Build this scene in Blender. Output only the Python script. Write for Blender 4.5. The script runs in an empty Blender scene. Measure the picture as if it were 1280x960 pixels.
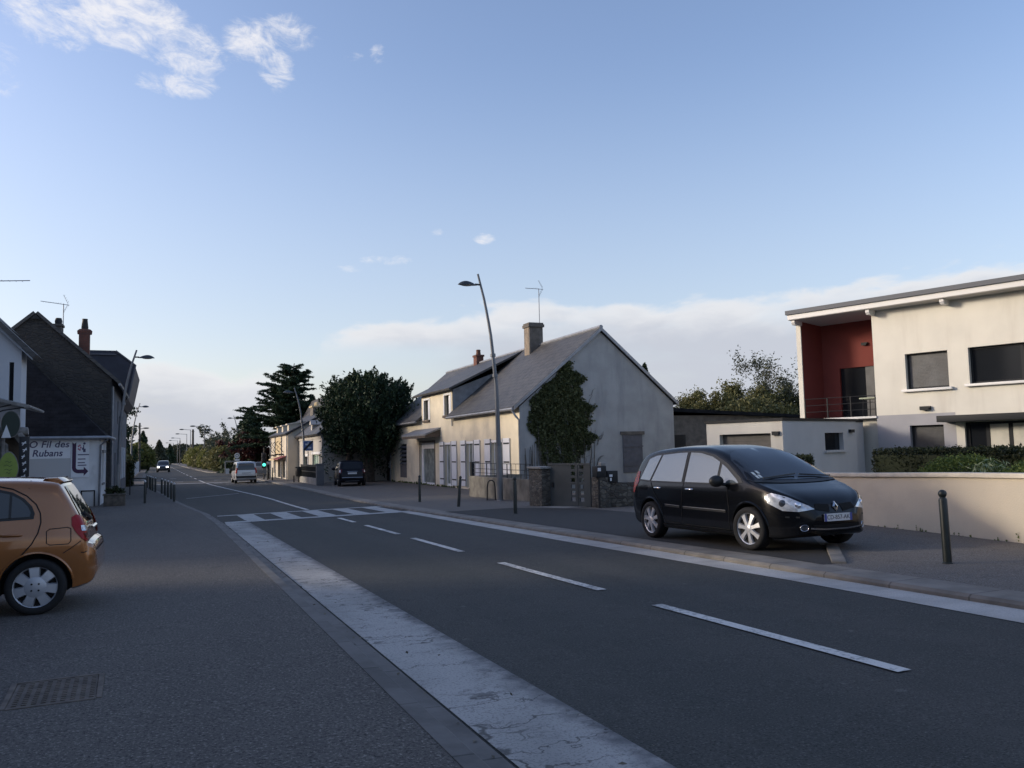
import bpy, bmesh, math, random
import numpy as np
from mathutils import Vector, Matrix
from mathutils.bvhtree import BVHTree
R = math.radians
C = bpy.context.scene.collection
rng = random.Random(7)
PI = math.pi

# ---------------------------------------------------------------- node helpers
class NT:
    def __init__(s, tree): s.t = tree; s.n = tree.nodes; s.l = tree.links
    def new(s, typ, **kw):
        n = s.n.new(typ)
        for k, v in kw.items(): setattr(n, k, v)
        return n
    def put(s, sock, v):
        if isinstance(v, bpy.types.NodeSocket): s.l.new(v, sock)
        elif v is not None: sock.default_value = v
    def math(s, op, a, b=None, c=None, clamp=False):
        n = s.new('ShaderNodeMath', operation=op); n.use_clamp = clamp
        s.put(n.inputs[0], a); s.put(n.inputs[1], b)
        if c is not None: s.put(n.inputs[2], c)
        return n.outputs[0]
    def vmath(s, op, a, b=None):
        n = s.new('ShaderNodeVectorMath', operation=op)
        s.put(n.inputs[0], a); s.put(n.inputs[1], b)
        return n.outputs[0]
    def mix(s, f, a, b, mode='MIX'):
        n = s.new('ShaderNodeMix', data_type='RGBA', blend_type=mode)
        s.put(n.inputs[0], f); s.put(n.inputs[6], a); s.put(n.inputs[7], b)
        return n.outputs[2]
    def noise(s, vec, scale, detail=4, rough=.55, dist=0):
        n = s.new('ShaderNodeTexNoise'); s.put(n.inputs['Vector'], vec)
        n.inputs['Scale'].default_value = scale; n.inputs['Detail'].default_value = detail
        n.inputs['Roughness'].default_value = rough; n.inputs['Distortion'].default_value = dist
        return n.outputs['Fac']
    def ramp(s, f, lo, hi, a=0., b=1.):
        n = s.new('ShaderNodeMapRange', interpolation_type='SMOOTHSTEP')
        s.put(n.inputs[0], f)
        for i, v in enumerate((lo, hi, a, b)): s.put(n.inputs[i+1], v)
        return n.outputs[0]
    def scalev(s, vec, sc):
        n = s.new('ShaderNodeMapping'); s.put(n.inputs['Vector'], vec); n.inputs['Scale'].default_value = sc
        return n.outputs[0]

def c4(c):
    if isinstance(c, (int, float)): c = (c, c, c)
    return (c[0], c[1], c[2], 1.)

def newmat(name):
    m = bpy.data.materials.new(name); m.use_nodes = True
    t = NT(m.node_tree); b = t.n['Principled BSDF']
    return m, t, b

def pm(name, col, rough=.6, metal=0., noise=None, bump=None, coat=0., spec=.5, stain=None, emit=None, speck=None):
    m, t, b = newmat(name)
    b.inputs['Roughness'].default_value = rough; b.inputs['Metallic'].default_value = metal
    b.inputs['Coat Weight'].default_value = coat; b.inputs['Coat Roughness'].default_value = .04
    b.inputs['Specular IOR Level'].default_value = spec
    co = t.new('ShaderNodeTexCoord').outputs['Object']
    c = c4(col)
    if noise:
        f = t.ramp(t.noise(co, noise[0], 6), .3, .7)
        lo = c4([x*(1-noise[1]) for x in c[:3]]); hi = c4([min(1, x*(1+noise[1])) for x in c[:3]])
        c = t.mix(f, lo, hi)
    if stain:                                   # (vector scale, colour, amount)
        f = t.noise(t.scalev(co, stain[0]), 1., 5, .6)
        c = t.mix(t.math('MULTIPLY', t.ramp(f, .48, .72), stain[2]), c, c4(stain[1]))
    if speck:                                   # (scale, dark colour, light colour, amount)
        f = t.noise(co, speck[0], 2, .7)
        d = t.math('MULTIPLY', t.ramp(f, .5, .36), speck[3]); l = t.math('MULTIPLY', t.ramp(f, .56, .7), speck[3])
        c = t.mix(d, c, c4(speck[1])); c = t.mix(l, c, c4(speck[2]))
    t.put(b.inputs['Base Color'], c)
    if bump:
        n = t.new('ShaderNodeBump'); n.inputs['Strength'].default_value = bump[1]
        n.inputs['Distance'].default_value = bump[2] if len(bump) > 2 else .02
        t.put(n.inputs['Height'], t.noise(co, bump[0], 4)); t.put(b.inputs['Normal'], n.outputs[0])
    if emit:
        b.inputs['Emission Color'].default_value = c4(emit[0]); b.inputs['Emission Strength'].default_value = emit[1]
    return m

def brickmat(name, c1, c2, mortar, w, h, axis='YZ', rough=.7, msize=.012, bump=.3, stain=None, offset=.5, sq=1.):
    m, t, b = newmat(name)
    co = t.new('ShaderNodeTexCoord').outputs['Object']
    sp = t.new('ShaderNodeSeparateXYZ'); t.put(sp.inputs[0], co)
    o = {'X': sp.outputs[0], 'Y': sp.outputs[1], 'Z': sp.outputs[2]}
    cb = t.new('ShaderNodeCombineXYZ'); t.put(cb.inputs[0], o[axis[0]]); t.put(cb.inputs[1], o[axis[1]])
    n = t.new('ShaderNodeTexBrick'); t.put(n.inputs['Vector'], cb.outputs[0]); n.offset = offset
    n.inputs['Color1'].default_value = c4(c1); n.inputs['Color2'].default_value = c4(c2); n.inputs['Mortar'].default_value = c4(mortar)
    n.inputs['Scale'].default_value = 1.; n.inputs['Mortar Size'].default_value = msize
    n.inputs['Brick Width'].default_value = w; n.inputs['Row Height'].default_value = h
    f = t.noise(co, 2.5, 6); c = t.mix(.35, n.outputs[0], t.mix(t.ramp(f, .3, .7), c4([x*.45 for x in c1]), c4([min(1, x*1.5) for x in c2])))
    if stain:
        g = t.noise(t.scalev(co, stain[0]), 1., 5, .6); c = t.mix(t.math('MULTIPLY', t.ramp(g, .5, .7), stain[2]), c, c4(stain[1]))
    t.put(b.inputs['Base Color'], c); b.inputs['Roughness'].default_value = rough
    bp = t.new('ShaderNodeBump'); bp.inputs['Strength'].default_value = bump; bp.inputs['Distance'].default_value = .02
    t.put(bp.inputs['Height'], t.math('SUBTRACT', t.noise(co, 14, 4), t.math('MULTIPLY', n.outputs['Fac'], .8))); t.put(b.inputs['Normal'], bp.outputs[0])
    return m

def stonemat(name, cols, mortar, scale, stretch=(1, 1, 1.8)):
    m, t, b = newmat(name)
    co = t.new('ShaderNodeTexCoord').outputs['Object']
    ws = t.scalev(co, stretch)
    v = t.new('ShaderNodeTexVoronoi', feature='F1'); t.put(v.inputs['Vector'], ws); v.inputs['Scale'].default_value = scale
    e = t.new('ShaderNodeTexVoronoi', feature='DISTANCE_TO_EDGE'); t.put(e.inputs['Vector'], ws); e.inputs['Scale'].default_value = scale
    r = t.new('ShaderNodeValToRGB'); sp = t.new('ShaderNodeSeparateColor'); t.put(sp.inputs[0], v.outputs['Color']); t.put(r.inputs[0], sp.outputs[0])
    el = r.color_ramp.elements
    while len(el) < len(cols): el.new(.5)
    for i, c in enumerate(cols): el[i].position = i/(len(cols)-1); el[i].color = c4(c)
    c = t.mix(t.ramp(e.outputs['Distance'], .02, .09), c4(mortar), r.outputs[0])
    c = t.mix(t.math('MULTIPLY', t.ramp(t.noise(co, 9, 5), .4, .7), .4), c, c4(mortar))
    t.put(b.inputs['Base Color'], c); b.inputs['Roughness'].default_value = .85
    bp = t.new('ShaderNodeBump'); bp.inputs['Strength'].default_value = .8; bp.inputs['Distance'].default_value = .03
    t.put(bp.inputs['Height'], t.math('ADD', t.ramp(e.outputs['Distance'], 0, .15), t.math('MULTIPLY', t.noise(co, 25, 4), .4))); t.put(b.inputs['Normal'], bp.outputs[0])
    return m

def leafmat(name, cols, transl=.25, rough=.6):
    m, t, b = newmat(name)
    g = t.new('ShaderNodeNewGeometry')
    r = t.new('ShaderNodeValToRGB'); t.put(r.inputs[0], g.outputs['Random Per Island'])
    el = r.color_ramp.elements
    while len(el) < len(cols): el.new(.5)
    for i, c in enumerate(cols): el[i].position = i/max(1, len(cols)-1); el[i].color = c4(c)
    co = t.new('ShaderNodeTexCoord').outputs['Object']
    c = t.mix(t.math('MULTIPLY', t.ramp(t.noise(co, 1.1, 3), .4, .7), .45), r.outputs[0], c4([x*.45 for x in cols[0]]))
    t.put(b.inputs['Base Color'], c); b.inputs['Roughness'].default_value = rough; b.inputs['Specular IOR Level'].default_value = .25
    tr = t.new('ShaderNodeBsdfTranslucent'); t.put(tr.inputs[0], c)
    mx = t.new('ShaderNodeMixShader'); mx.inputs[0].default_value = transl
    t.put(mx.inputs[1], b.outputs[0]); t.put(mx.inputs[2], tr.outputs[0])
    t.put(t.n['Material Output'].inputs[0], mx.outputs[0])
    return m

# ---------------------------------------------------------------- mesh helpers
class MB:
    def __init__(s, M=None): s.v = []; s.f = []; s.m = []; s.M = M
    def add(s, pts):
        i = len(s.v)
        if s.M is not None: pts = [tuple(s.M @ Vector(p)) for p in pts]
        s.v += [tuple(p) for p in pts]; return i
    def face(s, pts, m=0):
        i = s.add(pts); s.f.append(tuple(range(i, i+len(pts)))); s.m.append(m)
    def faces(s, pts, fs, m=0):
        i = s.add(pts)
        for f in fs: s.f.append(tuple(i+k for k in f)); s.m.append(m)
    def box(s, x0, x1, y0, y1, z0, z1, m=0):
        if x1 < x0: x0, x1 = x1, x0
        if y1 < y0: y0, y1 = y1, y0
        s.faces([(x0,y0,z0),(x1,y0,z0),(x1,y1,z0),(x0,y1,z0),(x0,y0,z1),(x1,y0,z1),(x1,y1,z1),(x0,y1,z1)],
                [(0,3,2,1),(4,5,6,7),(0,1,5,4),(1,2,6,5),(2,3,7,6),(3,0,4,7)], m)
    def prism(s, poly, a, b, axis='Y', m=0, m_cap=None):
        """poly in the plane across axis: axis Y -> (x,z); X -> (y,z); Z -> (x,y)"""
        def P(p, t): return (p[0], t, p[1]) if axis == 'Y' else ((t, p[0], p[1]) if axis == 'X' else (p[0], p[1], t))
        n = len(poly); pts = [P(p, a) for p in poly]+[P(p, b) for p in poly]
        s.faces(pts, [(i, (i+1) % n, n+(i+1) % n, n+i) for i in range(n)], m)
        s.faces(pts, [tuple(range(n-1, -1, -1)), tuple(range(n, 2*n))], m if m_cap is None else m_cap)
    def tube(s, pts, rad, n=8, m=0, cap=True):
        pts = [Vector(p) for p in pts]
        if not hasattr(rad, '__len__'): rad = [rad]*len(pts)
        rings = []; up = None
        for i, p in enumerate(pts):
            d = (pts[min(i+1, len(pts)-1)]-pts[max(i-1, 0)]).normalized()
            if up is None: up = d.orthogonal().normalized()
            a = (up - d*up.dot(d)); a = a.normalized() if a.length > 1e-6 else d.orthogonal().normalized()
            up = a; b = d.cross(a)
            rings += [tuple(p+(a*math.cos(2*PI*k/n)+b*math.sin(2*PI*k/n))*rad[i]) for k in range(n)]
        fs = [(i*n+k, i*n+(k+1) % n, (i+1)*n+(k+1) % n, (i+1)*n+k) for i in range(len(pts)-1) for k in range(n)]
        if cap: fs += [tuple(range(n-1, -1, -1)), tuple(range((len(pts)-1)*n, len(pts)*n))]
        s.faces(rings, fs, m)
    def lathe(s, prof, n=24, M=None, m=0, close=True):
        """prof (r,z) about local Z"""
        pts = [(r*math.cos(2*PI*k/n), r*math.sin(2*PI*k/n), z) for r, z in prof for k in range(n)]
        if M is not None: pts = [tuple(M @ Vector(p)) for p in pts]
        L = len(prof)
        fs = [(i*n+k, i*n+(k+1) % n, (i+1)*n+(k+1) % n, (i+1)*n+k) for i in range(L-1) for k in range(n)]
        if close: fs += [tuple(range(n-1, -1, -1)), tuple(range((L-1)*n, L*n))]
        s.faces(pts, fs, m)
    def ellip(s, c, r, n=12, k=8, m=0):
        prof = [(max(1e-4, math.sin(PI*i/k)), -math.cos(PI*i/k)) for i in range(k+1)]
        s.lathe(prof, n, Matrix.Translation(c) @ Matrix.Diagonal((r[0], r[1], r[2], 1)), m)
    def wall(s, mp, u0, u1, z0, z1, holes, d, m=0, mr=None):
        """sheet with rectangular holes (u0,u1,z0,z1) and reveals of depth d; mp(u,z,depth)->xyz"""
        us = sorted(set([u0, u1]+[h[i] for h in holes for i in (0, 1)])); zs = sorted(set([z0, z1]+[h[i] for h in holes for i in (2, 3)]))
        us = [u for u in us if u0 <= u <= u1]; zs = [z for z in zs if z0 <= z <= z1]
        for i in range(len(us)-1):
            for j in range(len(zs)-1):
                cu = (us[i]+us[i+1])/2; cz = (zs[j]+zs[j+1])/2
                if any(h[0] < cu < h[1] and h[2] < cz < h[3] for h in holes): continue
                s.face([mp(us[i], zs[j], 0), mp(us[i+1], zs[j], 0), mp(us[i+1], zs[j+1], 0), mp(us[i], zs[j+1], 0)], m)
        r = m if mr is None else mr
        for a, b, c, e in holes:
            q = [(a, c), (b, c), (b, e), (a, e)]
            for k in range(4):
                p, w = q[k], q[(k+1) % 4]
                s.face([mp(p[0], p[1], 0), mp(w[0], w[1], 0), mp(w[0], w[1], d), mp(p[0], p[1], d)], r)
    def build(s, name, mats, parent=None, smooth=None, bevel=0., seg=2):
        me = bpy.data.meshes.new(name); me.from_pydata(s.v, [], s.f)
        if not isinstance(mats, (list, tuple)): mats = [mats]
        for m in mats: me.materials.append(m)
        if any(s.m): me.polygons.foreach_set('material_index', s.m)
        bm = bmesh.new(); bm.from_mesh(me)
        bmesh.ops.remove_doubles(bm, verts=bm.verts, dist=1e-5)
        bmesh.ops.recalc_face_normals(bm, faces=bm.faces)
        if bevel:
            es = [e for e in bm.edges if len(e.link_faces) == 2 and e.calc_face_angle(0) > .6]
            bmesh.ops.bevel(bm, geom=es, offset=bevel, segments=seg, affect='EDGES', profile=.6, clamp_overlap=True)
        bm.to_mesh(me); bm.free()
        if smooth or bevel:
            me.polygons.foreach_set('use_smooth', [True]*len(me.polygons)); me.set_sharp_from_angle(angle=R(smooth or 40))
        return link(name, me, parent)

def link(name, me, parent=None):
    o = bpy.data.objects.new(name, me); C.objects.link(o)
    if parent is not None: o.parent = parent
    return o
def tag(o, label=None, cat=None, group=None, kind=None):
    for k, v in (('label', label), ('category', cat), ('group', group), ('kind', kind)):
        if v: o[k] = v
    return o
def thing(name, label, cat, loc=(0, 0, 0), rz=0., group=None, scale=1.):
    o = bpy.data.objects.new(name, None); C.objects.link(o)
    o.empty_display_size = .3
    o.location = loc; o.rotation_euler = (0, 0, rz); o.scale = (scale,)*3
    return tag(o, label, cat, group)
def copy_tree(o, parent=None):
    c = o.copy(); C.objects.link(c)
    if parent is not None: c.parent = parent
    for ch in list(o.children): copy_tree(ch, c)
    return c
def text_mesh(body, size, shear=0., extr=.004, bold=0., spacing=1.):
    cu = bpy.data.curves.new('lettering', 'FONT'); cu.body = body; cu.size = size; cu.shear = shear
    cu.align_x = 'CENTER'; cu.align_y = 'CENTER'; cu.extrude = extr; cu.offset = bold; cu.space_character = spacing
    o = bpy.data.objects.new('lettering', cu); C.objects.link(o)
    dg = bpy.context.evaluated_depsgraph_get(); dg.update()
    me = bpy.data.meshes.new_from_object(o.evaluated_get(dg)); bpy.data.objects.remove(o); bpy.data.curves.remove(cu)
    return me
def text_part(name, body, size, M, mat, parent, **kw):
    me = text_mesh(body, size, **kw); me.transform(M); me.materials.clear(); me.materials.append(mat)
    return link(name, me, parent)
def frame(origin, right, up):
    """matrix whose x axis is right, y axis is up"""
    r = Vector(right).normalized(); u = Vector(up).normalized(); n = r.cross(u)
    M = Matrix.Identity(4)
    for i in range(3): M[i][0] = r[i]; M[i][1] = u[i]; M[i][2] = n[i]; M[i][3] = origin[i]
    return M

# ---------------------------------------------------------------- ground profile (the street falls away, then runs level)
def g(y):
    s = .0178
    if y < 27: return -s*y
    if y < 45: return -s*27-s*((y-27)-(y-27)**2/36)
    return -s*36
def pw(tab, y):
    return float(np.interp(y, [a for a, b in tab], [b for a, b in tab]))
LK = [(-40, 1.62), (25, 1.62), (31, 1.50), (36, 1.15), (43.3, .62), (53.5, -.05), (62.6, -.75), (87, -1.75), (130, -2.2), (210, -3.0), (420, -6)]
RK = [(-40, 7.42), (5, 7.4), (26, 7.62), (45, 7.72), (67, 7.62), (79, 7.5), (84, 9.5), (96, 10.5), (104, 8.5), (109, 7.0), (115, 5.2), (158, 4.2), (210, 3.4), (420, 0)]
def lk(y): return pw(LK, y)
def rk(y): return pw(RK, y)
LP = .07       # pavement step above the carriageway
def pav(x, y): # height of the right pavement, rising gently to the house fronts
    return g(y)+LP+.006*max(0, min(8, x-rk(y)))

# ---------------------------------------------------------------- camera
PXF = 1035.; ROLL = .022; HOR = 571.5-ROLL*435; PITCH = math.atan((HOR-480)/PXF); YAW = R(22.8)
fw = Vector((math.sin(YAW)*math.cos(PITCH), math.cos(YAW)*math.cos(PITCH), math.sin(PITCH)))
r0 = Vector((math.cos(YAW), -math.sin(YAW), 0)); u0 = r0.cross(fw)
cr, sr = math.cos(ROLL), math.sin(ROLL)
rv = r0*cr-u0*sr; uv = r0*sr+u0*cr
cam = bpy.data.cameras.new('camera'); cam.sensor_width = 36; cam.lens = PXF/1280*36; cam.clip_end = 5000; cam.clip_start = .05
co = bpy.data.objects.new('camera', cam); C.objects.link(co)
Mc = Matrix.Identity(4)
for i in range(3): Mc[i][0] = rv[i]; Mc[i][1] = uv[i]; Mc[i][2] = -fw[i]; Mc[i][3] = (0, 0, 1.5)[i]
co.matrix_world = Mc
sc = bpy.context.scene; sc.camera = co
sc.render.engine = 'CYCLES'
sc.view_settings.view_transform = 'Standard'; sc.view_settings.look = 'None'; sc.view_settings.gamma = 1.
# ---------------------------------------------------------------- sky, clouds, sun
SUN_AZ, SUN_EL = R(-67), R(14)      # azimuth from +Y (down the street) towards +X
sc.view_settings.exposure = .70
w = bpy.data.worlds.new('World'); sc.world = w; w.use_nodes = True
t = NT(w.node_tree); bg = t.n['Background']; bg.inputs['Strength'].default_value = .15
sky = t.new('ShaderNodeTexSky', sky_type='NISHITA'); sky.sun_disc = False
sky.sun_elevation = SUN_EL; sky.sun_rotation = SUN_AZ; sky.air_density = 1.; sky.dust_density = 1.6; sky.ozone_density = 1.3; sky.altitude = 50
d = t.vmath('NORMALIZE', t.new('ShaderNodeTexCoord').outputs['Generated'])
sp = t.new('ShaderNodeSeparateXYZ'); t.put(sp.inputs[0], d)
DEG = 180/PI
az = t.math('MULTIPLY', t.math('ARCTAN2', sp.outputs[0], sp.outputs[1]), DEG)
el = t.math('MULTIPLY', t.math('ARCSINE', sp.outputs[2]), DEG)
cb = t.new('ShaderNodeCombineXYZ'); t.put(cb.inputs[0], az); t.put(cb.inputs[1], el)
ae = cb.outputs[0]
# wispy cumulus high on the left
wa = t.math('ADD', az, t.math('MULTIPLY', t.math('SUBTRACT', el, 25.), .55))      # strands lean with the wind
cw = t.new('ShaderNodeCombineXYZ'); t.put(cw.inputs[0], wa); t.put(cw.inputs[1], el)
n1 = t.noise(t.scalev(cw.outputs[0], (.42, .75, 1)), 1., 8, .66, .9)
n2 = t.noise(t.scalev(cw.outputs[0], (1.0, 2.3, 1)), 1., 7, .68, .6)
nn = t.math('ADD', t.math('MULTIPLY', n1, .72), t.math('MULTIPLY', n2, .28))
env = None
for a0, e0, ra, re, k in [(-6.6, 25.6, 3.4, 1.7, .9), (-2.4, 26.4, 4.4, 1.9, 1.15), (1.3, 25.2, 2.6, 2.0, .95), (.4, 23.2, 2.6, .9, .9), (2.0, 23.3, 1.5, .8, .9), (5.2, 26.2, 2.2, 1.3, 1.1), (7.6, 26.9, 2.2, 1.3, .8), (6.9, 24.9, 1.3, 1.5, 1.0),
                          (-9.4, 22.4, 1.2, 1.6, .55), (12.0, 25.9, .9, .4, .62), (13.8, 26.0, .7, .7, .75), (21.1, 14.5, .9, .42, 1.1), (14.2, 13.1, 2.0, .45, .8), (12.4, 12.5, 1.8, .35, .6), (17.7, 15.0, .6, .35, .5),
                          (-30, 24, 9, 4, 1.), (-60, 30, 14, 5, 1.), (80, 28, 10, 3, .9), (120, 35, 14, 5, .9), (170, 30, 18, 6, 1.), (-120, 28, 18, 6, 1.)]:
    da = t.math('DIVIDE', t.math('SUBTRACT', az, a0), ra); de = t.math('DIVIDE', t.math('SUBTRACT', el, e0), re)
    q = t.math('ADD', t.math('MULTIPLY', da, da), t.math('MULTIPLY', de, de))
    e = t.math('MULTIPLY', t.ramp(q, 1.6, .0), k)
    env = e if env is None else t.math('MAXIMUM', env, e)
wisp = t.ramp(t.math('ADD', nn, t.math('MULTIPLY', env, .30)), .60, .96)
wisp = t.math('MULTIPLY', wisp, t.ramp(env, .02, .3))
# cloud bank low over the horizon
fc = t.new('ShaderNodeFloatCurve'); t.put(fc.inputs['Value'], t.math('DIVIDE', t.math('ADD', az, 180.), 360.))
cv = fc.mapping.curves[0]
pts = [(-180, 8), (-120, 7), (-60, 6.5), (-20, 6.2), (-2, 6.3), (1.2, 6.0), (5.5, 5.3), (7.5, 5.2), (9.5, 7.6), (12.4, 8.6), (17, 9.1), (25, 10.1), (34, 10.0), (42, 9.8), (48.5, 10.6), (56, 10.6), (90, 9), (180, 8)]
while len(cv.points) < len(pts): cv.points.new(.5, .5)
for p, (a, e) in zip(cv.points, pts): p.location = ((a+180)/360, e/20); p.handle_type = 'AUTO_CLAMPED'
fc.mapping.update()
top = t.math('MULTIPLY', fc.outputs[0], 20.)
n3 = t.noise(t.scalev(ae, (.22, .55, 1)), 1., 7, .55, .3)
n4 = t.noise(t.scalev(ae, (.09, .30, 1)), 1., 5, .55)
dep = t.math('SUBTRACT', t.math('ADD', top, t.math('MULTIPLY', t.math('SUBTRACT', n3, .5), 3.6)), el)
bank = t.math('MULTIPLY', t.ramp(dep, -.1, .8), t.ramp(n4, .22, .55, .45, .95))
gap = t.math('MULTIPLY', t.ramp(az, 6., 8.), t.ramp(az, 24., 16.))            # clear pale air under the middle of the bank
bank = t.math('MULTIPLY', bank, t.math('SUBTRACT', 1., t.math('MULTIPLY', gap, t.ramp(el, 8.0, 6.6, 0, .85))))
shade = t.ramp(dep, .0, 3.2)
CLW = 3.4
bcol = t.mix(shade, c4((CLW*1.02, CLW*1.03, CLW*1.06)), c4((CLW*.70, CLW*.735, CLW*.83)))
base = sky.outputs[0]
sat = t.new('ShaderNodeHueSaturation'); sat.inputs['Saturation'].default_value = 1.08; t.put(sat.inputs['Color'], t.mix(1., base, c4((1.19, 1.07, 1.13)), 'MULTIPLY'))
hz = t.mix(t.ramp(el, 27., 6., 0., .42), sat.outputs[0], c4((CLW*.66, CLW*.745, CLW*.88)))      # pale haze low in the sky
col = t.mix(t.math('MULTIPLY', wisp, .85), hz, c4((CLW*1.15, CLW*1.13, CLW*1.15)))
col = t.mix(bank, col, bcol)
t.put(bg.inputs['Color'], col)
sl = bpy.data.lights.new('sun', 'SUN'); sl.energy = 1.75; sl.angle = R(10); sl.color = (1., .90, .74)
so = bpy.data.objects.new('sun', sl); C.objects.link(so)
sdir = Vector((math.sin(SUN_AZ)*math.cos(SUN_EL), math.cos(SUN_AZ)*math.cos(SUN_EL), math.sin(SUN_EL)))
so.rotation_euler = sdir.to_track_quat('Z', 'Y').to_euler(); so.location = (-30, 0, 30)
# ---------------------------------------------------------------- materials of the ground
def asphaltmat(name, col, sp1, sp2, scale, stain, wear=.35, patchcol=None, rough=.85):
    m, t, b = newmat(name); co = t.new('ShaderNodeTexCoord').outputs['Object']
    c = c4(col)
    big = t.noise(t.scalev(co, (.35, .07, 1)), 1., 5, .6)
    c = t.mix(t.math('MULTIPLY', t.ramp(big, .35, .7), wear), c, c4(stain))
    if name == 'road_asphalt':                                   # lanes polished by tyres, old sealed trench, scattered dark drips
        sx = t.new('ShaderNodeSeparateXYZ'); t.put(sx.inputs[0], co)
        lane = t.math('SINE', t.math('MULTIPLY', t.math('ADD', sx.outputs[0], t.math('MULTIPLY', t.noise(co, .12, 3), 1.6)), 4.1))
        c = t.mix(t.math('MULTIPLY', t.ramp(lane, -.2, 1.), .28), c, c4((.082, .077, .070)))
        drip = t.math('MULTIPLY', t.ramp(t.noise(t.scalev(co, (1.6, .35, 1)), 1., 6, .7), .58, .74), .55); c = t.mix(drip, c, c4((.026, .025, .024)))
        spot = t.math('MULTIPLY', t.ramp(t.noise(co, 4.3, 2, .5), .74, .78), .5); c = t.mix(spot, c, c4((.17, .165, .155)))
    if 'pavement' in name:
        sp_ = t.math('MULTIPLY', t.ramp(t.noise(co, 2.1, 3, .6), .66, .72), .45); c = t.mix(sp_, c, c4([x*.45 for x in col]))
    med = t.noise(co, 3.2, 5, .65); c = t.mix(t.math('MULTIPLY', t.ramp(med, .42, .7), .30), c, c4([x*.62 for x in col]))
    f = t.noise(co, scale, 2, .75); f2 = t.noise(co, scale*.37, 3, .7)
    c = t.mix(t.ramp(f, .46, .34), c, c4(sp1)); c = t.mix(t.ramp(f, .57, .68), c, c4(sp2))
    c = t.mix(t.math('MULTIPLY', t.ramp(f2, .58, .7), .35), c, c4(sp2))
    t.put(b.inputs['Base Color'], c); b.inputs['Roughness'].default_value = rough; b.inputs['Specular IOR Level'].default_value = .35
    bp = t.new('ShaderNodeBump'); bp.inputs['Strength'].default_value = .55; bp.inputs['Distance'].default_value = .012
    t.put(bp.inputs['Height'], t.math('ADD', f, f2)); t.put(b.inputs['Normal'], bp.outputs[0])
    return m
M_road = asphaltmat('road_asphalt', (.049, .051, .047), (.018, .018, .017), (.125, .122, .114), 70, (.068, .064, .059), .75)
M_bay = asphaltmat('bay_asphalt', (.048, .045, .042), (.018, .017, .016), (.105, .10, .093), 75, (.038, .036, .034), .5)
M_pave = asphaltmat('pavement_asphalt', (.112, .101, .091), (.028, .026, .024), (.26, .236, .21), 54, (.076, .067, .062), .8)
M_pave2 = asphaltmat('right_pavement', (.135, .121, .106), (.036, .033, .03), (.30, .275, .245), 58, (.165, .148, .13), .6)
M_soil = pm('garden_soil', (.06, .07, .03), .95, noise=(1.2, .5), bump=(8, .6, .05))
M_slab = pm('concrete_slab', (.30, .29, .27), .85, noise=(2, .2), bump=(30, .3), speck=(60, (.15, .15, .14), (.42, .41, .39), .6))
M_gut2 = pm('smooth_gutter', (.44, .42, .39), .8, noise=(1.3, .18), bump=(40, .25), stain=((.6, 2.2, 1), (.20, .20, .19), .5), speck=(70, (.2, .2, .2), (.45, .45, .44), .5))

def gutter_cracked():
    m, t, b = newmat('cracked_gutter'); co = t.new('ShaderNodeTexCoord').outputs['Object']
    wob = t.new('ShaderNodeTexNoise'); t.put(wob.inputs['Vector'], co); wob.inputs['Scale'].default_value = 5; wob.inputs['Detail'].default_value = 5
    wv = t.vmath('MULTIPLY', t.vmath('SUBTRACT', wob.outputs['Color'], (.5, .5, .5)), (.55, .55, 0))
    p = t.vmath('ADD', co, wv)
    def crack(sc, lo, hi):
        e = t.new('ShaderNodeTexVoronoi', feature='DISTANCE_TO_EDGE'); t.put(e.inputs['Vector'], t.scalev(p, sc)); e.inputs['Scale'].default_value = 1.
        return t.ramp(e.outputs['Distance'], lo, hi, 1., 0.)
    k1 = t.math('MULTIPLY', crack((.55, 2.6, 1), .004, .022), t.ramp(t.noise(co, .9, 4), .36, .52))
    k2 = t.math('MULTIPLY', crack((1.5, 6.5, 1), .006, .045), t.ramp(t.noise(co, 1.4, 4), .47, .64))
    k = t.math('MAXIMUM', k1, t.math('MULTIPLY', k2, .85))
    sx = t.new('ShaderNodeSeparateXYZ'); t.put(sx.inputs[0], co)
    edge = t.ramp(t.math('ADD', sx.outputs[0], t.math('MULTIPLY', t.noise(co, 6, 5), .5)), 2.36, 2.62)      # asphalt spilling over the far edge
    base = t.mix(t.ramp(t.noise(t.scalev(co, (.8, .3, 1)), 1.6, 6), .35, .7), c4((.43, .41, .385)), c4((.29, .28, .262)))
    f = t.noise(co, 60, 2, .7); base = t.mix(t.math('MULTIPLY', t.ramp(f, .48, .36), .6), base, c4((.16, .16, .16)))
    c = t.mix(t.math('MULTIPLY', edge, .9), base, c4((.10, .10, .105)))
    c = t.mix(t.math('MULTIPLY', k, .8), c, c4((.06, .058, .055)))
    t.put(b.inputs['Base Color'], c); b.inputs['Roughness'].default_value = .8; b.inputs['Specular IOR Level'].default_value = .35
    bp = t.new('ShaderNodeBump'); bp.inputs['Strength'].default_value = .5; bp.inputs['Distance'].default_value = .012
    t.put(bp.inputs['Height'], t.math('SUBTRACT', t.math('MULTIPLY', f, .4), k)); t.put(b.inputs['Normal'], bp.outputs[0])
    return m
M_gut = gutter_cracked()
def paintmat(name, col, wear):
    m, t, b = newmat(name); co = t.new('ShaderNodeTexCoord').outputs['Object']
    f = t.math('ADD', t.math('MULTIPLY', t.noise(co, 22, 5, .7), .6), t.math('MULTIPLY', t.noise(co, 2.2, 4), .4))
    t.put(b.inputs['Base Color'], t.mix(t.ramp(f, .60-wear*.28, .62, 0, .9), c4(col), c4((.12, .12, .125)))); b.inputs['Roughness'].default_value = .7
    return m
M_line = paintmat('line_paint', (.66, .64, .60), .58)
M_zebra = paintmat('crossing_paint', (.40, .40, .39), .35)
M_faint = paintmat('worn_paint', (.26, .26, .255), .5)
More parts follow.
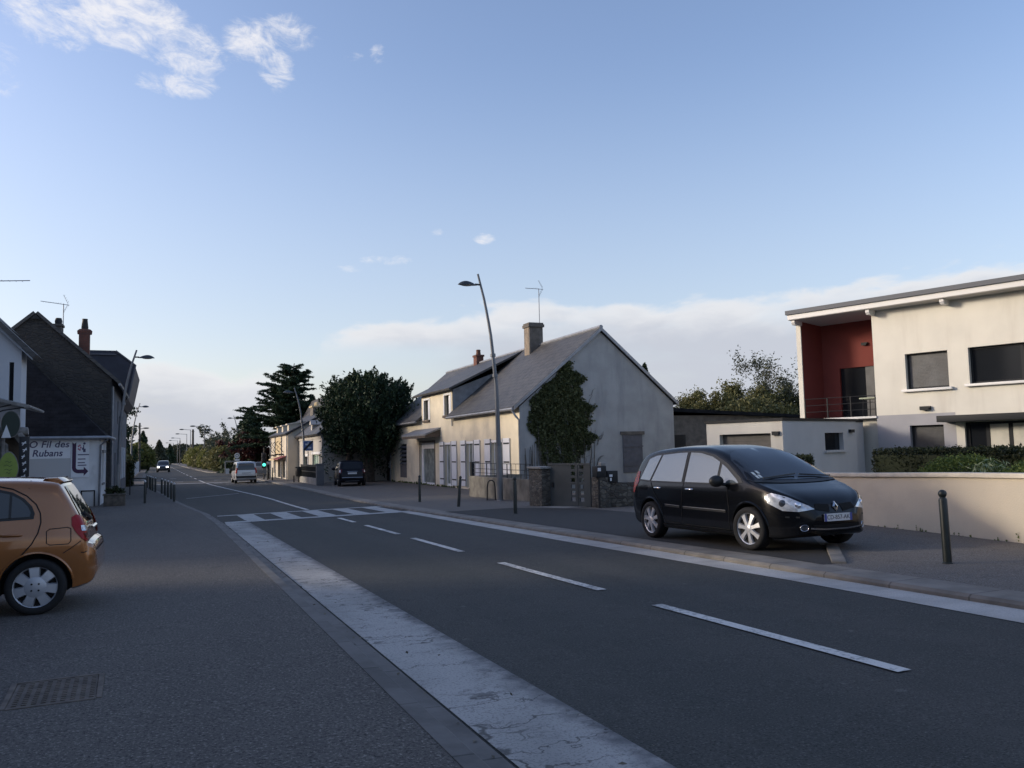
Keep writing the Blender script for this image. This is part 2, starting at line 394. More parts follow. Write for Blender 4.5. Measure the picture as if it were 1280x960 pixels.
M_kerbL = brickmat('kerb_left', (.12, .112, .105), (.15, .14, .132), (.05, .048, .045), 1.0, 6., 'YX', .85, .010, .25, offset=0)
M_kerbR = brickmat('kerb_right', (.165, .15, .13), (.205, .188, .165), (.045, .042, .038), 1.0, 40., 'YX', .85, .012, .25, offset=0)

def rows(y0, y1):
    ys = []; y = y0
    while y < y1-1e-6:
        ys.append(y); y += 1.0 if y < 60 else (3. if y < 130 else 12.)
    return ys+[y1]
def sheet(name, fl, fr, y0, y1, zf, mat, nx=1, ys=None, kind='structure'):
    mb = MB(); ys = ys or rows(y0, y1); grid = []
    for y in ys:
        a, b = fl(y), fr(y); grid.append([(a+(b-a)*i/nx, y, zf(a+(b-a)*i/nx, y)) for i in range(nx+1)])
    pts = [p for r in grid for p in r]; n = nx+1
    mb.faces(pts, [(j*n+i, j*n+i+1, (j+1)*n+i+1, (j+1)*n+i) for j in range(len(ys)-1) for i in range(nx)])
    o = mb.build(name, mat)
    if kind: o['kind'] = kind
    return o
G0 = lambda dz: (lambda x, y: g(y)+dz)
# general ground, one sheet to the horizon
sheet('ground', lambda y: -2500, lambda y: 2500, -60, 4000, G0(-.12), M_soil, 1, ys=rows(-60, 400)+[800, 1600, 4000])
sheet('road', lambda y: lk(y), lambda y: rk(y), -40, 420, G0(0), M_road, 2)
sheet('side_road', lambda y: rk(y)-.4, lambda y: 90, 82, 106, G0(.004), M_road)
sheet('left_gutter', lambda y: 1.63, lambda y: 2.31, -8, 25.6, G0(.006), M_gut)
def rb(y): return pw([(-8, 6.75), (5, 6.83), (8, 6.95), (14, 6.99), (27, 7.2), (30, 7.2)], y)
sheet('right_gutter', rb, lambda y: rk(y)-.01, -8, 26.6, G0(.006), M_gut2)
# kerbs, real steps
def kerb(name, fe, sgn, wdt, y0, y1, mat, h):
    mb = MB(); ys = rows(y0, y1); prof = [(0, -.1), (0, h-.03), (.035, h), (wdt, h+.004), (wdt, -.1)]; pts = []
    for y in ys: pts += [(fe(y)+sgn*a, y, g(y)+b) for a, b in prof]
    n = len(prof); mb.faces(pts, [(j*n+i, j*n+i+1, (j+1)*n+i+1, (j+1)*n+i) for j in range(len(ys)-1) for i in range(n-1)])
    o = mb.build(name, mat); o['kind'] = 'structure'
kerb('left_kerb', lambda y: lk(y)-.15, -1, .15, -20, 120, M_kerbL, LP)
kerb('left_kerb_channel', lk, -1, .147, -20, 120, M_kerbL, .028)
kerb('right_kerb', rk, 1, .52, -20, 78, M_kerbR, LP)
kerb('far_right_kerb', rk, 1, .3, 112, 300, M_kerbR, .1)
sheet('left_pavement', lambda y: -70 if y < 44 else -40, lambda y: lk(y)-.30, -40, 420, G0(LP), M_pave, 1)
sheet('right_pavement', lambda y: rk(y)+.52, lambda y: 16.5 if y < 60 else 12.5, -40, 79, lambda x, y: pav(x, y), M_pave2, 6)
sheet('far_right_pavement', lambda y: rk(y)+.3, lambda y: rk(y)+3., 112, 300, G0(.1), M_pave2)
sheet('parking_bay', lambda y: 7.96 if y > 8.6 else 7.9, lambda y: pw([(8.5, 8.1), (10.2, 9.45), (13., 11.6), (22, 11.6), (24.5, 10.2)], y), 8.5, 24.5, lambda x, y: pav(x, y)+.005, M_bay, 4)
sheet('gate_slab', lambda y: pw([(22.7, 11.2), (24.2, 10.75)], y), lambda y: pw([(22.7, 12.1), (24.2, 11.7)], y), 22.7, 24.2, lambda x, y: pav(x, y)+.011, M_slab, 2)
mb = MB(); p0 = Vector((8.12, 8.45)); p1 = Vector((9.6, 10.15)); dd = (p1-p0).normalized(); nn_ = Vector((-dd.y, dd.x))
for k in range(3):
    a = p0+dd*(.02+k*.75); b = a+dd*.72
    q = [a-nn_*.09, b-nn_*.09, b+nn_*.09, a+nn_*.09]
    z = pav(a.x, a.y); mb.prism([(v.x, v.y) for v in q], z-.1, z+.03, 'Z')
o = mb.build('bay_edging', M_kerbR, bevel=.01); o['kind'] = 'structure'
# painted markings
def mark(mb, pts, dz=.010): mb.face([(x, y, g(y)+dz) for x, y in pts])
def markstrip(mb, fx, w0, y0, y1, dz=.010, step=1.):
    n = max(1, int((y1-y0)/step)); ys = [y0+(y1-y0)*i/n for i in range(n+1)]
    for a, b in zip(ys, ys[1:]): mark(mb, [(fx(a)-w0/2, a), (fx(a)+w0/2, a), (fx(b)+w0/2, b), (fx(b)-w0/2, b)], dz)
def cx(y): return pw([(-20, 4.60), (5, 4.69), (11, 4.70), (15, 4.77), (20, 4.83), (26, 4.88), (32, 4.87), (41.5, 4.80), (46, 4.6), (57, 3.83), (66, 3.25), (74, 3.0), (114, 2.3), (142, 1.96), (207, 1.1), (420, -3)], y)
mb = MB()
for a, b in [(-4.3, -1.3), (0, 3.1), (4.33, 7.45), (8.62, 11.8), (13.69, 16.93), (18.14, 21.52), (22.97, 25.3)]: markstrip(mb, cx, .13, a, b)
y = 84.
while y < 300: markstrip(mb, cx, .13, y, y+4.5); y += 9.
o = mb.build('centre_dashes', M_line); o['kind'] = 'structure'
mb = MB(); markstrip(mb, cx, .15, 31.2, 80); o = mb.build('solid_centre_line', M_line); o['kind'] = 'structure'
# crossing: two bounding lines and stripes along the road
mb = MB()
def ny(x): return 25.55+.195*(x-1.7)
def fy(x): return 30.0+.25*(x-1.7)
x0, x1 = 1.66, 7.66
mark(mb, [(x0, ny(x0)), (x1, ny(x1)), (x1, ny(x1)+.62), (x0, ny(x0)+.62)]); mark(mb, [(x0, fy(x0)-.4), (x1, fy(x1)-.4), (x1, fy(x1)), (x0, fy(x0))])
for k in range(5):
    a = x0+.62+k*1.13; b = a+.56
    mark(mb, [(a, ny(a)+.62), (b, ny(b)+.62), (b, fy(b)-.4), (a, fy(a)-.4)])
o = mb.build('crossing_stripes', M_zebra); o['kind'] = 'structure'
mb = MB()
mark(mb, [(1.05, 45.5), (3.9, 49.3), (3.9, 49.7), (1.05, 45.9)])
mark(mb, [(-.6, 70.5), (7.5, 70.5), (7.5, 72.0), (-.6, 72.0)])
for x, y in [(4.6, 66), (5.6, 66.5), (6.9, 65.2), (3.9, 68.2), (5.3, 74), (6.4, 75), (7.2, 72.8), (4.4, 78), (5.7, 80), (7.4, 84), (8.6, 88), (1.2, 76), (.2, 80), (-.4, 84), (.8, 88)]:
    mark(mb, [(x-.3, y), (x+.3, y), (x+.3, y+.9), (x-.3, y+.9)], .012)
o = mb.build('junction_marks', M_faint); o['kind'] = 'structure'
# iron plate set in the near pavement
M_iron = pm('cast_iron', (.115, .094, .078), .75, .1, noise=(9, .35), bump=(60, .3, .01))
zc = g(6.4)+LP
t_ = thing('drain_cover', 'rusty square cast iron cover set in the grey pavement in the foreground', 'drain cover', (-.655, 6.42, zc), R(2))
mb = MB()
for a in (-.27, .27): mb.box(a-.018, a+.018, -.33, .33, -.02, .012)
for a in (-.33, .33): mb.box(-.252, .252, a-.018, a+.018, -.02, .012)
mb.build('frame', M_iron, t_, bevel=.003, seg=1)
mb = MB(); mb.box(-.248, .248, -.308, .308, -.02, .006)
for i in range(9):
    for j in range(13):
        mb.box(-.225+i*.0545, -.225+i*.0545+.028, -.285+j*.0458, -.285+j*.0458+.022, .006, .013)
mb.build('plate', M_iron, t_)
# ---------------------------------------------------------------- building materials
M_cream = pm('cream_render', (.72, .64, .485), .9, noise=(.9, .08), bump=(40, .3), stain=((.55, .55, .5), (.44, .40, .33), .6))
M_gable = pm('grey_render', (.36, .365, .365), .9, noise=(1.1, .10), bump=(22, .4), stain=((1.6, 1.6, .28), (.22, .23, .24), .6))
M_slate = brickmat('slate_roof', (.048, .047, .048), (.078, .075, .073), (.022, .022, .022), .36, .20, 'YZ', .55, .016, .5, stain=((.5, .5, .35), (.095, .09, .075), .55))
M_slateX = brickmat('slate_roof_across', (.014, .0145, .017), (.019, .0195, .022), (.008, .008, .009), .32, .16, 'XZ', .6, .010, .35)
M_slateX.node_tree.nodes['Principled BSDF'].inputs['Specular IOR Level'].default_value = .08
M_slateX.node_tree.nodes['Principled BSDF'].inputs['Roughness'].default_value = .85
M_zinc = pm('zinc', (.26, .27, .29), .5, .5, noise=(3, .15))
M_white = pm('white_paint', (.72, .73, .75), .5, noise=(2, .05))
M_dark = pm('dark_metal', (.022, .024, .026), .5, 0, spec=.25)
M_brown = pm('brown_wood', (.10, .075, .055), .7, noise=(4, .3))
M_curtain = pm('net_curtain', (.50, .52, .51), .9, noise=(5, .12))
M_glassd = pm('dark_glass', (.012, .014, .017), .08, spec=.32)
M_glassc = pm('curtained_glass', (.22, .25, .24), .12, spec=.3, noise=(2.5, .3))
M_brick = brickmat('red_brick', (.11, .038, .026), (.14, .05, .034), (.075, .06, .05), .22, .075, 'XZ', .85)
M_terra = pm('terracotta', (.13, .06, .04), .8, noise=(8, .2))
M_chim = brickmat('chimney_brick', (.20, .16, .12), (.26, .21, .16), (.16, .14, .12), .22, .075, 'YZ', .85)
M_chimside = pm('chimney_render', (.13, .115, .10), .9, noise=(3, .25))
M_stone = stonemat('rubble_stone', [(.05, .042, .036), (.09, .08, .065), (.17, .155, .125), (.065, .062, .058)], (.075, .068, .058), 5.5)
M_gate = pm('grey_gate_paint', (.048, .058, .062), .55, noise=(2, .12))
M_lilac = pm('faded_shutter', (.10, .10, .115), .7, noise=(5, .15))

# ---------------------------------------------------------------- long cream house with slate roof
FX, BX, RX, Y0, Y1 = 14.75, 22.95, 19.0, 34.3, 57.3          # facade, back, ridge, near gable, far gable
EZ, RZ = 3.42, 7.05
hb = g(48)
H = thing('house', 'long cream rendered house with slate roof, wide dormer and white shutters', 'house', (FX, Y0, hb))
L = Matrix.Translation((-FX, -Y0, -hb))
zb = hb-.15
door = (47.15, 50.15, -.50, 2.02)
wins = [(43.9, 45.2, -.46), (40.25, 41.5, -.44), (36.3, 37.85, -.40)]
mb = MB(L)
mp = lambda u, z, d: (FX+d, u, z)
holes = [door]+[(a+.02, b-.02, s, 1.98) for a, b, s in wins]+[(53.3, 55.0, -.2, 2.02)]
mb.wall(mp, Y0, Y1, zb, EZ, holes, .28, 0)
slope = (RZ-EZ)/(RX-FX); bz = EZ+.2
for yy in (Y0, Y1):
    mb.face([(FX, yy, zb), (BX, yy, zb), (BX, yy, bz), (RX, yy, RZ-.06), (FX, yy, EZ)], 1)
mb.face([(BX, Y0, zb), (BX, Y1, zb), (BX, Y1, bz), (BX, Y0, bz)], 1)
mb.face([(FX+.05, Y0+.05, zb+.02), (BX-.05, Y0+.05, zb+.02), (BX-.05, Y1-.05, zb+.02), (FX+.05, Y1-.05, zb+.02)], 1)
mb.build('wall', [M_cream, M_gable], H)
def slab(mb, a, b, y0, y1, th=.12, m=0):                      # roof slope between (x,z) points a (eave) and b (ridge)
    d = Vector((b[0]-a[0], b[1]-a[1])).normalized(); n = Vector((-d.y, d.x)) if d.x > 0 else Vector((d.y, -d.x))
    mb.prism([a, b, (b[0]+n.x*th, b[1]+n.y*th), (a[0]+n.x*th, a[1]+n.y*th)], y0, y1, 'Y', m)
DY0, DY1, DX = 43.75, 49.7, FX+.02                            # the dormer's width on the facade
mb = MB(L)
ea = (FX-.28, EZ-.28*slope*.4)
slab(mb, (FX-.30, EZ-.10), (RX, RZ), Y0-.12, DY0); slab(mb, (FX-.30, EZ-.10), (RX, RZ), DY1, Y1+.12)
slab(mb, (RX-.9, RZ-.9*slope), (RX, RZ), DY0, DY1)
slab(mb, (BX+.2, bz-.1), (RX, RZ), Y0-.12, Y1+.12)
rf = mb.build('roof', M_slate, H)
mb = MB(L); mb.tube([(RX, Y0-.14, RZ+.15), (RX, Y1+.14, RZ+.15)], .10, 8); mb.build('ridge_cap', M_zinc, rf, smooth=40)
mb = MB(L)
for sx, xx, zz in ((1, FX-.3, EZ-.1), (-1, BX+.2, bz-.1)):
    mb.prism([(xx-.02*sx, zz-.05), (RX, RZ-.03), (RX, RZ+.14), (xx-.02*sx, zz+.12)], Y0-.17, Y0-.122, 'Y')
mb.build('verge', M_zinc, rf)
mb = MB(L)
mb.tube([(FX-.36, Y0-.1, EZ-.10), (FX-.36, DY0-.05, EZ-.10)], .07, 8); mb.build('gutter', M_zinc, H, smooth=40)
mb = MB(L); mb.tube([(FX-.36, DY1+.1, EZ-.10), (FX-.36, Y1+.1, EZ-.10)], .07, 8); mb.build('gutter', M_zinc, H, smooth=40)
mb = MB(L)
mb.tube([(FX-.34, Y0+.1, EZ-.14), (FX-.2, Y0-.06, EZ-.45), (FX-.06, Y0-.08, EZ-.6), (FX-.06, Y0-.08, zb+.1)], .05, 8)
mb.build('downpipe', M_zinc, H, smooth=40)
mb = MB(L); mb.tube([(FX-.07, DY0-.12, EZ-.1), (FX-.07, DY0-.12, EZ-.55)], .04, 8); mb.build('downpipe', M_zinc, H, smooth=40)
mb = MB(L); mb.tube([(FX-.08, Y1-.1, EZ-.12), (FX-.08, Y1-.1, zb+.1)], .045, 8); mb.build('downpipe', M_zinc, H, smooth=40)
# dormer: flush facade wall rising through the eave, under a shallower slate roof
dzT = 4.92
mb = MB(L)
dw = [(48.05, 49.15, 3.40, 4.62), (44.05, 45.1, 3.52, 4.66)]
mb.wall(lambda u, z, d: (FX+.004+d, u, z), DY0, DY1, EZ-.02, dzT, [(a, b, c, e) for a, b, c, e in dw], .22, 0)
dormer = mb.build('dormer', M_cream, H)
ck = MB(L)
for yy in (DY0, DY1):
    ck = MB(L); ck.prism([(FX+.03, EZ+.03), (FX+.03, dzT), (RX-1.0, RZ-.95+.05), (RX-1.0, RZ-1.0*slope+.1)], yy-.03, yy+.03, 'Y'); ck.build('cheek', M_zinc, dormer)
mb = MB(L); slab(mb, (FX-.32, dzT-.06), (RX, RZ+.03), DY0-.55, DY1+.75, .11); mb.build('dormer_roof', M_slate, dormer)
for a, b, c, e in dw:
    mb = MB(L); mb.box(FX+.14, FX+.2, a+.003, b-.003, c+.003, e-.003); mb.build('window', M_glassd, dormer)
    mb = MB(L); mb.box(FX+.08, FX+.135, a+.003, a+.55, c+.003, e-.003); mb.build('blind', M_white, dormer)
    mb = MB(L); mb.box(FX-.12, FX+.1, a-.1, b+.1, c-.14, c-.002); mb.build('sill', M_brown, dormer)
    mb = MB(L); mb.box(FX-.03, FX, a-.14, a, c, e+.1); mb.box(FX-.03, FX, b, b+.14, c, e+.1); mb.box(FX-.03, FX, a-.002, b+.002, e, e+.1); mb.build('surround', M_white, dormer)
# glazed door, its canopy, and the three shuttered French windows
a, b, c, e = door
mb = MB(L)
mb.box(FX+.10, FX+.18, a+.003, a+.16, c+.003, e-.003); mb.box(FX+.10, FX+.18, b-.4, b-.003, c+.003, e-.003); mb.box(FX+.10, FX+.18, a+.163, b-.403, e-.35, e-.003); mb.box(FX+.10, FX+.18, a+.163, b-.403, c+.003, c+.12)
D_ = mb.build('door', M_white, H)
mb = MB(L); mb.box(FX+.15, FX+.17, a+.163, b-.403, c+.123, e-.353); mb.build('pane', M_glassc, D_)
mb = MB(L); mb.box(FX-.02, FX-.001, a-.15, a, c, e+.13); mb.box(FX-.02, FX-.001, b, b+.15, c, e+.13); mb.box(FX-.02, FX-.001, a, b, e, e+.13); mb.build('door_frame', M_brown, D_)
mb = MB(L); mb.prism([(FX-.95, 2.42), (FX-.01, 2.78), (FX-.01, 2.88), (FX-.95, 2.52)], 45.9, 51.0, 'Y'); cp = mb.build('door_canopy', M_zinc, H)
mb = MB(L)
for yy in (45.95, 50.9): mb.prism([(FX-.9, 2.30), (FX-.01, 2.34), (FX-.01, 2.74), (FX-.9, 2.43)], yy, yy+.06, 'Y')
mb.box(FX-.93, FX-.89, 45.96, 50.96, 2.28, 2.415); mb.build('bracket', M_brown, cp)
for i, (a, b, c) in enumerate(wins):
    e = 1.98; a2, b2 = a+.02, b-.02
    mb = MB(L)
    mb.box(FX+.12, FX+.18, a2+.003, a2+.1, c+.003, e-.003); mb.box(FX+.12, FX+.18, b2-.1, b2-.003, c+.003, e-.003); mb.box(FX+.12, FX+.18, a2+.103, b2-.103, e-.1, e-.003); mb.box(FX+.12, FX+.18, a2+.103, b2-.103, c+.003, c+.12); mb.box(FX+.12, FX+.18, (a2+b2)/2-.04, (a2+b2)/2+.04, c+.123, e-.103)
    mb.box(FX-.02, FX+.1, a2+.003, b2-.003, e-.12, e-.003)
    W = mb.build('window', M_white, H)
    mb = MB(L); mb.box(FX+.145, FX+.155, a2+.103, b2-.103, c+.123, e-.125); mb.build('pane', M_glassc, W)
    for u0, u1 in ((a-.86, a), (b, b+.86)):
        mb = MB(L); mb.box(FX-.06, FX-.022, u0, u1, c+.06, e+.06)
        sh = mb.build('shutter', M_white, W, bevel=.006, seg=1)
        mb = MB(L)
        for zz in (c+.35, (c+e)/2+.1, e-.22): mb.box(FX-.075, FX-.0605, u0+.02, u1-.15, zz, zz+.07)
        mb.box(FX-.078, FX-.06, (u1-.02 if u1 == a else u0), (u1 if u1 == a else u0+.02), c+.06, e+.06)
        mb.build('hinge', M_dark, sh)
mb = MB(L)
mb.box(FX+.02, FX+.03, 53.303, 54.997, -.197, .62)
for k in range(5): mb.prism([(FX-.03, .66+k*.27), (FX+.10, .78+k*.27), (FX+.10, .83+k*.27), (FX-.03, .71+k*.27)], 53.31, 54.99, 'Y')
mb.build('louvre_window', M_lilac, H)
mb = MB(L); mb.box(FX+.12, FX+.14, 53.303, 54.997, .62, 2.01); mb.build('pane', M_glassd, H)
# chimneys
mb = MB(L); mb.box(RX-.66, RX+.14, 41.0, 41.75, RZ-1.1, 8.18); mb.box(RX-.73, RX+.21, 40.93, 41.82, 8.18, 8.33); mb.box(RX-.69, RX+.17, 40.97, 41.78, 8.33, 8.42)
ch = mb.build('chimney', [M_chimside], rf)
mb = MB(L); mb.box(RX-.674, RX-.662, 41.08, 41.67, RZ-.62, 8.17); mb.build('chimney_face', M_chim, ch)
mb = MB(L); mb.box(RX-.24, RX+.24, 50.5, 51.1, RZ-.4, 7.62); mb.box(RX-.29, RX+.29, 50.45, 51.15, 7.62, 7.74)
ch = mb.build('chimney', M_brick, rf)
mb = MB(L); mb.lathe([(.17, 7.74), (.14, 8.0), (.16, 8.05), (.12, 8.1)], 12, Matrix.Translation((RX, 50.8, 0))); mb.build('chimney_pot', M_terra, ch, smooth=40)
# gable window with closed shutters
mb = MB(L); mb.box(20.05, 21.1, Y0-.05, Y0-.003, .3, 2.08); gw = mb.build('gable_shutter', M_lilac, H)
mb = MB(L); mb.box(19.93, 21.22, Y0-.09, Y0-.002, 2.085, 2.24); mb.build('lintel', M_chimside, gw)
for zz in (.6, 1.5):
    mb = MB(L); mb.box(20.02, 21.13, Y0-.075, Y0-.052, zz, zz+.06); mb.build('batten', M_lilac, gw)

# aerial on the big chimney
def antenna(label, loc, rz, h, boom, n, back=True, group=None):
    A = thing('tv_antenna', label, 'antenna', loc, rz, group)
    mb = MB(); mb.tube([(0, 0, 0), (0, 0, h)], .022, 6); mb.build('mast', M_zinc, A)
    mb = MB(); mb.tube([(-.25, 0, h-.06), (boom, 0, h+.06)], .016, 6)
    for k in range(n):
        x = boom*(.12+.86*k/n); l = .17-.06*k/n; mb.tube([(x, -l, h+.02), (x, l, h+.02)], .006, 4)
    if back:
        for s in (-1, 1):
            for k in range(4): mb.tube([(-.2+.09*k*.6, -.22, h+s*(.10+.10*k)), (-.2+.09*k*.6, .22, h+s*(.10+.10*k))], .008, 4)
            mb.tube([(-.2, 0, h), (.02, 0, h+s*.45)], .010, 4)
    mb.build('aerial', M_zinc, A)
    return A
antenna('tall thin television aerial on the big chimney of the cream house', (RX+.05, 41.2, 8.42), R(150), 1.95, .75, 8)

# lower rear wing
mb = MB(); mb.box(23.0, 36, 38, 46, g(40)-.3, 3.15)
RW = mb.build('garden_building', M_chimside); tag(RW, 'low brown rendered outbuilding behind the gable of the cream house', 'outbuilding')
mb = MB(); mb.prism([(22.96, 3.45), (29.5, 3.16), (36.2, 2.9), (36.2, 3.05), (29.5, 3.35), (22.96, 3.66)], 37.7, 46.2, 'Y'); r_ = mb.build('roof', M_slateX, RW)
mb = MB(); mb.box(25.2, 26.1, 37.93, 37.997, 1.0, 2.1); mb.build('window', M_glassd, RW)

# ---------------------------------------------------------------- low wall with railing, stone pillars, gate, stone wall
M_wallc = pm('old_concrete', (.20, .185, .155), .95, noise=(2.2, .3), bump=(18, .5), stain=((1.5, 1.5, .5), (.09, .085, .07), .8))
lx = 12.25; zf = g(31)-.55
T = thing('railed_wall', 'low grey concrete wall with thin iron railing before the cream house', 'garden wall', (lx, 28, g(31)))
L = Matrix.Translation((-lx, -28, -g(31)))
mb = MB(L); mb.box(lx, lx+.2, 27.7, 34.2, zf, .40); mb.box(lx+.2, 14.7, 34.0, 34.19, zf, .40); mb.build('wall', M_wallc, T, bevel=.015, seg=1)
mb = MB(L)
for zz in (.55, .72, .95): mb.tube([(lx+.1, 27.8, zz), (lx+.1, 34.1, zz)], .012, 5)
for k in range(15): mb.tube([(lx+.1, 27.85+k*.445, .4), (lx+.1, 27.85+k*.445, .95)], .008 if k % 5 else .022, 5)
mb.build('railing', M_dark, T)
mb = MB(L); mb.box(lx+.02, lx+.18, 33.95, 34.15, .4, 1.0); mb.build('end_post', M_dark, T)
T = thing('stone_pillar', 'rubble stone gate pillar with flat pale cap, left of the grey gate', 'gate pillar', (11.1, 24.9, g(25)))
L = Matrix.Translation((-11.1, -24.9, -g(25)))
mb = MB(L); mb.box(11.12, 11.5, 24.2, 25.2, g(25)-.1, .86); mb.build('shaft', M_stone, T, bevel=.03, seg=2)
mb = MB(L); mb.box(11.07, 11.55, 24.15, 25.25, .86, .93); mb.build('cap', M_slab, T, bevel=.02, seg=2)
# gate
ga = Vector((11.42, 24.3)); gb = Vector((12.02, 22.55)); gl = (gb-ga).length
T = thing('gate', 'grey painted garden gate with rows of small square openings', 'gate', (ga.x, ga.y, g(24)), math.atan2(gb.y-ga.y, gb.x-ga.x))
mb = MB(); hs = []
for cxx in (gl*.60, gl*.80):
    for k in range(6): hs.append((cxx-.09, cxx+.09, .16+k*.20+.12, .16+k*.20+.24))
for yy in (-.02, .02): mb.wall(lambda u, z, d, yy=yy: (u, yy+d*(1 if yy < 0 else -1), z), 0, gl, .10, 1.40, hs, .02, 0)
mb.box(0, gl, -.018, .018, .08, .0995); mb.build('panel', M_gate, T)
mb = MB(); mb.box(-.001, gl+.001, -.035, .035, 1.40, 1.46); mb.box(gl*.70-.03, gl*.70+.03, -.034, .034, .12, 1.398); mb.build('rail', M_gate, T)
mb = MB(); mb.box(gl*.1, gl*.14, -.06, -.021, .7, .85); mb.build('handle', M_dark, T)
T = thing('stone_wall', 'low rubble stone garden wall behind the dark people carrier', 'garden wall', (12, 22, g(22)))
L = Matrix.Translation((-12, -22, -g(22)))
mb = MB(L); mb.box(11.98, 12.32, 21.9, 22.45, g(22)-.1, .62); mb.build('end_pillar', M_stone, T, bevel=.03)
mb = MB(L)
mb.prism([(12.32, g(22)-.1), (20.5, g(22)-.1), (20.5, .30), (12.32, .45)], 21.95, 22.3, 'Y'); mb.build('wall', M_stone, T, bevel=.03)
T = thing('letterbox', 'black letterbox cluster with small white plates on the stone wall end', 'letterbox', (12.1, 22.0, .62))
mb = MB(); mb.box(-.22, .10, -.12, .2, 0, .33); mb.box(.14, .5, -.1, .16, -.18, .18); mb.build('box', M_dark, T, bevel=.02)
for q in ((-.2, -.1, -.14, -.123, .18, .28), (.2, .3, -.12, -.103, .0, .07), (.22, .27, -.12, -.103, -.12, -.03)):
    mb = MB(); mb.box(*q); mb.build('name_plate', M_white, T)
mb = MB(); mb.box(-.05, .12, -.05, .1, .332, .44); mb.build('lamp', M_slab, T, bevel=.02)
mb = MB(); mb.box(-.14, -.06, -.08, .0, -1.0, -.001); mb.build('post', M_dark, T)
# ---------------------------------------------------------------- modern cream house with red loggia (local frame: +x into the house, +y along the facade away from the camera)
M_mod = pm('modern_cream_render', (.64, .62, .55), .9, noise=(.7, .05), bump=(60, .15), stain=((1.4, 1.4, .22), (.50, .47, .41), .5))
M_modg = pm('modern_grey_render', (.34, .34, .36), .9, noise=(.8, .06), bump=(60, .15))
M_annex = pm('annex_render', (.50, .50, .505), .9, noise=(.8, .06), bump=(60, .15))
M_red = pm('red_render', (.17, .038, .030), .9, noise=(1, .08))
M_anth = pm('anthracite', (.018, .020, .023), .55, 0, spec=.2)
M_shut = brickmat('grey_roller_shutter', (.055, .059, .064), (.058, .062, .067), (.035, .037, .04), 9, .05, 'YZ', .5, .006, .3)
M_shutd = brickmat('dark_roller_shutter', (.035, .037, .04), (.038, .04, .043), (.02, .02, .022), 9, .05, 'YZ', .5, .006, .3)
M_gdoor = brickmat('garage_door', (.085, .080, .074), (.088, .083, .077), (.05, .05, .048), 9, .4, 'YZ', .6, .012, .3)
M_whitew = pm('white_fascia', (.64, .64, .63), .5)
M_soff = pm('soffit', (.42, .41, .40), .8)
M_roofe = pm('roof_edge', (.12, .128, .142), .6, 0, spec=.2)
M_curt2 = pm('cream_blind', (.55, .53, .46), .9, noise=(3, .1))
mx, my, rz = 24.57, 23.30, R(18)
zg = -.45
MH = thing('modern_house', 'modern cream house with a red loggia and a white edged overhanging roof', 'house', (mx, my, 0), rz)
def par(name, mb, mat, p=MH, **kw): return mb.build(name, mat, p, **kw)
EZ2 = 6.42
FB = -11.
w1 = (-2.64, -1.16, 3.36, 4.66); w2 = (-6.1, -3.32, 3.41, 4.67); w3 = (-2.36, -1.19, .95, 2.05); w4 = (-6.6, -3.05, -.1, 2.10)
LD = 1.6; LW = 2.93
mb = MB()
mb.wall(lambda u, z, d: (d, u, z), FB, 0, 2.46, EZ2, [w1, w2], .25, 0)
mb.wall(lambda u, z, d: (d, u, z), -2.78, 0, zg, 2.46, [w3], .25, 1)
mb.wall(lambda u, z, d: (d, u, z), FB, -2.78, zg, 2.46, [w4], .25, 0)
mb.box(.004, 9, FB, FB+.2, zg, EZ2); mb.box(8.8, 9, FB+.2, 3.1, zg, EZ2)                         # back and far side
mb.box(.0, LD, LW, LW+.2, zg, EZ2); mb.box(LD+.001, 8.799, LW, LW+.2, zg, EZ2)                    # loggia's outer side wall
mb.box(.3, LD, .0, LW-.002, zg, 2.44)                                                          # mass under the loggia
par('wall', mb, [M_mod, M_modg])
mb = MB()
mb.wall(lambda u, z, d: (LD+d, u, z), .002, LW, 2.46, EZ2, [(.012, 2.2, 2.50, 4.50)], .15, 0)
mb.face([(.05, LW-.006, 2.46), (LD, LW-.006, 2.46), (LD, LW-.006, EZ2), (.05, LW-.006, EZ2)]); mb.face([(.06, .006, 2.46), (LD, .006, 2.46), (LD, .006, EZ2), (.06, .006, EZ2)])
par('loggia_lining', mb, M_red)
mb = MB(); mb.box(-.05, LD, -.001, LW+.25, 2.38, 2.455); par('terrace_slab', mb, M_whitew)
mb = MB(); mb.box(LD+.10, LD+.13, .013, 2.199, 2.501, 4.499); dd_ = par('terrace_door', mb, M_glassd)
mb = MB(); mb.box(LD+.06, LD+.095, .014, 1.15, 2.502, 4.497); par('roller_shutter', mb, M_shut, dd_)
mb = MB(); mb.box(LD-.09, LD-.001, .95, 1.2, 5.35, 5.45); mb.box(LD-.13, LD-.09, .98, 1.17, 5.33, 5.40); par('wall_lamp', mb, M_anth)
mb = MB()
for zz in (2.72, 2.98, 3.24): mb.tube([(.02, .02, zz), (.02, LW-.02, zz)], .012, 5)
for yy in (.03, 1.0, 1.95, LW-.03): mb.box(.0, .04, yy-.02, yy+.02, 2.456, 3.24)
par('railing', mb, M_anth)
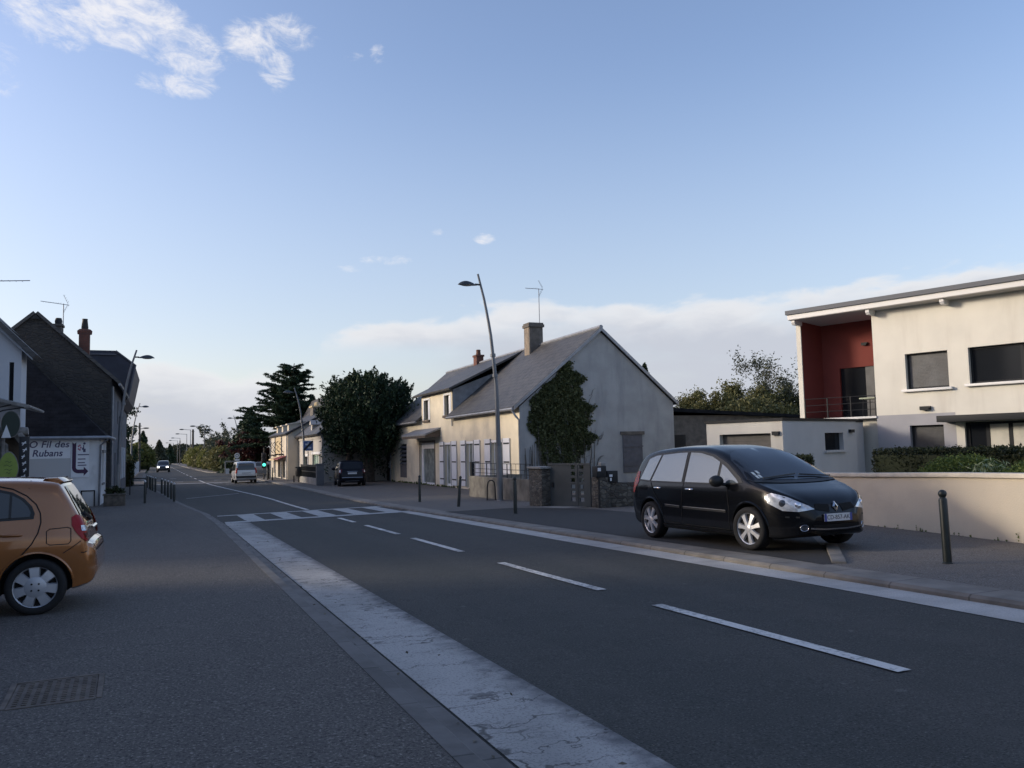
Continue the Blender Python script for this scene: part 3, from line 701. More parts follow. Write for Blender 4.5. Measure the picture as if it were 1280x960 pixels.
# roof: white fascia with grey edge, overhanging, falling gently to the back
mb = MB(); mb.prism([(-.62, EZ2+.02), (9.4, EZ2-.35), (9.4, EZ2-.16), (-.62, EZ2+.21)], FB-.4, 3.12, 'Y'); rf = par('roof', mb, M_whitew)
mb = MB(); mb.prism([(-.70, EZ2+.215), (9.5, EZ2-.155), (9.5, EZ2+.01), (-.70, EZ2+.38)], FB-.45, 3.17, 'Y'); par('roof_edge', mb, M_roofe, rf)
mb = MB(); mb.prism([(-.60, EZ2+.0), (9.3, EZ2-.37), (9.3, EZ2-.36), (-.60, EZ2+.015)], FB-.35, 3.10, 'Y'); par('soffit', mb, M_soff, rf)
for yy in (2.95, -.10, -2.75, -5.6, -8.4):
    mb = MB(); mb.prism([(-.52, EZ2-.10), (-.45, EZ2-.19), (.06, EZ2-.19), (.06, EZ2-.02), (-.52, EZ2+.0)], yy-.07, yy+.07, 'Y'); par('rafter_end', mb, M_whitew, rf)
def win(h, kind, sill=True):
    a, b, c, e = h
    mb = MB(); mb.box(.17, .235, a+.003, a+.07, c+.003, e-.003); mb.box(.17, .235, b-.07, b-.003, c+.003, e-.003); mb.box(.17, .235, a+.073, b-.073, e-.07, e-.003); mb.box(.17, .235, a+.073, b-.073, c+.003, c+.07)
    W = par('window', mb, M_anth)
    if kind == 'glass':
        mb = MB(); mb.box(.165, .238, (a+b)/2-.28, (a+b)/2-.18, c+.073, e-.073); par('mullion', mb, M_anth, W)
        mb = MB(); mb.box(.2, .215, a+.073, (a+b)/2-.283, c+.073, e-.073); mb.box(.2, .215, (a+b)/2-.177, b-.073, c+.073, e-.073); par('pane', mb, M_glassd, W)
    else:
        mb = MB(); mb.box(.19, .21, a+.073, b-.073, c+.073, e-.073); par('roller_shutter', mb, kind, W)
    if sill:
        mb = MB(); mb.box(-.16, .165, a-.13, b+.13, c-.09, c-.002); par('sill', mb, M_whitew, W, bevel=.01)
    return W
win(w1, M_shut); win(w2, 'glass'); win(w3, M_shutd, False)
a, b, c, e = w4
mb = MB()
for yy in (a+.06, -5.35, -4.45, -3.75, b-.06): mb.box(.12, .22, yy-.06, yy+.06, c+.003, e-.003)
mb.box(.121, .219, a+.12, b-.12, c+.004, c+.08); mb.box(.121, .219, a+.12, b-.12, e-.08, e-.004)
W = par('bay_window', mb, M_anth)
mb = MB(); mb.box(.165, .17, a+.12, b-.12, c+.08, e-.08); par('pane', mb, M_glassd, W)
mb = MB(); mb.box(.125, .16, -4.38, -3.82, .7, e-.09); mb.box(.125, .16, -5.28, -4.52, .9, e-.09); mb.box(.125, .16, a+.13, -5.42, .9, e-.09); par('blind', mb, M_curt2, W)
mb = MB(); mb.box(-.75, .1, a-.3, b+.62, e+.02, e+.24); par('awning_box', mb, M_anth, W, bevel=.02)
mb = MB(); mb.box(-.12, -.001, -1.98, -1.62, 2.60, 2.72); mb.box(-.16, -.12, -1.95, -1.65, 2.58, 2.66); par('wall_lamp', mb, M_anth)
# flat roofed annex with the garage
AX = -6.52; AW = 2.95; AZ = 2.24
AN = thing('garage_annex', 'low flat roofed white garage annex below the red loggia', 'garage', (mx, my, 0), rz)
mb = MB()
mb.wall(lambda u, z, d: (AX+d, u, z), 0, AW, zg-.2, AZ, [(.44, 2.42, zg-.15, 1.85)], .28, 0)
rw = (-3.88, -2.60, 1.24, 1.84)
mb.wall(lambda u, z, d: (u, d, z), AX, -1.66, zg-.2, AZ, [rw], .25, 1)
mb.face([(-1.66, 0, zg-.2), (-1.66, .55, zg-.2), (-1.66, .55, AZ), (-1.66, 0, AZ)], 1)
mb.wall(lambda u, z, d: (u, .55+d, z), -1.66, -.004, zg-.2, AZ, [(-1.55, -.75, zg-.15, 1.83)], .12, 1)
mb.face([(AX, AW, zg-.2), (-.004, AW, zg-.2), (-.004, AW, AZ), (AX, AW, AZ)], 1)
mb.face([(AX+.01, .01, AZ-.02), (-1.67, .01, AZ-.02), (-1.67, AW, AZ-.02), (AX+.01, AW, AZ-.02)], 1); mb.face([(-1.67, .56, AZ-.02), (-.01, .56, AZ-.02), (-.01, AW, AZ-.02), (-1.67, AW, AZ-.02)], 1)
par('wall', mb, [M_mod, M_annex], AN)
mb = MB(); mb.box(AX-.04, AX+.2, -.04, AW+.04, AZ+.001, AZ+.09); mb.box(AX+.201, -1.62, -.04, .2, AZ+.001, AZ+.09); mb.box(-1.86, -1.62, .201, .75, AZ+.001, AZ+.09); mb.box(-1.619, -.06, .51, .75, AZ+.001, AZ+.09); mb.box(AX+.201, -.06, AW-.2, AW+.04, AZ+.001, AZ+.09)
par('parapet_cap', mb, M_anth, AN)
mb = MB(); mb.box(AX+.2, AX+.25, .443, 2.417, zg-.14, 1.847); par('garage_door', mb, M_gdoor, AN)
mb = MB(); mb.box(rw[0]+.003, rw[1]-.003, .16, .2, rw[2]+.003, rw[3]-.003); W = par('window', mb, M_glassd, AN)
mb = MB(); mb.box(rw[0]-.08, rw[1]+.08, -.1, .15, rw[2]-.08, rw[2]-.002); par('sill', mb, M_annex, W)
mb = MB(); mb.box(-1.547, -.753, .6, .64, zg-.14, 1.827); par('door', mb, M_anth, AN)
mb = MB(); mb.box(-2.22, -1.95, -.1, -.001, 1.84, 1.95); par('wall_lamp', mb, M_anth, AN)
mb = MB(); mb.box(AX-.1, AX-.001, .10, .34, 1.78, 1.9); par('wall_lamp', mb, M_anth, AN)
# little table on the terrace
T = thing('patio_table', 'pale green table top behind the railing of the red loggia', 'table', tuple(Matrix.Translation((mx, my, 0)) @ Matrix.Rotation(rz, 4, 'Z') @ Vector((.75, .45, 2.456))), rz)
M_pgreen = pm('pale_green', (.42, .47, .34), .6)
mb = MB(); mb.prism([(-.4, -.38), (.4, -.38), (.4, .38), (-.4, .38)], .68, .73, 'Z'); mb.build('table_top', M_pgreen, T, bevel=.02)
for a in (-.3, .3):
    for b in (-.3, .3):
        mb = MB(); mb.tube([(a, b, 0), (a*.9, b*.9, .68)], .018, 6); mb.build('leg', M_anth, T)

# ---------------------------------------------------------------- rendered boundary wall with pale coping
M_bw = pm('boundary_render', (.60, .53, .42), .9, noise=(.8, .06), bump=(50, .2), stain=((.7, .7, 1.5), (.50, .43, .345), .6))
M_cop = pm('coping', (.64, .58, .48), .8, noise=(2, .15))
base = [(15.5, 17.6), (13.55, 15.2), (12.75, 12.75), (12.25, 10.5), (11.82, 8.7), (11.2, 6.0), (10.6, 3.0), (9.9, -1)]
T = thing('boundary_wall', 'cream rendered curving garden wall with a pale coping behind the lone bollard', 'garden wall', (12.25, 10.5, 0))
L = Matrix.Translation((-12.25, -10.5, 0))
# smooth the line
def cat_line(P, sub):
    P = [Vector(p) for p in P]; out = []
    for i in range(len(P)-1):
        p0 = P[max(0, i-1)]; p1 = P[i]; p2 = P[i+1]; p3 = P[min(len(P)-1, i+2)]
        for k in range(sub):
            u = k/sub
            out.append(.5*((2*p1)+(p2-p0)*u+(2*p0-5*p1+4*p2-p3)*u*u+(3*p1-p0-3*p2+p3)*u**3))
    return out+[P[-1]]
ln = cat_line(base, 5)
def along(mb, ln, off0, off1, zf0, zf1):
    pts = []
    for i, p in enumerate(ln):
        d = (ln[min(i+1, len(ln)-1)]-ln[max(i-1, 0)]).normalized(); n = Vector((d.y, -d.x))   # n: left of travel reversed
        n = -n if n.x > 0 else n                                                        # towards the road
        a = p-n*off0; b = p-n*off1
        pts += [(a.x, a.y, zf0(p)), (b.x, b.y, zf0(p)), (b.x, b.y, zf1(p)), (a.x, a.y, zf1(p))]
    k = len(ln)
    fs = [(4*i+j, 4*i+(j+1) % 4, 4*(i+1)+(j+1) % 4, 4*(i+1)+j) for i in range(k-1) for j in range(4)]+[(3, 2, 1, 0), (4*k-4, 4*k-3, 4*k-2, 4*k-1)]
    mb.faces(pts, fs)
topz = lambda p: pw([(-1, 1.02), (6, .95), (10, .88), (13, .80), (18, .70)], p.y)
mb = MB(L); along(mb, ln, 0, .22, lambda p: pav(p.x, p.y)-.25, topz); mb.build('wall', M_bw, T, smooth=30)
mb = MB(L); along(mb, ln, -.05, .27, lambda p: topz(p)+.001, lambda p: topz(p)+.075); mb.build('coping', M_cop, T, bevel=.012)
# garden behind it
mb = MB(); pts = [(p.x+.2, p.y) for p in ln]+[(40, -1), (40, 24), (17, 24)]
mb.face([(x, y, -.28) for x, y in pts]); o = mb.build('garden_ground', M_soil); o['kind'] = 'structure'
# ---------------------------------------------------------------- left side of the street
M_wblue = pm('white_render', (.50, .52, .55), .9, noise=(.8, .05), bump=(40, .2))
M_shopw = pm('low_shop_render', (.66, .66, .66), .9, noise=(1.2, .08), bump=(30, .25), stain=((1.2, 1.2, .6), (.30, .29, .28), .6))
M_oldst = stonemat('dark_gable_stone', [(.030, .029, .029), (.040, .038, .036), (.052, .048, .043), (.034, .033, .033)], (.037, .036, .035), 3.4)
M_blued = pm('dark_blue_cladding', (.028, .031, .048), .6, noise=(2, .15))
M_greyf = pm('grey_house_front', (.12, .125, .14), .9, noise=(1, .12))
M_beam = pm('weathered_beam', (.22, .21, .20), .8, noise=(5, .3))
M_lime = pm('lime_sign', (.27, .36, .075), .6, noise=(3, .12))
M_olive = pm('olive_sign', (.12, .19, .05), .6, noise=(3, .15))
M_dkgreen = pm('dark_green_board', (.03, .045, .035), .6)
M_black = pm('black_paint', (.018, .019, .022), .5)
M_purple = pm('purple_ink', (.055, .02, .06), .6)
M_ink = pm('blue_ink', (.075, .065, .13), .6)
M_pink = pm('pink_ink', (.42, .16, .22), .6)
M_signw = pm('sign_white', (.74, .75, .77), .6, noise=(1.5, .04))
M_signg = pm('sign_grey', (.48, .48, .48), .7)

# white house, gable end towards us
wy, wr = 33.0, -4.62
WH = thing('white_house', 'white rendered gabled house at the left edge, green signs beneath it', 'house', (-6.5, wy, g(33)))
L = Matrix.Translation((6.5, -wy, -g(33)))
ez = 5.42; rx_ = -8.3; rz_ = ez+(wr-rx_)*1.02; wq = -6.0; yq = 34.2      # a shallow front gable with the body of the house set back behind it
zr = lambda x: ez+(wr-x)*1.02
mb = MB(L)
mb.wall(lambda u, z, d: (u, wy+d, z), -12.0, wr, g(33)-.2, ez, [(-4.98, -4.84, 3.55, 4.9), (-7.9, -6.9, 3.2, 4.7)], .15)
mb.face([(-12, wy, ez), (wr, wy, ez), (rx_, wy, rz_)])
mb.face([(wr, wy, g(33)-.2), (wr, yq, g(33)-.2), (wr, yq, ez), (wr, wy, ez)]); mb.face([(wq, yq, g(33)-.2), (wr, yq, g(33)-.2), (wr, yq, ez), (wq, yq, zr(wq))])
mb.face([(wq, yq, g(33)-.2), (wq, 40.2, g(33)-.2), (wq, 40.2, zr(wq)-.2), (wq, yq, zr(wq)-.2)])
mb.face([(-12, 40.2, g(33)-.2), (wq, 40.2, g(33)-.2), (wq, 40.2, zr(wq)-.2), (rx_, 40.2, rz_), (-12, 40.2, ez)])
mb.face([(-12, wy, g(33)-.2), (-12, 40.2, g(33)-.2), (-12, 40.2, ez), (-12, wy, ez)])
mb.build('wall', M_wblue, WH)
mb = MB(L); slab(mb, (wr+.38, ez-.38), (rx_, rz_), wy-.25, yq+.1, .16); slab(mb, (wq+.2, zr(wq)-.2), (rx_, rz_), yq+.101, 40.4, .16); slab(mb, (-12.4, ez-.38), (rx_, rz_), wy-.25, 40.4, .16); r_ = mb.build('roof', M_slate, WH)
mb = MB(L); mb.prism([(wr+.36, ez-.46), (rx_, rz_-.10), (rx_, rz_-.02), (wr+.36, ez-.39)], wy-.22, wy-.19, 'Y'); mb.build('verge', M_zinc, r_)
mb = MB(L); mb.box(-4.977, -4.843, wy+.1, wy+.13, 3.553, 4.897); mb.build('slit_window', M_glassd, WH)
mb = MB(L); mb.box(-7.897, -6.903, wy+.1, wy+.13, 3.203, 4.697); mb.build('window', M_glassd, WH)
# unseen row house added nearer than the frame shows; its bulk shades the street
NH = thing('added_row_house', 'plain unseen row house added next to the white house to shade the street', 'house', (-9, 24, g(24)))
nx, n0, n1, nd = -6.4, 19.5, 31.0, 3.0
Ln = Matrix.Translation((9, -24, -g(24)))
mb = MB(Ln); mb.prism([(nx, g(30)-.2), (nx, 5.6), (nx-nd, 9.), (nx-2*nd, 5.6), (nx-2*nd, g(30)-.2)], n0, n1, 'Y'); mb.build('wall', M_greyf, NH)
mb = MB(Ln); slab(mb, (nx+.3, 5.3), (nx-nd, 9.02), n0-.15, n1+.15, .14); slab(mb, (nx-2*nd-.3, 5.3), (nx-nd, 9.02), n0-.15, n1+.15, .14); mb.build('roof', M_slate, NH)
NB = thing('added_row_house', 'unseen rendered row house added by the parking forecourt to shade the near road', 'house', (-9, 0, 0))  # second unseen house, added to keep low sun off the near kerb
Lb = Matrix.Translation((9, 0, 0))
mb = MB(Lb); mb.prism([(nx, -.4), (nx, 5.6), (nx-nd, 9.), (nx-2*nd, 5.6), (nx-2*nd, -.4)], -24, 14.5, 'Y'); mb.build('wall', M_greyf, NB)
mb = MB(Lb); slab(mb, (nx+.3, 5.3), (nx-nd, 9.02), -24.15, 14.65, .14); slab(mb, (nx-2*nd-.3, 5.3), (nx-nd, 9.02), -24.15, 14.65, .14); mb.build('roof', M_slate, NB)
for yy in (-8, -3, 2, 7):
    mb = MB(Lb); mb.box(nx+.003, nx+.05, yy, yy+1.4, .4, 2.3); mb.build('window', M_glassd, NB)
for yy in (22.5, 25, 28):
    mb = MB(Matrix.Translation((9, -24, -g(24)))); mb.box(nx+.003, nx+.05, yy, yy+1.2, .6, 2.2); mb.build('window', M_glassd, NH)
antenna('television aerial whose boom pokes in above the white house at the left edge', (-6.5, 34.2, 7.25), R(-5), .68, 1.95, 8)
# covered terrace: sloping glass canopy on posts
CP = thing('glass_canopy', 'sloping glass canopy with curved ribs on the white house', 'canopy', (-5.0, 30.5, g(30)))
L = Matrix.Translation((5.0, -30.5, -g(30)))
M_clear = pm('canopy_glass', (.45, .50, .52), .12, spec=.7); M_clear.node_tree.nodes['Principled BSDF'].inputs['Alpha'].default_value = .35
mb = MB(L); mb.prism([(-9, 4.55), (-3.95, 3.22), (-3.95, 3.24), (-9, 4.57)], 29.6, 32.98, 'Y'); mb.build('glass_sheet', M_clear, CP)
mb = MB(L)
for yy in (29.6, 31.2, 32.9): mb.prism([(-9, 4.46), (-3.93, 3.12), (-3.93, 3.21), (-9, 4.54)], yy-.04, yy+.04, 'Y')
mb.tube([(-3.93, 29.55, 3.17), (-3.93, 32.95, 3.17)], .05, 8); mb.build('frame', M_beam, CP)
mb = MB(L)
for k in range(5): mb.tube([(-4.95-.35*k, 29.62, 2.9+.02*k), (-4.6-.33*k, 29.62, 3.05+.04*k), (-4.05-.34*k, 29.62, 3.14+.085*k)], .022, 6)
mb.tube([(-8, 29.62, 3.32), (-4.75, 29.62, 3.30)], .035, 6); mb.build('rib', M_black, CP)
mb = MB(L); mb.tube([(-4.62, 29.8, g(30)), (-4.62, 29.8, 2.2)], .06, 8); mb.build('post', M_beam, CP)
# shop front stall: dark boarding under a weathered beam
SF = thing('shop_front', 'dark boarded shop stall under a weathered beam by the white house', 'shop front', (-5.2, 30.0, g(30)))
L = Matrix.Translation((5.2, -30.0, -g(30)))
mb = MB(L); mb.box(-9, -4.0, 30.3, 30.5, g(30)-.1, 2.28); mb.build('boarding', M_brown, SF)
mb = MB(L); mb.tube([(-9, 30.1, 2.36), (-6.2, 30.1, 2.36), (-5.0, 30.1, 2.36), (-4.25, 30.1, 2.40), (-3.98, 30.1, 2.42)], [.16, .16, .19, .15, .12], 8); mb.tube([(-4.9, 30.1, 2.2), (-4.6, 30.1, 1.95), (-4.55, 30.1, 1.6)], [.12, .10, .06], 7); mb.tube([(-4.25, 30.05, 2.3), (-4.1, 30.0, 2.05), (-4.12, 30.0, 1.75)], [.16, .14, .05], 7); mb.build('beam', M_beam, SF, smooth=50)
def disc(name, c, rx, rz, mat, label, egg=0., th=.05):
    T = thing(name, label, 'sign', c)
    def ring(s): return [((1-egg*math.sin(a))*rx*s*math.cos(a), rz*s*math.sin(a)) for a in [2*PI*k/40 for k in range(40)]]
    mb = MB(); mb.prism(ring(1.), -th/2, th/2, 'Y'); mb.build('rim', M_beam, T)
    mb = MB(); mb.prism(ring(.94), -th/2-.012, th/2+.012, 'Y'); mb.build('face', mat, T)
    return T
T = disc('hanging_sign', (-5.12, 29.4, 2.76), .48, .48, M_olive, 'round olive green sign hanging under the glass canopy at the left edge')
mb = MB()
for zz in (.12, -.12): mb.box(-.38, .38, -.042, -.038, zz-.012, zz+.012)
mb.tube([(0, 0, .47), (0, .15, .62)], .015, 5); mb.build('detail', M_dkgreen, T)
T = disc('hanging_sign', (-4.38, 29.55, 2.62), .26, .42, M_dkgreen, 'dark green oval sign next to the round olive one', 0)
mb = MB(); mb.prism([(-.24, -.42), (.02, -.42), (-.11, -.02)], -.05, -.04, 'Y'); mb.build('pale_triangle', M_signw, T)
T = disc('egg_sign', (-4.38, 29.3, 1.32), .27, .46, M_lime, 'lime green egg shaped sign with script standing behind the orange hatchback', .18)
mb = MB()
for zz, w_ in ((.14, .16), (.02, .22), (-.1, .2), (-.2, .12)): mb.tube([(-w_/2, -.04, zz), (-w_/6, -.04, zz+.03), (w_/6, -.04, zz-.02), (w_/2, -.04, zz+.02)], .008, 4)
mb.build('script', M_dkgreen, T)
T = thing('board_sign', 'narrow upright black board with white marks by the egg shaped sign', 'sign', (-3.98, 29.4, g(29.4)))
mb = MB(); mb.box(-.14, .14, -.03, .03, 1.0, 2.75); mb.build('board', M_black, T, bevel=.01)
for k, (w0, w1) in enumerate([(-.07, .05), (-.04, .07), (-.07, .02), (-.05, .06), (-.02, .07), (-.07, .05), (-.05, .03)]):
    z = 2.48-k*.205; mb = MB()
    mb.prism([(w0, z), (w0+.035, z), (w1, z+.12), (w1-.02, z+.13)], -.036, -.031, 'Y'); mb.box(w0, w1, -.0361, -.0311, z+.055, z+.085); mb.build('pale_mark', M_signw, T)

mb = MB(); mb.box(-.10, .10, -.02, .02, 0, .999); mb.build('leg', M_black, T)

# low shop with painted sign wall and hipped slate roof
sy, sx = 41.0, -2.62
LS = thing('low_shop', 'low white shop with a dark hipped slate roof and a painted sign wall', 'shop', (sx, sy, g(41)))
L = Matrix.Translation((-sx, -sy, -g(41)))
ze = 2.45
mb = MB(L)
mb.face([(-9, sy, g(41)-.2), (sx, sy, g(41)-.2), (sx, sy, ze), (-9, sy, ze)])
mb.wall(lambda u, z, d: (sx-d, u, z), sy, 45.0, g(41)-.2, ze, [(42.3, 43.3, .4, 1.75)], .15)
mb.face([(-9, 45, g(41)-.2), (sx, 45, g(41)-.2), (sx, 45, ze), (-9, 45, ze)]); mb.face([(-9, sy, g(41)-.2), (-9, 45, g(41)-.2), (-9, 45, ze), (-9, sy, ze)])
mb.box(-3.25, sx+.03, sy-.03, sy-.002, g(41)-.1, .15)
mb.build('wall', M_shopw, LS)
mb = MB(L); ht = (-6.35, 44.98, 6.62)
mb.face([(-9.5, sy-.25, ze+.02), (sx+.28, sy-.25, ze+.02), ht, (-9.5, 44.98, 6.62)]); mb.face([(sx+.28, sy-.25, ze+.02), (sx+.28, 44.98, ze+.02), ht])
mb.face([(-9.5, sy-.25, ze-.06), (sx+.28, sy-.25, ze-.06), (sx+.28, 44.98, ze-.06), (-9.5, 44.98, ze-.06)])
mb.face([(-9.5, sy-.25, ze-.06), (sx+.28, sy-.25, ze-.06), (sx+.28, sy-.25, ze+.02), (-9.5, sy-.25, ze+.02)]); mb.face([(sx+.28, sy-.25, ze-.06), (sx+.28, 44.98, ze-.06), (sx+.28, 44.98, ze+.02), (sx+.28, sy-.25, ze+.02)])
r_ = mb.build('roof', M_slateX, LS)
mb = MB(L); mb.tube([(-9.5, sy-.32, ze-.02), (sx+.34, sy-.32, ze-.02), (sx+.36, 44.9, ze-.02)], .075, 8); mb.build('gutter', M_zinc, LS, smooth=50)
mb = MB(L); mb.tube([(sx+.3, sy-.28, ze-.1), (sx+.02, sy-.06, ze-.35), (sx-.02, sy-.07, g(41))], .045, 8); mb.build('downpipe', M_zinc, LS, smooth=50)
mb = MB(L); mb.box(sx-.12, sx-.1, 42.303, 43.297, .403, 1.747); mb.build('window', M_glassd, LS)
mb = MB(L); mb.box(sx-.02, sx+.08, 42.1, 43.5, 1.76, 1.9); mb.box(sx-.02, sx+.06, 42.15, 43.45, .3, .395); mb.build('sill', M_beam, LS)
# painted sign panels (flat things on the wall)
SG = thing('wall_sign', 'white shop sign lettered in violet with the name above a blank grey panel', 'sign', (-4.62, sy-.02, 1.97))
mb = MB(); mb.box(-.90, .83, -.012, .018, -.42, .44); mb.build('panel', M_signw, SG)
text_part('lettering', 'O Fil des', .40, frame((-.0, -.016, .18), (1, 0, 0), (0, 0, 1)), M_ink, SG, shear=.18, bold=.006, spacing=1.05)
text_part('lettering', 'Rubans', .40, frame((-.06, -.016, -.20), (1, 0, 0), (0, 0, 1)), M_ink, SG, shear=.18, bold=.006, spacing=1.0)
T = thing('blank_panel', 'plain grey painted panel under the violet shop sign', 'panel', (-4.62, sy-.02, .9))
mb = MB(); mb.box(-.90, .83, -.006, .018, -.75, .64); mb.build('panel', M_signg, T)
AR = thing('arrow_sign', 'white panel with a dark purple arrow bending right and small print', 'sign', (-3.42, sy-.02, 1.5))
mb = MB(); mb.box(-.34, .36, -.012, .018, -.8, .86); mb.build('panel', M_signw, AR)
mb = MB()
arc = [(.17+.17*math.cos(a)*-1, -.42-.17*math.sin(a)) for a in [PI/2*k/8 for k in range(9)]]
out = [(-.30+.0, .74), (-.225, .66), (-.15, .74), (-.15, -.36)]+[(-.05-.10*math.cos(PI/2*k/6), -.36-.10*math.sin(PI/2*k/6)) for k in range(1, 7)]+[(.16, -.46), (.16, -.34), (.34, -.54), (.16, -.74), (.16, -.62)]+[(-.05-.25*math.sin(PI/2*k/6), -.37-.25*math.cos(PI/2*k/6)) for k in range(0, 7)]
mb.prism(out, -.020, -.0125, 'Y'); mb.build('arrow', M_purple, AR)
mb = MB()
for z, w_ in ((.19, .44), (-.0, .30), (-.16, .28), (-.27, .34)): mb.box(-.08, -.08+w_, -.017, -.0125, z-.022, z+.022)
mb.box(.12, .16, -.017, -.0125, .3, .62); mb.ellip((.17, -.015, .68), (.05, .004, .05), 8, 6); mb.box(.08, .12, -.017, -.0125, .40, .50); mb.box(.161, .22, -.017, -.0125, .3, .45)
mb.build('small_print', M_ink, AR)
mb = MB()
for a_ in range(5): mb.ellip((-.02+.05*math.cos(a_*1.26), -.015, .50+.10*math.sin(a_*1.26)), (.035, .004, .045), 8, 6)
mb.build('pink_motif', M_pink, AR)
for x0, x1, z1, lab in ((-4.1, -3.42, .12, 'wide pale grey electrical cabinet against the painted sign wall'), (-3.30, -2.80, .12, 'narrow dark framed grey cabinet at the corner of the low shop')):
    T = thing('utility_cabinet', lab, 'cabinet', ((x0+x1)/2, sy-.25, g(41)+LP)); hh = z1-(g(41)+LP); ww = (x1-x0)/2
    mb = MB(); mb.box(-ww, ww, -.18, .2, 0, hh); mb.build('case', M_signg, T, bevel=.015)
    mb = MB(); mb.box(-ww-.03, -ww+.02, -.2, -.181, 0, hh+.02); mb.box(ww-.02, ww+.03, -.2, -.181, 0, hh+.02); mb.box(-ww-.03, ww+.03, -.2, -.181, hh-.03, hh+.02); mb.build('door_frame', M_dark, T)
# dark stone gable house
gy, gr = 45.0, -2.43
GH = thing('gable_house', 'tall dark stone gabled house with a red brick chimney on its slope', 'house', (gr, gy, g(45)))
L = Matrix.Translation((-gr, -gy, -g(45)))
ge, ga_, gz = 5.45, -5.75, 8.5
gl_ = -9.06
mb = MB(L); 
for yy in (gy, 55.): mb.face([(gl_, yy, g(45)-.2), (gr, yy, g(45)-.2), (gr, yy, ge), (ga_, yy, gz), (gl_, yy, ge)])
mb.wall(lambda u, z, d: (gr-d, u, z), gy, 55, g(45)-.2, ge, [(46.2, 47.2, .3, 2.0), (48.6, 49.6, -.5, 1.8), (51, 52, .3, 2.0), (46.4, 47.2, 3.4, 4.7), (50.8, 51.8, 3.4, 4.7)], .15, 1)
mb.face([(gl_, gy, g(45)-.2), (gl_, 55, g(45)-.2), (gl_, 55, ge), (gl_, gy, ge)])
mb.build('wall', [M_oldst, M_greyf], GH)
mb = MB(L); slab(mb, (gr+.32, ge-.30), (ga_, gz), gy-.12, 55.1, .14); slab(mb, (gl_-.3, ge-.3), (ga_, gz), gy-.12, 55.1, .14); r_ = mb.build('roof', M_slate, GH)
mb = MB(L); mb.prism([(-5.95, gz-.28), (-5.55, gz-.28), (ga_, gz-.05)], gy-.17, gy-.121, 'Y'); mb.build('ridge_end', M_dark, r_)
mb = MB(L); mb.box(-3.91, -3.45, gy+.05, gy+.6, 5.9, 7.62); mb.lathe([(.32, 7.62), (.34, 7.78), (.26, 7.86)], 16, Matrix.Translation((-3.68, gy+.4, 0))); c_ = mb.build('chimney', M_brick, r_)
mb = MB(L); mb.lathe([(.15, 7.86), (.16, 7.95), (.12, 8.32), (.13, 8.38)], 12, Matrix.Translation((-3.68, gy+.4, 0))); mb.build('chimney_pot', M_dark, c_, smooth=40)
mb = MB(L); mb.box(-5.05, -4.72, gy+.6, gy+1.2, 7.3, 8.02); mb.box(-5.13, -4.64, gy+.52, gy+1.28, 8.02, 8.12); c_ = mb.build('chimney', M_chimside, r_)
mb = MB(L); mb.lathe([(.15, 8.12), (.17, 8.3), (.13, 8.45)], 10, Matrix.Translation((-4.88, gy+.9, 0))); mb.build('chimney_pot', M_dark, c_, smooth=40)
mb = MB(L); mb.tube([(gr+.36, gy-.1, ge-.32), (gr+.36, 55, ge-.32)], .07, 8); mb.build('gutter', M_zinc, GH, smooth=50)
mb = MB(L); mb.tube([(gr+.05, gy+.25, ge-.4), (gr+.05, gy+.25, g(45))], .05, 8); mb.build('downpipe', M_zinc, GH, smooth=50)
for a, b, c, e in [(46.2, 47.2, .3, 2.0), (48.6, 49.6, -.5, 1.8), (51, 52, .3, 2.0), (46.4, 47.2, 3.4, 4.7), (50.8, 51.8, 3.4, 4.7)]:
    mb = MB(L); mb.box(gr-.13, gr-.1, a+.003, b-.003, c+.003, e-.003); mb.build('window', M_glassd, GH)
antenna('spiky television aerial behind the ridge of the dark stone gable', (-4.72, gy+1.3, 7.3), R(188), 1.95, 1.0, 8)
# dark clad upper storey further along, jutting over the pavement
bx = thing('mansard_house', 'dark blue slate clad house with a jutting mansard beyond the stone gable', 'house', (-3, 56, g(56)))
L = Matrix.Translation((3, -56, -g(56)))
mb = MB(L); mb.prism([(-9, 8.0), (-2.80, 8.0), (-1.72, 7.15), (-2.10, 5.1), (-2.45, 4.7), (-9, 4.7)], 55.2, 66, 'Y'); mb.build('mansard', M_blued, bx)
mb = MB(L); mb.box(-9, -2.55, 55.15, 66, g(60)-.2, 4.69); mb.build('wall', M_greyf, bx)
mb = MB(L); mb.box(-5, -2.75, 55.1, 55.19, 7.72, 7.80); mb.tube([(-2.78, 55.15, 7.98), (-1.68, 55.15, 7.12), (-2.06, 55.15, 5.1)], .06, 6); mb.build('edge_trim', M_lilac, bx)
for yy in (57, 59.5, 62):
    mb = MB(L); mb.box(-2.549, -2.5, yy, yy+1.1, .2, 2.2); mb.build('shutter', M_wblue, bx)
# planter, hedge cube, white fence
M_plank = pm('planter_timber', (.10, .085, .07), .8, noise=(6, .3))
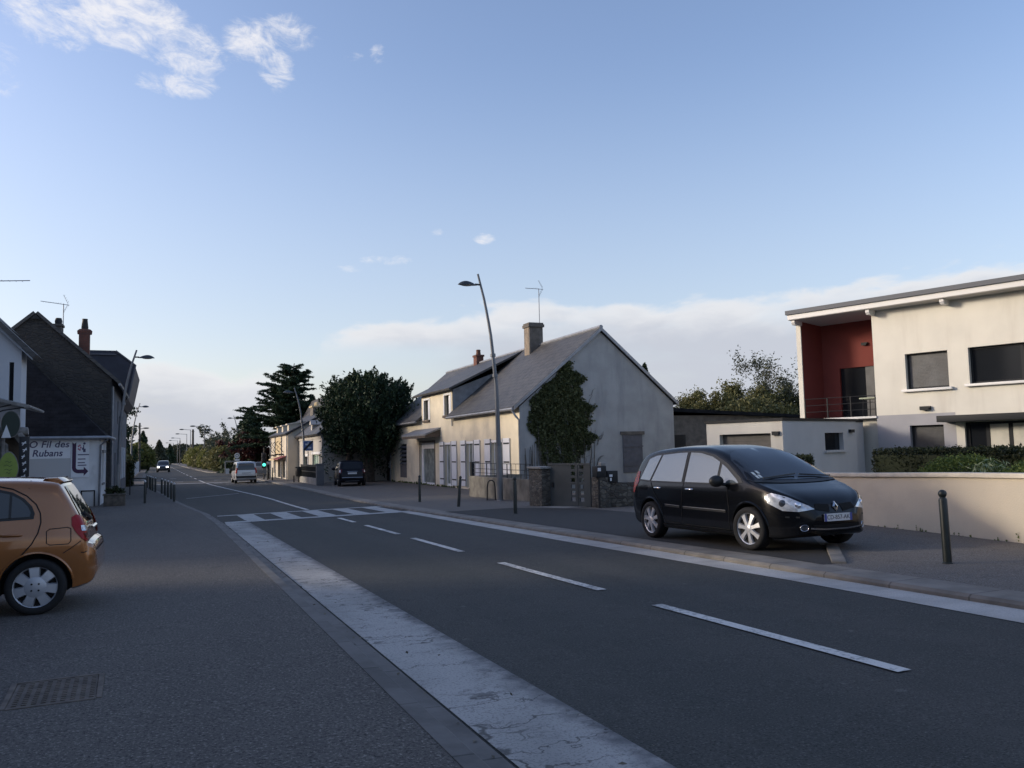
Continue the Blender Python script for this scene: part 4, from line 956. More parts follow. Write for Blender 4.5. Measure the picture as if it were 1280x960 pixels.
# ---------------------------------------------------------------- foliage
M_bark = pm('bark', (.055, .045, .036), .9, noise=(6, .4), bump=(18, .6, .03))
M_barkg = pm('grey_bark', (.10, .092, .08), .9, noise=(6, .3), bump=(18, .5, .03))
LF_dark = leafmat('dark_foliage', [(.0158, .0317, .0178), (.0317, .0554, .0277), (.0594, .0911, .0396)], .12)
LF_cedar = leafmat('cedar_foliage', [(.0221, .0442, .0258), (.0405, .0736, .0405), (.0699, .1067, .0552)], .1)
LF_mid = leafmat('olive_foliage', [(.0984, .1008, .0384), (.1656, .1620, .0624), (.2400, .2280, .1020)], .3)
LF_spring = leafmat('spring_foliage', [(.12, .14, .035), (.18, .19, .06), (.25, .24, .09)], .35)
LF_hedge = leafmat('hedge_foliage', [(.0156, .0234, .0117), (.0338, .0442, .0182), (.0650, .0754, .0312)], .15)
LF_shrub = leafmat('shrub_foliage', [(.0543, .0930, .0232), (.1008, .1511, .0349), (.1840, .2325, .0620)], .2)
LF_ivy = leafmat('ivy_foliage', [(.0504, .0616, .0252), (.0868, .1064, .0448), (.1610, .1750, .0840)], .15)
LF_red = leafmat('copper_foliage', [(.030, .010, .010), (.055, .016, .016), (.08, .026, .022)], .2)
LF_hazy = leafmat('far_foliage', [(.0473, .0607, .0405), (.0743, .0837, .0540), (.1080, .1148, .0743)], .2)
nr = np.random.default_rng(11)

def leaves_mesh(name, pts, size, mats, parent=None, flat=0., aspect=1.7, jitter=.35, along=None):
    """one small folded two-triangle leaf at every point; flat=1 turns the leaves level"""
    n = len(pts); pts = np.asarray(pts, float)
    nrm = nr.normal(size=(n, 3)); nrm[:, 2] = np.abs(nrm[:, 2])+flat*3; nrm /= np.linalg.norm(nrm, axis=1)[:, None]
    a = nr.normal(size=(n, 3)) if along is None else along+nr.normal(size=(n, 3))*.35
    a -= nrm*(a*nrm).sum(1)[:, None]; a /= np.linalg.norm(a, axis=1)[:, None]+1e-9
    b = np.cross(nrm, a); s = size*(1+nr.uniform(-jitter, jitter, n))[:, None]
    a = a*s*aspect/2; b = b*s/2
    v = np.empty((n, 4, 3)); v[:, 0] = pts-a; v[:, 1] = pts+b*.9+nrm*s*.12; v[:, 2] = pts+a; v[:, 3] = pts-b*.9+nrm*s*.12
    me = bpy.data.meshes.new(name); me.vertices.add(n*4); me.vertices.foreach_set('co', v.ravel().astype(np.float32))
    me.loops.add(n*4); me.loops.foreach_set('vertex_index', np.arange(n*4, dtype=np.int32))
    me.polygons.add(n); me.polygons.foreach_set('loop_start', np.arange(0, n*4, 4, dtype=np.int32)); me.polygons.foreach_set('loop_total', np.full(n, 4, dtype=np.int32))
    me.update(calc_edges=True); me.validate()
    me.materials.append(mats)
    return link(name, me, parent)

def clumps(centres, rad, per, squash=.8, shell=.5):
    out = []
    for c, r in zip(centres, rad):
        k = max(3, int(per)); d = nr.normal(size=(k, 3)); d /= np.linalg.norm(d, axis=1)[:, None]
        rr = (shell+(1-shell)*nr.random(k))*r*(.75+.5*nr.random(k)); p = d*rr[:, None]; p[:, 2] *= squash
        out.append(p+np.array(c))
    return np.concatenate(out)

def limb_tree(mb, base, h, r, n, spread, seed, lean=(0, 0), levels=2, fork=.3, up=.8):
    """trunk and forking limbs into mb; returns twig end points"""
    q = random.Random(seed); tips = []
    b = Vector(base); top = b+Vector((lean[0], lean[1], h*.8))
    P = [b.lerp(top, k/5)+Vector((q.uniform(-.06, .06)*h*.2, q.uniform(-.06, .06)*h*.2, 0))*(k > 0) for k in range(6)]
    mb.tube(P, [r*(1-.14*k) for k in range(6)], 8)
    def grow(p, d, l, r, lev):
        pts = [p]; dd = d.copy()
        for k in range(4):
            dd = (dd+Vector((q.uniform(-.3, .3), q.uniform(-.3, .3), q.uniform(-.05, .25)))).normalized(); pts.append(pts[-1]+dd*l/4)
        mb.tube(pts, [r, r*.8, r*.6, r*.45, r*.25], 5 if lev else 6, cap=False)
        tips.extend(tuple(x) for x in pts[2:])
        if lev < levels:
            for k in range(q.randint(3, 4)):
                i = q.randint(1, 4); e = (dd+Vector((q.uniform(-.9, .9), q.uniform(-.9, .9), q.uniform(-.3, .7)))).normalized()
                grow(pts[i], e, l*q.uniform(.5, .75), r*.5, lev+1)
    for k in range(n):
        f = fork+(1-fork)*(k+.5)/n; p = b.lerp(top, f); a = k*2.4+q.uniform(-.4, .4)
        e = Vector((math.cos(a)*spread, math.sin(a)*spread, up*q.uniform(.6, 1.2))).normalized()
        grow(p, e, h*.42*(1.15-.5*f)*q.uniform(.8, 1.2), r*.5*(1.2-f), 0)
    return tips

def loose_tree(label, loc, h, r, seed, leafm, nleaf, size, spread=1., n=8, barkm=None, per_tip=5, name='garden_tree', lean=(0, 0), levels=2, group=None, rad=.45, fork=.3, up=.8):
    T = thing(name, label, 'tree', loc, 0, group)
    mb = MB(); tips = limb_tree(mb, (0, 0, 0), h, r, n, spread, seed, lean, levels, fork, up)
    mb.build('trunk', barkm or M_bark, T, smooth=60)
    q = random.Random(seed+5); cs = [tips[q.randrange(len(tips))] for _ in range(max(1, nleaf//per_tip))]
    leaves_mesh('crown', clumps(cs, [rad*(.6+.8*q.random()) for _ in cs], per_tip, .8, .2), size, leafm, T)
    return T

def hedge(label, poly, z0, z1, leafm, dens, size, name='hedge', group=None, core=.09, bump=.07, cat='hedge'):
    """clipped hedge over an outline (list of x,y), leaf shell over a dark body"""
    cx_ = sum(p[0] for p in poly)/len(poly); cy_ = sum(p[1] for p in poly)/len(poly)
    T = thing(name, label, cat, (cx_, cy_, z0), 0, group)
    P = [Vector((p[0]-cx_, p[1]-cy_)) for p in poly]
    mb = MB(); c = [p*(1-core/max(.3, p.length)) for p in P]; mb.prism([(v.x, v.y) for v in c], 0, z1-z0-core, 'Z'); mb.build('stems', LF_hedge, T)
    pts = []; n = len(P)
    for i in range(n):
        a, b = P[i], P[(i+1) % n]; l = (b-a).length; k = int(l*(z1-z0)*dens)
        u = nr.random(k); z = nr.random(k)*(z1-z0); d = (b-a).normalized(); nn = Vector((d.y, -d.x))
        if nn.dot((a+b)/2) < 0: nn = -nn
        off = nr.normal(size=k)*bump*.5+bump*.7*np.sin(u*l*2.3+i)*np.sin(z*3.1+1.7*u*l)*.6
        for j in range(k): v = a+(b-a)*u[j]+nn*(off[j]-.02); pts.append((v.x, v.y, z[j]))
    xs = [p.x for p in P]; ys = [p.y for p in P]
    area = abs(sum(P[i].x*P[(i+1) % n].y-P[(i+1) % n].x*P[i].y for i in range(n)))/2
    k = int((max(xs)-min(xs))*(max(ys)-min(ys))*dens)
    for _ in range(k):
        x = rng.uniform(min(xs), max(xs)); y = rng.uniform(min(ys), max(ys)); ins = False
        for i in range(n):
            a, b = P[i], P[(i+1) % n]
            if (a.y > y) != (b.y > y) and x < (b.x-a.x)*(y-a.y)/(b.y-a.y)+a.x: ins = not ins
        if ins: pts.append((x, y, z1-z0+rng.gauss(0, bump*.5)))
    leaves_mesh('foliage', pts, size, leafm, T)
    return T

def shrub(label, loc, r, leafm, n, size, name='round_shrub', group=None, bumps=40, rough=.12, cat='shrub'):
    T = thing(name, label, cat, loc, 0, group)
    mb = MB(); mb.ellip((0, 0, r[2]*.35), (r[0]*.86, r[1]*.86, r[2]*.58), 16, 10); mb.build('stems', LF_hedge, T, smooth=60)
    d = nr.normal(size=(n, 3)); d /= np.linalg.norm(d, axis=1)[:, None]; d[:, 2] = np.where(d[:, 2] < -.25, -d[:, 2], d[:, 2])
    bc = nr.normal(size=(bumps, 3)); bc /= np.linalg.norm(bc, axis=1)[:, None]
    k = 1+rough*((d @ bc.T).max(1)-.9)*6+nr.normal(size=n)*.05
    leaves_mesh('foliage', d*k[:, None]*np.array([r[0], r[1], r[2]*.66])+np.array([0, 0, r[2]*.35]), size, leafm, T)
    return T

def needle_cone(label, loc, h, w, leafm, n, size, name='conifer', group=None):
    T = thing(name, label, 'tree', loc, 0, group)
    mb = MB(); mb.tube([(0, 0, 0), (0, 0, h*.95)], [w*.06, .02], 6); mb.build('trunk', M_bark, T)
    z = h*(.08+.92*nr.random(n)**1.25); rr = w/2*(1-z/h)**.75*(.35+.65*nr.random(n)**.5)*(1+.22*np.sin(z*3.1)+.15*nr.normal(size=n)); a = nr.random(n)*2*PI
    leaves_mesh('crown', np.stack([rr*np.cos(a), rr*np.sin(a), z-rr*.25], 1), size, leafm, T)
    return T

# --- big dark yew-like tree by the dark small car
by = thing('yew_tree', 'big rounded dark evergreen with bristling shoots above the dark small car', 'tree', (13.2, 57.6, g(60)))
mb = MB()
mb.tube([(0, 0, 0), (.05, 0, 1.6), (.1, .1, 3.6), (.2, 0, 5.5)], [.42, .36, .34, .12], 10); mb.tube([(-1.35, .6, 0), (-1.3, .6, 1.6), (-1.0, .5, 3.4)], [.24, .20, .12], 8)
cs = []; shoots = []; along = []
for k in range(800):
    a = nr.random()*2*PI; e = -.62+1.60*nr.random()
    e = max(-.95, min(.98, e)); ca = math.sqrt(1-e*e)
    R0 = 3.25*(1+.10*math.sin(3*a+1)+.07*math.sin(7*a+e*5)); rad = (.82+.20*nr.random())
    p = np.array([R0*ca*math.cos(a), R0*ca*math.sin(a), 4.55+3.25*e])*1.0; p[:2] *= rad; p[2] = 4.55+(p[2]-4.55)*rad
    d = np.array([ca*math.cos(a)*.75, ca*math.sin(a)*.75, .85+.3*e]); d /= np.linalg.norm(d); l = .5+.75*nr.random()*(1.1 if e > .2 else .6)*(.55 if e > .8 else 1.)
    k2 = 60; tt = nr.random(k2); w_ = .17*(1-tt)+.03
    q = p+d*(tt*l-.45)[:, None]+nr.normal(size=(k2, 3))*w_[:, None]; shoots.append(q); along.append(np.tile(d, (k2, 1)))
    if k % 20 == 0: mb.tube([(.1, .05, 3.2+1.2*nr.random()), tuple(p*.55+np.array([0, 0, 1.8])), tuple(p)], [.10, .06, .02], 5, cap=False)
inner = clumps([(nr.normal()*1.2, nr.normal()*1.2, 4.4+nr.normal()*1.3) for _ in range(120)], [1.0]*120, 60, 1, .2)
mb.build('trunk', M_bark, by, smooth=60)
leaves_mesh('crown', np.concatenate(shoots+[inner]), .105, LF_dark, by, along=np.concatenate(along+[nr.normal(size=(len(inner), 3))]), aspect=2.2)

# --- tiered cedar behind the shops
cdr = thing('cedar_tree', 'tall dark cedar with level tiers of branches behind the traffic light', 'tree', (13.2, 100, g(100)))
mb = MB(); H_ = 12.9
mb.tube([(0, 0, 0), (.1, 0, 5), (.4, 0, 10), (.9, 0, H_)], [.55, .42, .24, .04], 10)
pts = []
qc = random.Random(4)
lev = 3.0
while lev < H_-.3:
    f = (lev-3.0)/(H_-3.0); L_ = 5.6*(1-f)**.8+.8
    for k in range(5 if f < .75 else 4):
        a = qc.uniform(0, 2*PI); l = L_*qc.uniform(.45, 1.15)*(1.12 if math.cos(a) < 0 else .95); rise = qc.uniform(.02, .55)
        b0 = Vector((.9*(lev/H_)**1.5, 0, lev+qc.uniform(-.15, .15))); dr = Vector((math.cos(a), math.sin(a), 0))
        P = [b0+dr*l*s+Vector((0, 0, rise*l*s-.10*l*s*s)) for s in (0, .33, .66, 1.)]
        mb.tube(P, [.11*(1-f)+.03, .07, .04, .015], 5, cap=False)
        axis = [np.array(b0)+np.array(dr)*l*u+np.array((0, 0, rise*l*u-.10*l*u*u)) for u in np.linspace(0, 1, 13)]
        k_ = int(4+l*4.5)
        for q in range(k_):                                     # flat sprays of twigs on both sides
            u = .12+.88*(q+qc.random())/k_; c0 = np.array(b0)+np.array(dr)*l*u+np.array((0, 0, rise*l*u-.10*l*u*u))
            sg = 1 if q % 2 else -1; th = a+sg*qc.uniform(.35, 1.05); tl = (.35+.34*l*(1.08-u))*qc.uniform(.5, 1.15)
            n_ = int(10+tl*34); w = nr.random(n_)
            p_ = c0+np.outer(w*tl, np.array((math.cos(th), math.sin(th), qc.uniform(-.12, .16))))+nr.normal(size=(n_, 3))*np.array((.07, .07, .045))
            pts.append(p_)
        n_ = int(l*26); w = .1+.95*nr.random(n_); pts.append(np.array(b0)+np.outer(w*l, np.array(dr))+np.outer(rise*l*w-.10*l*w*w, np.array((0, 0, 1.)))+nr.normal(size=(n_, 3))*.07)
    lev += qc.uniform(.22, .46)
mb.build('trunk', M_bark, cdr, smooth=60)
pts.append(clumps([(qc.gauss(.2, .6), qc.gauss(0, .6), qc.uniform(2.0, 8.)) for _ in range(60)], [.8]*60, 45, .4, .2))
leaves_mesh('crown', np.concatenate(pts), .125, LF_cedar, cdr, flat=.3, aspect=2.4)
needle_cone('low dark spreading conifer left of the tiered cedar', (10.2, 112, g(112)), 8.2, 7.5, LF_dark, 5200, .32, 'conifer')
needle_cone('dark bushy conifer filling the space under the cedar', (17.5, 108, g(112)), 9.5, 9, LF_dark, 5200, .32, 'conifer')
T = thing('copper_shrub', 'dull red leaved tree in front of the cedar and above the dark hedge', 'tree', (9.8, 107, g(107)))
mb = MB(); mb.tube([(0, 0, 0), (0, 0, 2.6)], [.12, .07], 6); mb.build('trunk', M_bark, T)
leaves_mesh('crown', clumps([(nr.normal()*1.15, nr.normal()*1.0, 3.1+nr.normal()*.75) for _ in range(60)], [.6]*60, 40, .8, .2), .24, LF_red, T)
# --- far right hedges and shrubs along the pavement
hedge('dark clipped hedge behind the small white roadside sign', [(7.8, 110), (12.5, 108), (12.8, 109.5), (8.0, 111.8)], g(110)-.1, 2.2, LF_hedge, 60, .26)
for i, (x, y, s, lm, lab) in enumerate([(7.2, 118, 1.6, LF_mid, 'olive bush at the right kerb just past the dark hedge'), (7.0, 128, 1.5, LF_mid, 'dull green bush beside the thin curved lamp far down the street'), (6.6, 140, 1.5, LF_spring, 'yellowish bush at the foot of the far lamp mast'),
        (6.4, 153, 1.6, LF_mid, 'bush behind the wooden pole far down the street'), (6.3, 168, 1.9, LF_spring, 'bright spring green shrub beyond the wooden pole'), (5.9, 186, 1.9, LF_spring, 'pale green bush farther along the right pavement'), (8.5, 135, 2.3, LF_hazy, 'grey green tree mass behind the roadside bushes'), (9.0, 160, 2.6, LF_hazy, 'dim grey bushes rising behind the wooden pole')]):
    shrub(lab, (x, y, g(y)+.1), (s*1.1, s*1.6, s*1.9), lm, 1700, .28, 'roadside_bush', rough=.2)
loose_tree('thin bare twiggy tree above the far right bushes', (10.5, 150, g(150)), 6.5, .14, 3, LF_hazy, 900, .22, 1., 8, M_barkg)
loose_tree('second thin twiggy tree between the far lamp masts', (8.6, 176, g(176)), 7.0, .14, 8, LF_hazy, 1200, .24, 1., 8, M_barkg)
# --- far left
needle_cone('pointed dark conifer far down the left side of the street', (-4.6, 210, g(200)), 8.2, 4.8, LF_dark, 3600, .34)
shrub('pale spring green tree in front of the pointed far conifer', (-4.2, 160, g(160)-.2), (2.4, 3, 4.5), LF_spring, 3600, .28, 'spring_tree', rough=.25, cat='tree')
shrub('second spring green tree, lower and left of the far conifer', (-6.6, 150, g(150)-.2), (2.4, 3, 3.7), LF_spring, 3200, .28, 'spring_tree', rough=.25, cat='tree')
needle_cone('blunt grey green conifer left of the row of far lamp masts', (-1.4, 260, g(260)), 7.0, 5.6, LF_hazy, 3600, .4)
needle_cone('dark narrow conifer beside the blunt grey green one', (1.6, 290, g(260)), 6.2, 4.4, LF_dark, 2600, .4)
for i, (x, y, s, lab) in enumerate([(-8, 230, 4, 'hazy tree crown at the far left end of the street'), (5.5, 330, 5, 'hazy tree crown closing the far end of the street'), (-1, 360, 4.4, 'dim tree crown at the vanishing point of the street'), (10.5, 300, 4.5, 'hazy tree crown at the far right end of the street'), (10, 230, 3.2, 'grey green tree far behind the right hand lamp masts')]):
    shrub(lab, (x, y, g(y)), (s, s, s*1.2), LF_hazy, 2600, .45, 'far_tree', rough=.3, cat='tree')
T = thing('tall_dark_tree', 'tall dark ivy covered tree just past the jutting mansard', 'tree', (-4.6, 96, g(96)))
mb = MB(); mb.tube([(0, 0, 0), (0, 0, 6)], [.3, .1], 7); mb.build('trunk', M_bark, T)
leaves_mesh('crown', clumps([(nr.normal()*.8, nr.normal()*1.2, 1.0+6.3*nr.random()) for _ in range(120)], [.7]*120, 60, 1, .2), .2, LF_dark, T)
shrub('yellow green bush at the foot of the tall dark tree', (-4.0, 84, g(84)), (1.2, 2.2, 3.0), LF_mid, 2400, .2, 'yellow_bush', rough=.25)
hedge('dark clipped hedge cube on the left pavement beyond the stone house', [(-3.4, 66.5), (-2.25, 66.5), (-2.25, 72), (-3.4, 72)], g(68), 1.25, LF_hedge, 130, .14)
# --- behind the garage: half bare spring trees
for i, (x, y, h, sd, lm, nl, sp_, lab) in enumerate([
        (31.0, 47, 4.3, 21, LF_mid, 4800, 1.5, 'olive green spring tree behind the left end of the garage'),
        (33.0, 45, 4.7, 22, LF_mid, 5200, 1.5, 'olive spring tree behind the middle of the garage'),
        (36.2, 46, 5.4, 23, LF_mid, 4200, 1.3, 'half bare tree in thin leaf behind the right end of the garage'),
        (40.2, 47, 6.6, 24, LF_hazy, 2000, .85, 'almost bare twiggy tree next to the red loggia')]):
    loose_tree(lab, (x, y, g(45)), h, .20, sd, lm, int(nl*3.4), .10, sp_, 10, M_barkg if i > 1 else M_bark, 5, levels=3, fork=.2, rad=.6)
shrub('dark green bush mass low behind the garage roof', (33.5, 41, g(41)), (4.2, 1.6, 4.3), LF_mid, 8500, .13, 'dark_bush', rough=.3)
shrub('dark bush between the garage trees and the red loggia', (37.5, 42, g(41)), (3.2, 1.8, 4.9), LF_hedge, 7500, .13, 'dark_bush', rough=.3)
needle_cone('small dark conifer tip showing over the gable roof of the cream house', (31.5, 50.5, g(45)), 8.0, 3.2, LF_dark, 2600, .2)
# --- ivy on the grey gable
T = thing('ivy', 'dark green ivy climbing the grey gable wall of the cream house', 'climbing plant', (17, 34.25, g(34)))
L0 = np.array([17, 34.25, g(34)])
left = [(-.1, 16.1), (.9, 15.9), (1.7, 15.55), (2.6, 15.2), (3.5, 15.22), (4.3, 15.95), (5.2, 16.9), (5.6, 17.3)]
right = [(-.1, 17.5), (.9, 17.85), (1.7, 18.25), (2.6, 18.4), (3.5, 18.15), (4.3, 17.9), (5.2, 17.55), (5.6, 17.4)]
pl = []
while len(pl) < 15000:
    z = nr.uniform(-.1, 5.55); x = nr.uniform(15.0, 18.8); a = np.interp(z, [v[0] for v in left], [v[1] for v in left]); b = np.interp(z, [v[0] for v in right], [v[1] for v in right])
    e = .22*math.sin(z*4.3)+.14*math.sin(z*9.1+2)+nr.normal()*.10
    if x < a+e*.4 or x > b+e: continue
    if math.sin(x*5.1+z*.9)*math.sin(z*1.7+x*2.)+nr.normal()*.3 > .95: continue
    if z < 1.7 and math.sin(x*9+z*1.5)+nr.normal()*.5 > (.75 if z > .9 else .35): continue
    th_ = .11*min(1., (x-a+.2)/.7, (b-x+.2)/.7); pl.append((x, 34.28-nr.random()*max(.05, th_), z))
leaves_mesh('leaves', np.array(pl)-L0, .10, LF_ivy, T, aspect=1.2)
mb = MB()
for k in range(16):
    x = 15.7+k*.17+nr.normal()*.05; top_ = 1.6+2.6*nr.random(); P = [(x+nr.normal()*.04+(17-x)*-.04*j, 34.24-.02*(j % 2), g(34)+.1+(top_-g(34))*j/5) for j in range(6)]
    mb.tube([(p[0]-L0[0], p[1]-L0[1], p[2]-L0[2]) for p in P], [.035, .03, .026, .02, .016, .008], 5)
for k in range(14):
    x = 17.7+nr.random()*1.0; z = .3+3.6*nr.random(); P = [(x+.12*j+nr.normal()*.05, 34.27, z+.16*j+nr.normal()*.06) for j in range(4)]
    mb.tube([(p[0]-L0[0], p[1]-L0[1], p[2]-L0[2]) for p in P], [.014, .011, .009, .005], 4)
mb.build('stem', M_barkg, T)
T = thing('creeper', 'thin half bare creeper stems at the left edge of the grey gable', 'climbing plant', (15.1, 34.25, g(34)))
mb = MB()
for k in range(16):
    x = -.2+.065*k+nr.normal()*.04; P = [(x+nr.normal()*.06, -.01, .1+(.5+2.9*nr.random())*j/5) for j in range(6)]; mb.tube(P, [.02, .018, .015, .012, .009, .005], 4)
mb.build('stem', M_barkg, T)
# --- front garden behind the boundary wall
hedge('squared dark hedge block right behind the windscreen of the dark people carrier', [(15.1, 18.6), (16.2, 17.6), (16.75, 18.4), (15.6, 19.5)], -.3, 1.12, LF_hedge, 1500, .036)
hedge('long clipped dark hedge below the modern house windows', [(15.6, 15.0), (15.25, 12.3), (14.85, 10.1), (14.45, 7.9), (13.75, 4.9), (14.6, 4.5), (15.3, 7.6), (15.7, 9.8), (16.15, 12.1), (16.55, 14.9)], -.3, 1.27, LF_hedge, 1500, .036)
shrub('rounded green shrub on the left, behind the wall coping', (13.70, 11.0, -.3), (.62, 1.1, 1.42), LF_shrub, 20000, .024, rough=.10)
shrub('rounded green shrub to the right of its twin behind the wall coping', (13.25, 9.0, -.3), (.6, 1.05, 1.40), LF_shrub, 20000, .024, rough=.10)
shrub('rounded shrub at the right edge behind the boundary wall', (12.85, 6.9, -.3), (.6, 1.0, 1.38), LF_shrub, 18000, .024, rough=.10)
T = thing('garden_plant', 'tuft of pale narrow leaves growing out of the rounded shrubs', 'plant', (13.25, 10.15, 1.0))
al = nr.normal(size=(160, 3))*.5+np.array([0, 0, 1.]); ps = nr.normal(size=(160, 3))*np.array([.12, .2, .07])
leaves_mesh('leaves', ps, .016, pm('pale_leaf', (.20, .26, .15), .5), T, along=al, aspect=7)
mb = MB()
for k in range(5): mb.tube([(ps[k, 0]*.4, ps[k, 1]*.4, -.5), tuple(ps[k])], .008, 4)
mb.build('stem', LF_shrub, T)
# weeds at wall feet
def weeds(label, pts, n, size):
    base_ = Vector(pts[0]); T = []
    for _ in range(n):
        i = rng.randrange(len(pts)-1); p = Vector(pts[i]).lerp(Vector(pts[i+1]), rng.random()); c = p+Vector((rng.gauss(0, .03), rng.gauss(0, .03), 0)); hh = abs(rng.gauss(0, .05))
        T += [(c.x, c.y, c.z+hh*rng.random()) for _ in range(7)]
    o = leaves_mesh('weeds', np.array(T), size, LF_shrub); return tag(o, label, 'weeds', kind='stuff')
weeds('scattered weeds along the foot of the cream house front', [(14.68, 40, g(40)+LP+.05), (14.68, 57, g(57)+LP+.05)], 60, .09)
weeds('dry weeds along the foot of the curving boundary wall', [(p.x-.03, p.y, pav(p.x, p.y)+.005) for p in ln[8:26]], 60, .018)

# fallen leaves and grit caught along the left kerb and the crossing
T = []
for _ in range(170):
    y = rng.uniform(3.5, 30); T.append((lk(y)-.02-abs(rng.gauss(0, .05)) if rng.random() < .7 else rng.uniform(1.7, 2.4), y, g(y)+.036))
o = leaves_mesh('fallen_leaves', np.array(T), .022, leafmat('dry_leaves', [(.05, .035, .02), (.10, .08, .05), (.20, .18, .14)], .1), flat=1.); tag(o, 'dry leaf scraps and grit along the left kerb', 'litter', kind='stuff')
# ---------------------------------------------------------------- vehicles (local frame: +x forward, +y to the car's left, origin on the ground below the tail)
def carpaint(name, col, rough=.28, metal=.0, flake=0.):
    m = pm(name, col, rough, metal, coat=.6, spec=.3); return m
M_tyre = pm('tyre_rubber', (.012, .012, .013), .85, noise=(30, .2))
M_alloy = pm('alloy', (.62, .63, .65), .32, .45)
M_hubcap = pm('hubcap', (.45, .46, .49), .4, .35)
M_well = pm('wheel_well', (.006, .006, .007), .9)
M_trim = pm('black_trim', (.015, .016, .017), .5)
M_chrome = pm('chrome', (.62, .63, .65), .14, 1.)
M_glass = pm('car_glass', (.020, .023, .028), .035, spec=.7)
M_glassb = pm('side_glass', (.12, .14, .15), .03, spec=1., coat=1.)
M_lampc = pm('clear_lamp', (.52, .56, .62), .12, .35, coat=1., noise=(14, .25))
M_lampd = pm('lamp_inner', (.07, .08, .10), .15, .5)
M_reflector = pm('lamp_reflector', (.75, .78, .84), .12, .9)
M_redl = pm('red_lamp', (.30, .004, .008), .25, coat=.1, spec=.2)
M_redd = pm('dark_red_lamp', (.09, .010, .016), .2, coat=.2, spec=.3)
M_plate = pm('number_plate', (.62, .63, .64), .4)
M_plblue = pm('plate_blue', (.03, .06, .30), .4)
M_gap = pm('panel_gap', (.004, .004, .004), .9)
M_head_on = pm('lit_headlamp', (.9, .9, .85), .2, emit=((1., .97, .9), 4.5))
M_sticker = pm('windscreen_sticker', (.55, .60, .58), .5)

def pchip(tab, x):
    xs = [a for a, b in tab]; ys = [b for a, b in tab]
    if x <= xs[0]: return ys[0]
    if x >= xs[-1]: return ys[-1]
    i = max(k for k in range(len(xs)-1) if xs[k] <= x)
    h = [xs[k+1]-xs[k] for k in range(len(xs)-1)]; d = [(ys[k+1]-ys[k])/h[k] for k in range(len(h))]
    def m(k):
        if k == 0: return d[0]
        if k == len(xs)-1: return d[-1]
        return 0. if d[k-1]*d[k] <= 0 else 2*d[k-1]*d[k]/(d[k-1]+d[k])
    t = (x-xs[i])/h[i]; m0, m1 = m(i), m(i+1)
    return (2*t**3-3*t*t+1)*ys[i]+(t**3-2*t*t+t)*h[i]*m0+(-2*t**3+3*t*t)*ys[i+1]+(t**3-t*t)*h[i]*m1

